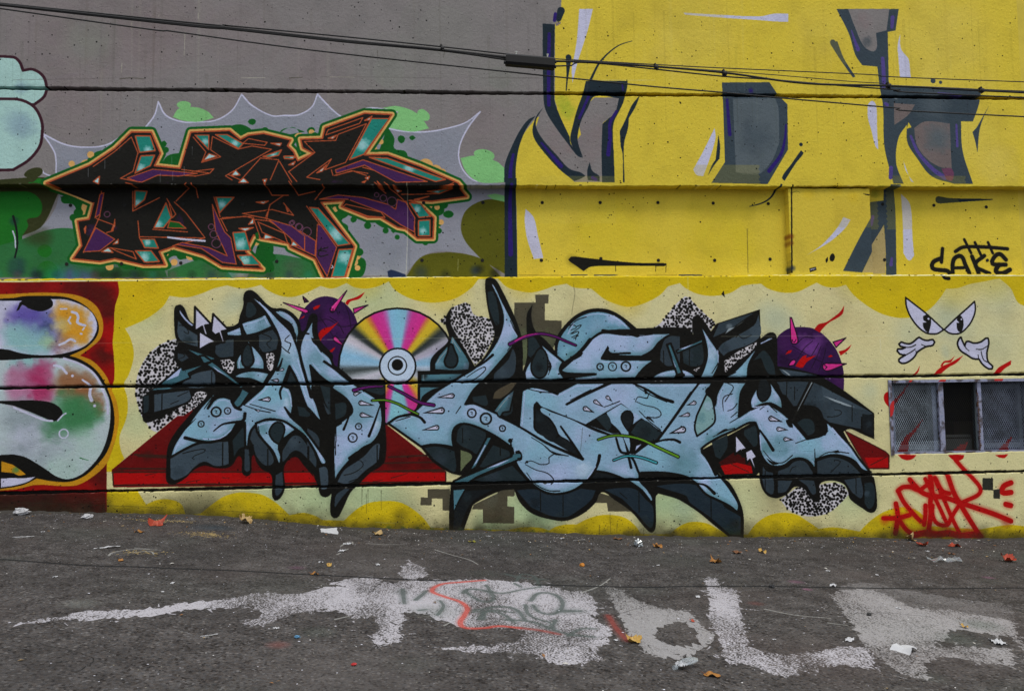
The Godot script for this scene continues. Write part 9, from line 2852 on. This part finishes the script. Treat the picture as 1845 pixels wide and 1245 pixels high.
func build_litter() -> void:
	var rust := leaf_mat(Color("9a3419"), 1)
	var tan := leaf_mat(Color("a58a58"), 2)
	var amber := leaf_mat(Color("93601f"), 3)
	var gold := leaf_mat(Color("a8853a"), 4)
	var brown := leaf_mat(Color("6d4526"), 5)
	var olive := leaf_mat(Color("7d7a25"), 6)
	leaf(0, -2.89, 0.633, 0.176, 0.9, 0.4, 0.12, rust, "large rust red leaf near the foot of the red and yellow panels")
	leaf(0, -2.167, 0.33, 0.150, 0.8, 1.2, 0.55, tan, "pale tan leaf leaning on the foot of the wall")
	leaf(1, -2.88, 1.068, 0.088, 0.7, 1.6, 0.05, amber, "small amber leaf below the large rust red one")
	leaf(1, -2.578, 2.137, 0.053, 0.8, 0.6, 0.1, amber, "tiny amber leaf under the faded white scribble")
	leaf(1, -1.143, 2.18, 0.066, 0.8, 2.0, 0.1, amber, "small amber leaf lying on the dark seam of the asphalt")
	leaf(1, -1.088, 1.848, 0.062, 0.9, 0.3, 0.2, gold, "small golden leaf just above the seam, beside white scraps")
	leaf(0, -0.86, 0.423, 0.114, 0.7, 0.9, 0.1, tan, "dull tan leaf a hand from the folded white paper")
	leaf(1, 0.059, 0.698, 0.079, 0.4, 1.2, 0.05, olive, "olive leaf below the dark letter foot")
	leaf(0, 0.979, 3.61, 0.101, 0.8, 0.2, 0.12, gold, "golden leaf beside the red smear on the asphalt")
	leaf(0, 1.86, 0.656, 0.101, 0.9, 0.5, 0.15, amber, "curled amber leaf near the crumpled foil")
	leaf(0, 2.213, 1.332, 0.114, 0.9, 2.1, 0.15, amber, "amber brown leaf out on the asphalt beneath the dotted half moon")
	leaf(1, 2.803, 0.889, 0.088, 0.9, 0.5, 0.25, gold, "yellow curled leaf near the wall, right of the amber ones")
	leaf(0, 2.549, 0.926, 0.097, 0.5, 1.0, 0.03, brown, "flat dark brown leaf pressed on the asphalt")
	leaf(0, 4.662, 0.22, 0.114, 1.0, 1.0, 0.5, tan, "tan curled leaf at the foot of the wall under the red tag")
	leaf(0, 4.625, 0.489, 0.114, 0.9, 2.4, 0.15, rust, "rust orange leaf next to the tan curled one")
	leaf(1, 4.961, 0.483, 0.132, 0.8, 1.7, 0.05, rust, "long rust leaf under the right end of the red tag")
	leaf(0, 4.997, 1.217, 0.132, 1.1, 0.3, 0.25, rust, "rust orange leaf at the right edge of the asphalt")
	leaf(1, 4.662, 0.898, 0.062, 0.7, 1.4, 0.05, brown, "small brown leaf above the clear plastic scrap")
	leaf(1, 1.538, 0.307, 0.097, 0.4, 1.5, 0.05, brown, "reddish brown leaf flat against the base of the wall")
	leaf(1, 1.264, 4.15, 0.088, 0.5, 1.5, 0.05, amber, "amber leaf nearest the camera, below the clear bottle")
	leaf(1, 3.232, 3.23, 0.053, 0.9, 0.6, 0.2, gold, "tiny yellow leaf on the faded white paint at the right")
	leaf(1, 1.453, 3.168, 0.040, 0.7, 0.6, 0.2, rust, "tiny red leaf by the ring of the painted letter")
	var paper := flat(Color("b2b2b4"), 0.75)
	paper.cull_mode = BaseMaterial3D.CULL_DISABLED
	var clear := flat(Color(0.7, 0.73, 0.75, 0.28), 0.15)
	clear.transparency = BaseMaterial3D.TRANSPARENCY_ALPHA
	clear.cull_mode = BaseMaterial3D.CULL_DISABLED
	var foil := flat(Color("a9adae"), 0.3, 0.8)
	lay_down("folded_paper", "folded white paper sheet with a grey mark at the foot of the wall", "paper", crumple(0.165, 0.15, 0.03, 3, 0.25), paper, -1.334, 0.413, 0.15, 0.004, 0.25, "")
	lay_down("paper_tissue", "crumpled white tissue at the far left by the red panel", "paper", wad(0.13, 0.1, 0.07, 4), paper, -4.317, 0.283, 0.4, 0.003, 0.0, "")
	lay_down("paper_tissue", "small crumpled white tissue under the dark red panel", "paper", wad(0.10, 0.08, 0.04, 5), paper, -3.63, 0.409, 0.9, 0.003, 0.0, "")
	lay_down("paper_strip", "long torn white strip beside the faded white scribble", "paper", crumple(0.20, 0.035, 0.02, 6, 0.5), paper, -2.864, 1.732, 0.35, 0.003, 0.0, "")
	lay_down("paper_strip", "short white strip at the left margin of the asphalt", "paper", crumple(0.16, 0.02, 0.01, 16, 0.5), paper, -3.687, 1.399, 0.15, 0.003, 0.0, "")
	lay_down("paper_scrap", "speck of white paper below the small tissue", "paper scrap", crumple(0.028, 0.017, 0.008, 20, 0.8), paper, -3.649, 1.162, 0.0, 0.002, 0.0, "paper scraps on the asphalt")
	lay_down("paper_scrap", "white paper fleck left, beneath the asphalt seam", "paper scrap", crumple(0.032, 0.019, 0.009, 21, 0.8), paper, -2.768, 2.696, 0.7, 0.002, 0.0, "paper scraps on the asphalt")
	lay_down("paper_scrap", "cream fleck below the seam at the left", "paper scrap", crumple(0.035, 0.021, 0.010, 22, 0.8), paper, -2.005, 2.665, 1.4, 0.002, 0.0, "paper scraps on the asphalt")
	lay_down("paper_scrap", "tiny white fleck just under the cream one", "paper scrap", crumple(0.025, 0.015, 0.007, 23, 0.8), paper, -1.984, 2.898, 2.1, 0.002, 0.0, "paper scraps on the asphalt")
	lay_down("paper_scrap", "thin white sliver beside the golden leaf", "paper scrap", crumple(0.042, 0.025, 0.012, 24, 0.8), paper, -1.169, 1.74, 2.8, 0.002, 0.0, "paper scraps on the asphalt")
	lay_down("paper_scrap", "loose knot of white shreds below the folded paper", "paper scrap", crumple(0.070, 0.042, 0.020, 25, 0.8), paper, -1.074, 0.976, 0.5, 0.002, 0.0, "paper scraps on the asphalt")
	lay_down("paper_scrap", "ragged white shreds under the knot of shreds", "paper scrap", crumple(0.077, 0.046, 0.022, 26, 0.8), paper, -1.073, 1.299, 1.2, 0.002, 0.0, "paper scraps on the asphalt")
	lay_down("paper_scrap", "greyish wad of paper near the top of the white splash", "paper scrap", crumple(0.049, 0.029, 0.014, 27, 0.8), paper, -0.711, 1.78, 1.9, 0.002, 0.0, "paper scraps on the asphalt")
	lay_down("paper_scrap", "white fleck at the foot of the dark letter", "paper scrap", crumple(0.028, 0.017, 0.008, 28, 0.8), paper, 0.233, 0.391, 2.6, 0.002, 0.0, "paper scraps on the asphalt")
	lay_down("paper_scrap", "white and red shred by the wall base", "paper scrap", crumple(0.042, 0.025, 0.012, 29, 0.8), paper, 0.966, 0.363, 0.3, 0.002, 0.0, "paper scraps on the asphalt")
	lay_down("paper_scrap", "white torn scrap lying across the seam", "paper scrap", crumple(0.070, 0.042, 0.020, 30, 0.8), paper, 2.887, 2.148, 1.0, 0.002, 0.0, "paper scraps on the asphalt")
	lay_down("paper_scrap", "white fleck above the seam at the right", "paper scrap", crumple(0.035, 0.021, 0.010, 31, 0.8), paper, 3.446, 1.784, 1.7, 0.002, 0.0, "paper scraps on the asphalt")
	lay_down("paper_scrap", "pale fleck left of the white one above the seam", "paper scrap", crumple(0.035, 0.021, 0.010, 32, 0.8), paper, 3.087, 1.647, 2.4, 0.002, 0.0, "paper scraps on the asphalt")
	lay_down("paper_scrap", "white scrap between the rust leaves and plastic", "paper scrap", crumple(0.042, 0.025, 0.012, 33, 0.8), paper, 4.504, 0.769, 0.1, 0.002, 0.0, "paper scraps on the asphalt")
	lay_down("paper_scrap", "tan paper scrap beside the big white paint patch", "paper scrap", crumple(0.063, 0.038, 0.018, 34, 0.8), paper, 2.323, 3.519, 0.8, 0.002, 0.0, "paper scraps on the asphalt")
	lay_down("paper_scrap", "white twisted strip at the right margin", "paper scrap", crumple(0.098, 0.059, 0.028, 35, 0.8), paper, 3.25, 3.537, 1.5, 0.002, 0.0, "paper scraps on the asphalt")
	lay_down("paper_scrap", "white fleck on the right paint patch", "paper scrap", crumple(0.035, 0.021, 0.010, 36, 0.8), paper, 3.045, 2.798, 2.2, 0.002, 0.0, "paper scraps on the asphalt")
	lay_down("paper_scrap", "white dot on bare asphalt between the painted letters", "paper scrap", crumple(0.021, 0.013, 0.006, 37, 0.8), paper, 1.851, 3.529, 2.9, 0.002, 0.0, "paper scraps on the asphalt")
	lay_down("paper_scrap", "white fleck beneath the amber leaf", "paper scrap", crumple(0.032, 0.019, 0.009, 38, 0.8), paper, 1.659, 1.475, 0.6, 0.002, 0.0, "paper scraps on the asphalt")
	lay_down("paper_scrap", "white sliver in front of the tall painted stroke", "paper scrap", crumple(0.049, 0.029, 0.014, 39, 0.8), paper, 1.69, 2.523, 1.3, 0.002, 0.0, "paper scraps on the asphalt")
	lay_down("paper_scrap", "white dot beside the red smear", "paper scrap", crumple(0.028, 0.017, 0.008, 40, 0.8), paper, 0.875, 3.589, 2.0, 0.002, 0.0, "paper scraps on the asphalt")
	lay_down("paper_scrap", "white chip below the long painted stroke", "paper scrap", crumple(0.035, 0.021, 0.010, 41, 0.8), paper, -1.104, 3.52, 2.7, 0.002, 0.0, "paper scraps on the asphalt")
	lay_down("paper_cone", "white pointed oval of card on the right paint patch", "card", leaf_mesh(1, 0.19, 0.5, 77), paper, 2.559, 3.699, -1.0, 0.004, 0.1, "")
	lay_down("plastic_wrap", "clear crinkled plastic wrapper near the wall at the right", "wrapper", crumple(0.26, 0.13, 0.05, 41, 0.9), clear, 4.418, 1.177, -0.1, 0.003, 0.0, "")
	lay_down("crumpled_foil", "crumpled ball of silver foil near the base of the wall", "foil", wad(0.09, 0.08, 0.07, 43), foil, 1.679, 0.614, 0.2, 0.003, 0.0, "")
	var bottle := thing("crushed_bottle", "crushed clear plastic bottle lying at the front of the asphalt", "bottle")
	bottle.position = Vector3(1.169, ground_at(1.169, 4.036) + 0.018, 4.036)
	bottle.rotation = Vector3(0, 0.5, 0)
	obj("bottle_body", wad(0.13, 0.045, 0.035, 51), clear, bottle)
	var rim := CylinderMesh.new()
	rim.top_radius = 0.013
	rim.bottom_radius = 0.013
	rim.height = 0.02
	rim.radial_segments = 14
	var neck := obj("bottle_neck", rim, clear, bottle)
	neck.position = Vector3(-0.085, 0.0, 0.0)
	neck.rotation.z = PI / 2
	var label_band := obj("torn_label", crumple(0.05, 0.055, 0.032, 52, 0.6), paper, bottle)
	label_band.position = Vector3(-0.04, 0.003, 0.0)
	var cap_mesh := mb()
	for ring_ in [[0.0, 0.019, 0.012, 0.0185], [0.012, 0.0185, 0.03, 0.016], [0.03, 0.016, 0.034, 0.012], [0.034, 0.012, 0.034, 0.0]]:
		for k in 16:
			var a0 := TAU * k / 16
			var a1 := TAU * (k + 1) / 16
			quad(cap_mesh, Vector3(cos(a0) * ring_[1], ring_[0], sin(a0) * ring_[1]), Vector3(cos(a0) * ring_[3], ring_[2], sin(a0) * ring_[3]), Vector3(cos(a1) * ring_[3], ring_[2], sin(a1) * ring_[3]), Vector3(cos(a1) * ring_[1], ring_[0], sin(a1) * ring_[1]))
	lay_down("spray_cap", "small orange spray can cap out on the asphalt", "cap", done(cap_mesh), flat(Color("b8741a"), 0.5), 0.978, 1.574, 0.3, 0.004, 1.2)
	lay_down("plastic_bead", "small red plastic bead alone at the front", "bead", wad(0.026, 0.018, 0.013, 26), flat(Color("a01414"), 0.6), -0.58, 4.075, 0.3, 0.003, 0.0, "")
	lay_down("tar_lump", "flat black lump on the seam between painted strokes", "lump", wad(0.05, 0.035, 0.025, 50), flat(Color("1d1d20"), 0.6), 2.354, 2.251, 0.3, 0.003, 0.0, "")
	lay_down("tar_lump", "black chip on the right paint patch", "lump", wad(0.035, 0.025, 0.018, 35), flat(Color("151517"), 0.6), 2.743, 2.963, 0.3, 0.003, 0.0, "")
	lay_down("plastic_chip", "small blue plastic chip below the long painted stroke", "chip", wad(0.03, 0.021, 0.015, 30), flat(Color("4f7fa0"), 0.6), -0.95, 3.678, 0.3, 0.003, 0.0, "")
	lay_down("thin_stick", "thin white straw at the base of the wall", "stick", crumple(0.16, 0.012, 0.01, 61, 0.3), paper, 1.115, 0.421, 0.25, 0.003, 0.0, "")
	lay_down("thin_stick", "thin pale twig alone on the left asphalt", "stick", crumple(0.09, 0.012, 0.01, 61, 0.3), paper, -1.424, 3.722, 0.35, 0.003, 0.0, "")
	var pebble := mb()
	var corner := [Vector3(1, 0, 0.2), Vector3(0.3, 0.1, 1), Vector3(-0.8, 0, 0.5), Vector3(-0.6, 0.05, -0.8), Vector3(0.5, 0, -0.9)]
	var peak := Vector3(0.05, 0.75, -0.05)
	for k in 5:
		for v in [corner[k], peak, corner[(k + 1) % 5]]:
			pebble.set_uv(Vector2.ZERO)
			pebble.add_vertex(v)
	var pm := flat(Color.WHITE, 0.9)
	pm.vertex_color_use_as_albedo = true
	var mm := MultiMesh.new()
	mm.transform_format = MultiMesh.TRANSFORM_3D
	mm.use_colors = true
	mm.mesh = done(pebble)
	mm.instance_count = 4200
	for i in 4200:
		var x := rng.randf_range(-5.3, 6.2)
		var z := 0.19 + 0.5 * pow(rng.randf(), 1.5) if i < 2600 else rng.randf_range(0.3, 4.6)
		var s := rng.randf_range(0.002, 0.0065) * (1.0 if rng.randf() > 0.06 else 1.6)
		mm.set_instance_transform(i, Transform3D(Basis(Vector3.UP, rng.randf() * TAU).scaled(Vector3(s, s * rng.randf_range(0.5, 1.0), s)), Vector3(x, ground_at(x, z) - 0.0005, z)))
		var v := rng.randf_range(0.03, 0.12) if rng.randf() < 0.85 else rng.randf_range(0.3, 0.6)
		mm.set_instance_color(i, Color(v * 1.03, v, v * 0.97))
	var grit := MultiMeshInstance3D.new()
	grit.name = "grit"
	grit.multimesh = mm
	grit.material_override = pm
	grit.set_meta("kind", "stuff")
	grit.set_meta("label", "loose grit and small stones along the foot of the wall")
	grit.set_meta("category", "grit")
	add_child(grit)
	var dirt := mb()
	dirt.set_smooth_group(0)
	var dn := FastNoiseLite.new()
	dn.seed = 91
	dn.frequency = 1.4
	dn.fractal_octaves = 4
	for i in 380:
		var q := []
		for e in [i, i + 1]:
			var x: float = -5.4 + e * 0.031
			var w: float = 0.05 + 0.09 * maxf(0.0, dn.get_noise_1d(x * 2.0) + 0.25)
			var h: float = 0.006 + 0.02 * maxf(0.0, dn.get_noise_1d(x * 3.0 + 50.0) + 0.2)
			q.append([Vector3(x, ground_at(x, 0.16) + h, 0.155), Vector3(x, ground_at(x, 0.16 + w * 0.4) + h * 0.6, 0.16 + w * 0.4), Vector3(x, ground_at(x, 0.16 + w) - 0.004, 0.16 + w)])
		for k in 2:
			quad(dirt, q[0][k], q[1][k], q[1][k + 1], q[0][k + 1])
	var dm := flat(Color(0.20, 0.185, 0.165), 0.95)
	var dirt_o := obj("packed_dirt", done(dirt), dm)
	dirt_o.set_meta("kind", "stuff")
	tag(dirt_o, "dark packed dirt drifted along the foot of the wall", "dirt")
	var flake := mb()
	for v in [Vector3(0, 0, -1), Vector3(0.5, 0.25, 0.1), Vector3(0.1, 0.05, 1), Vector3(0, 0, -1), Vector3(0.1, 0.05, 1), Vector3(-0.5, 0.2, 0.1)]:
		flake.set_uv(Vector2.ZERO)
		flake.add_vertex(v)
	var fm := flat(Color.WHITE, 0.85)
	fm.vertex_color_use_as_albedo = true
	fm.cull_mode = BaseMaterial3D.CULL_DISABLED
	var fmm := MultiMesh.new()
	fmm.transform_format = MultiMesh.TRANSFORM_3D
	fmm.use_colors = true
	fmm.mesh = done(flake)
	fmm.instance_count = 420
	for i in 420:
		var x := rng.randf_range(-5.2, 6.1)
		var z := 0.18 + 0.9 * pow(rng.randf(), 2.4) if i < 330 else rng.randf_range(0.3, 4.4)
		var s := rng.randf_range(0.006, 0.019)
		fmm.set_instance_transform(i, Transform3D(Basis(Vector3.UP, rng.randf() * TAU).rotated(Vector3.RIGHT, rng.randf_range(-0.3, 0.3)).scaled(Vector3(s, s, s)), Vector3(x, ground_at(x, z) + 0.005, z)))
		fmm.set_instance_color(i, [Color(0.22, 0.1, 0.03), Color(0.12, 0.07, 0.03), Color(0.3, 0.2, 0.08), Color(0.42, 0.4, 0.36)][rng.randi() % 4])
	var flakes := MultiMeshInstance3D.new()
	flakes.name = "leaf_crumbs"
	flakes.multimesh = fmm
	flakes.material_override = fm
	flakes.set_meta("kind", "stuff")
	flakes.set_meta("label", "brown crumbs of broken leaves scattered by the wall")
	flakes.set_meta("category", "leaf crumbs")
	add_child(flakes)
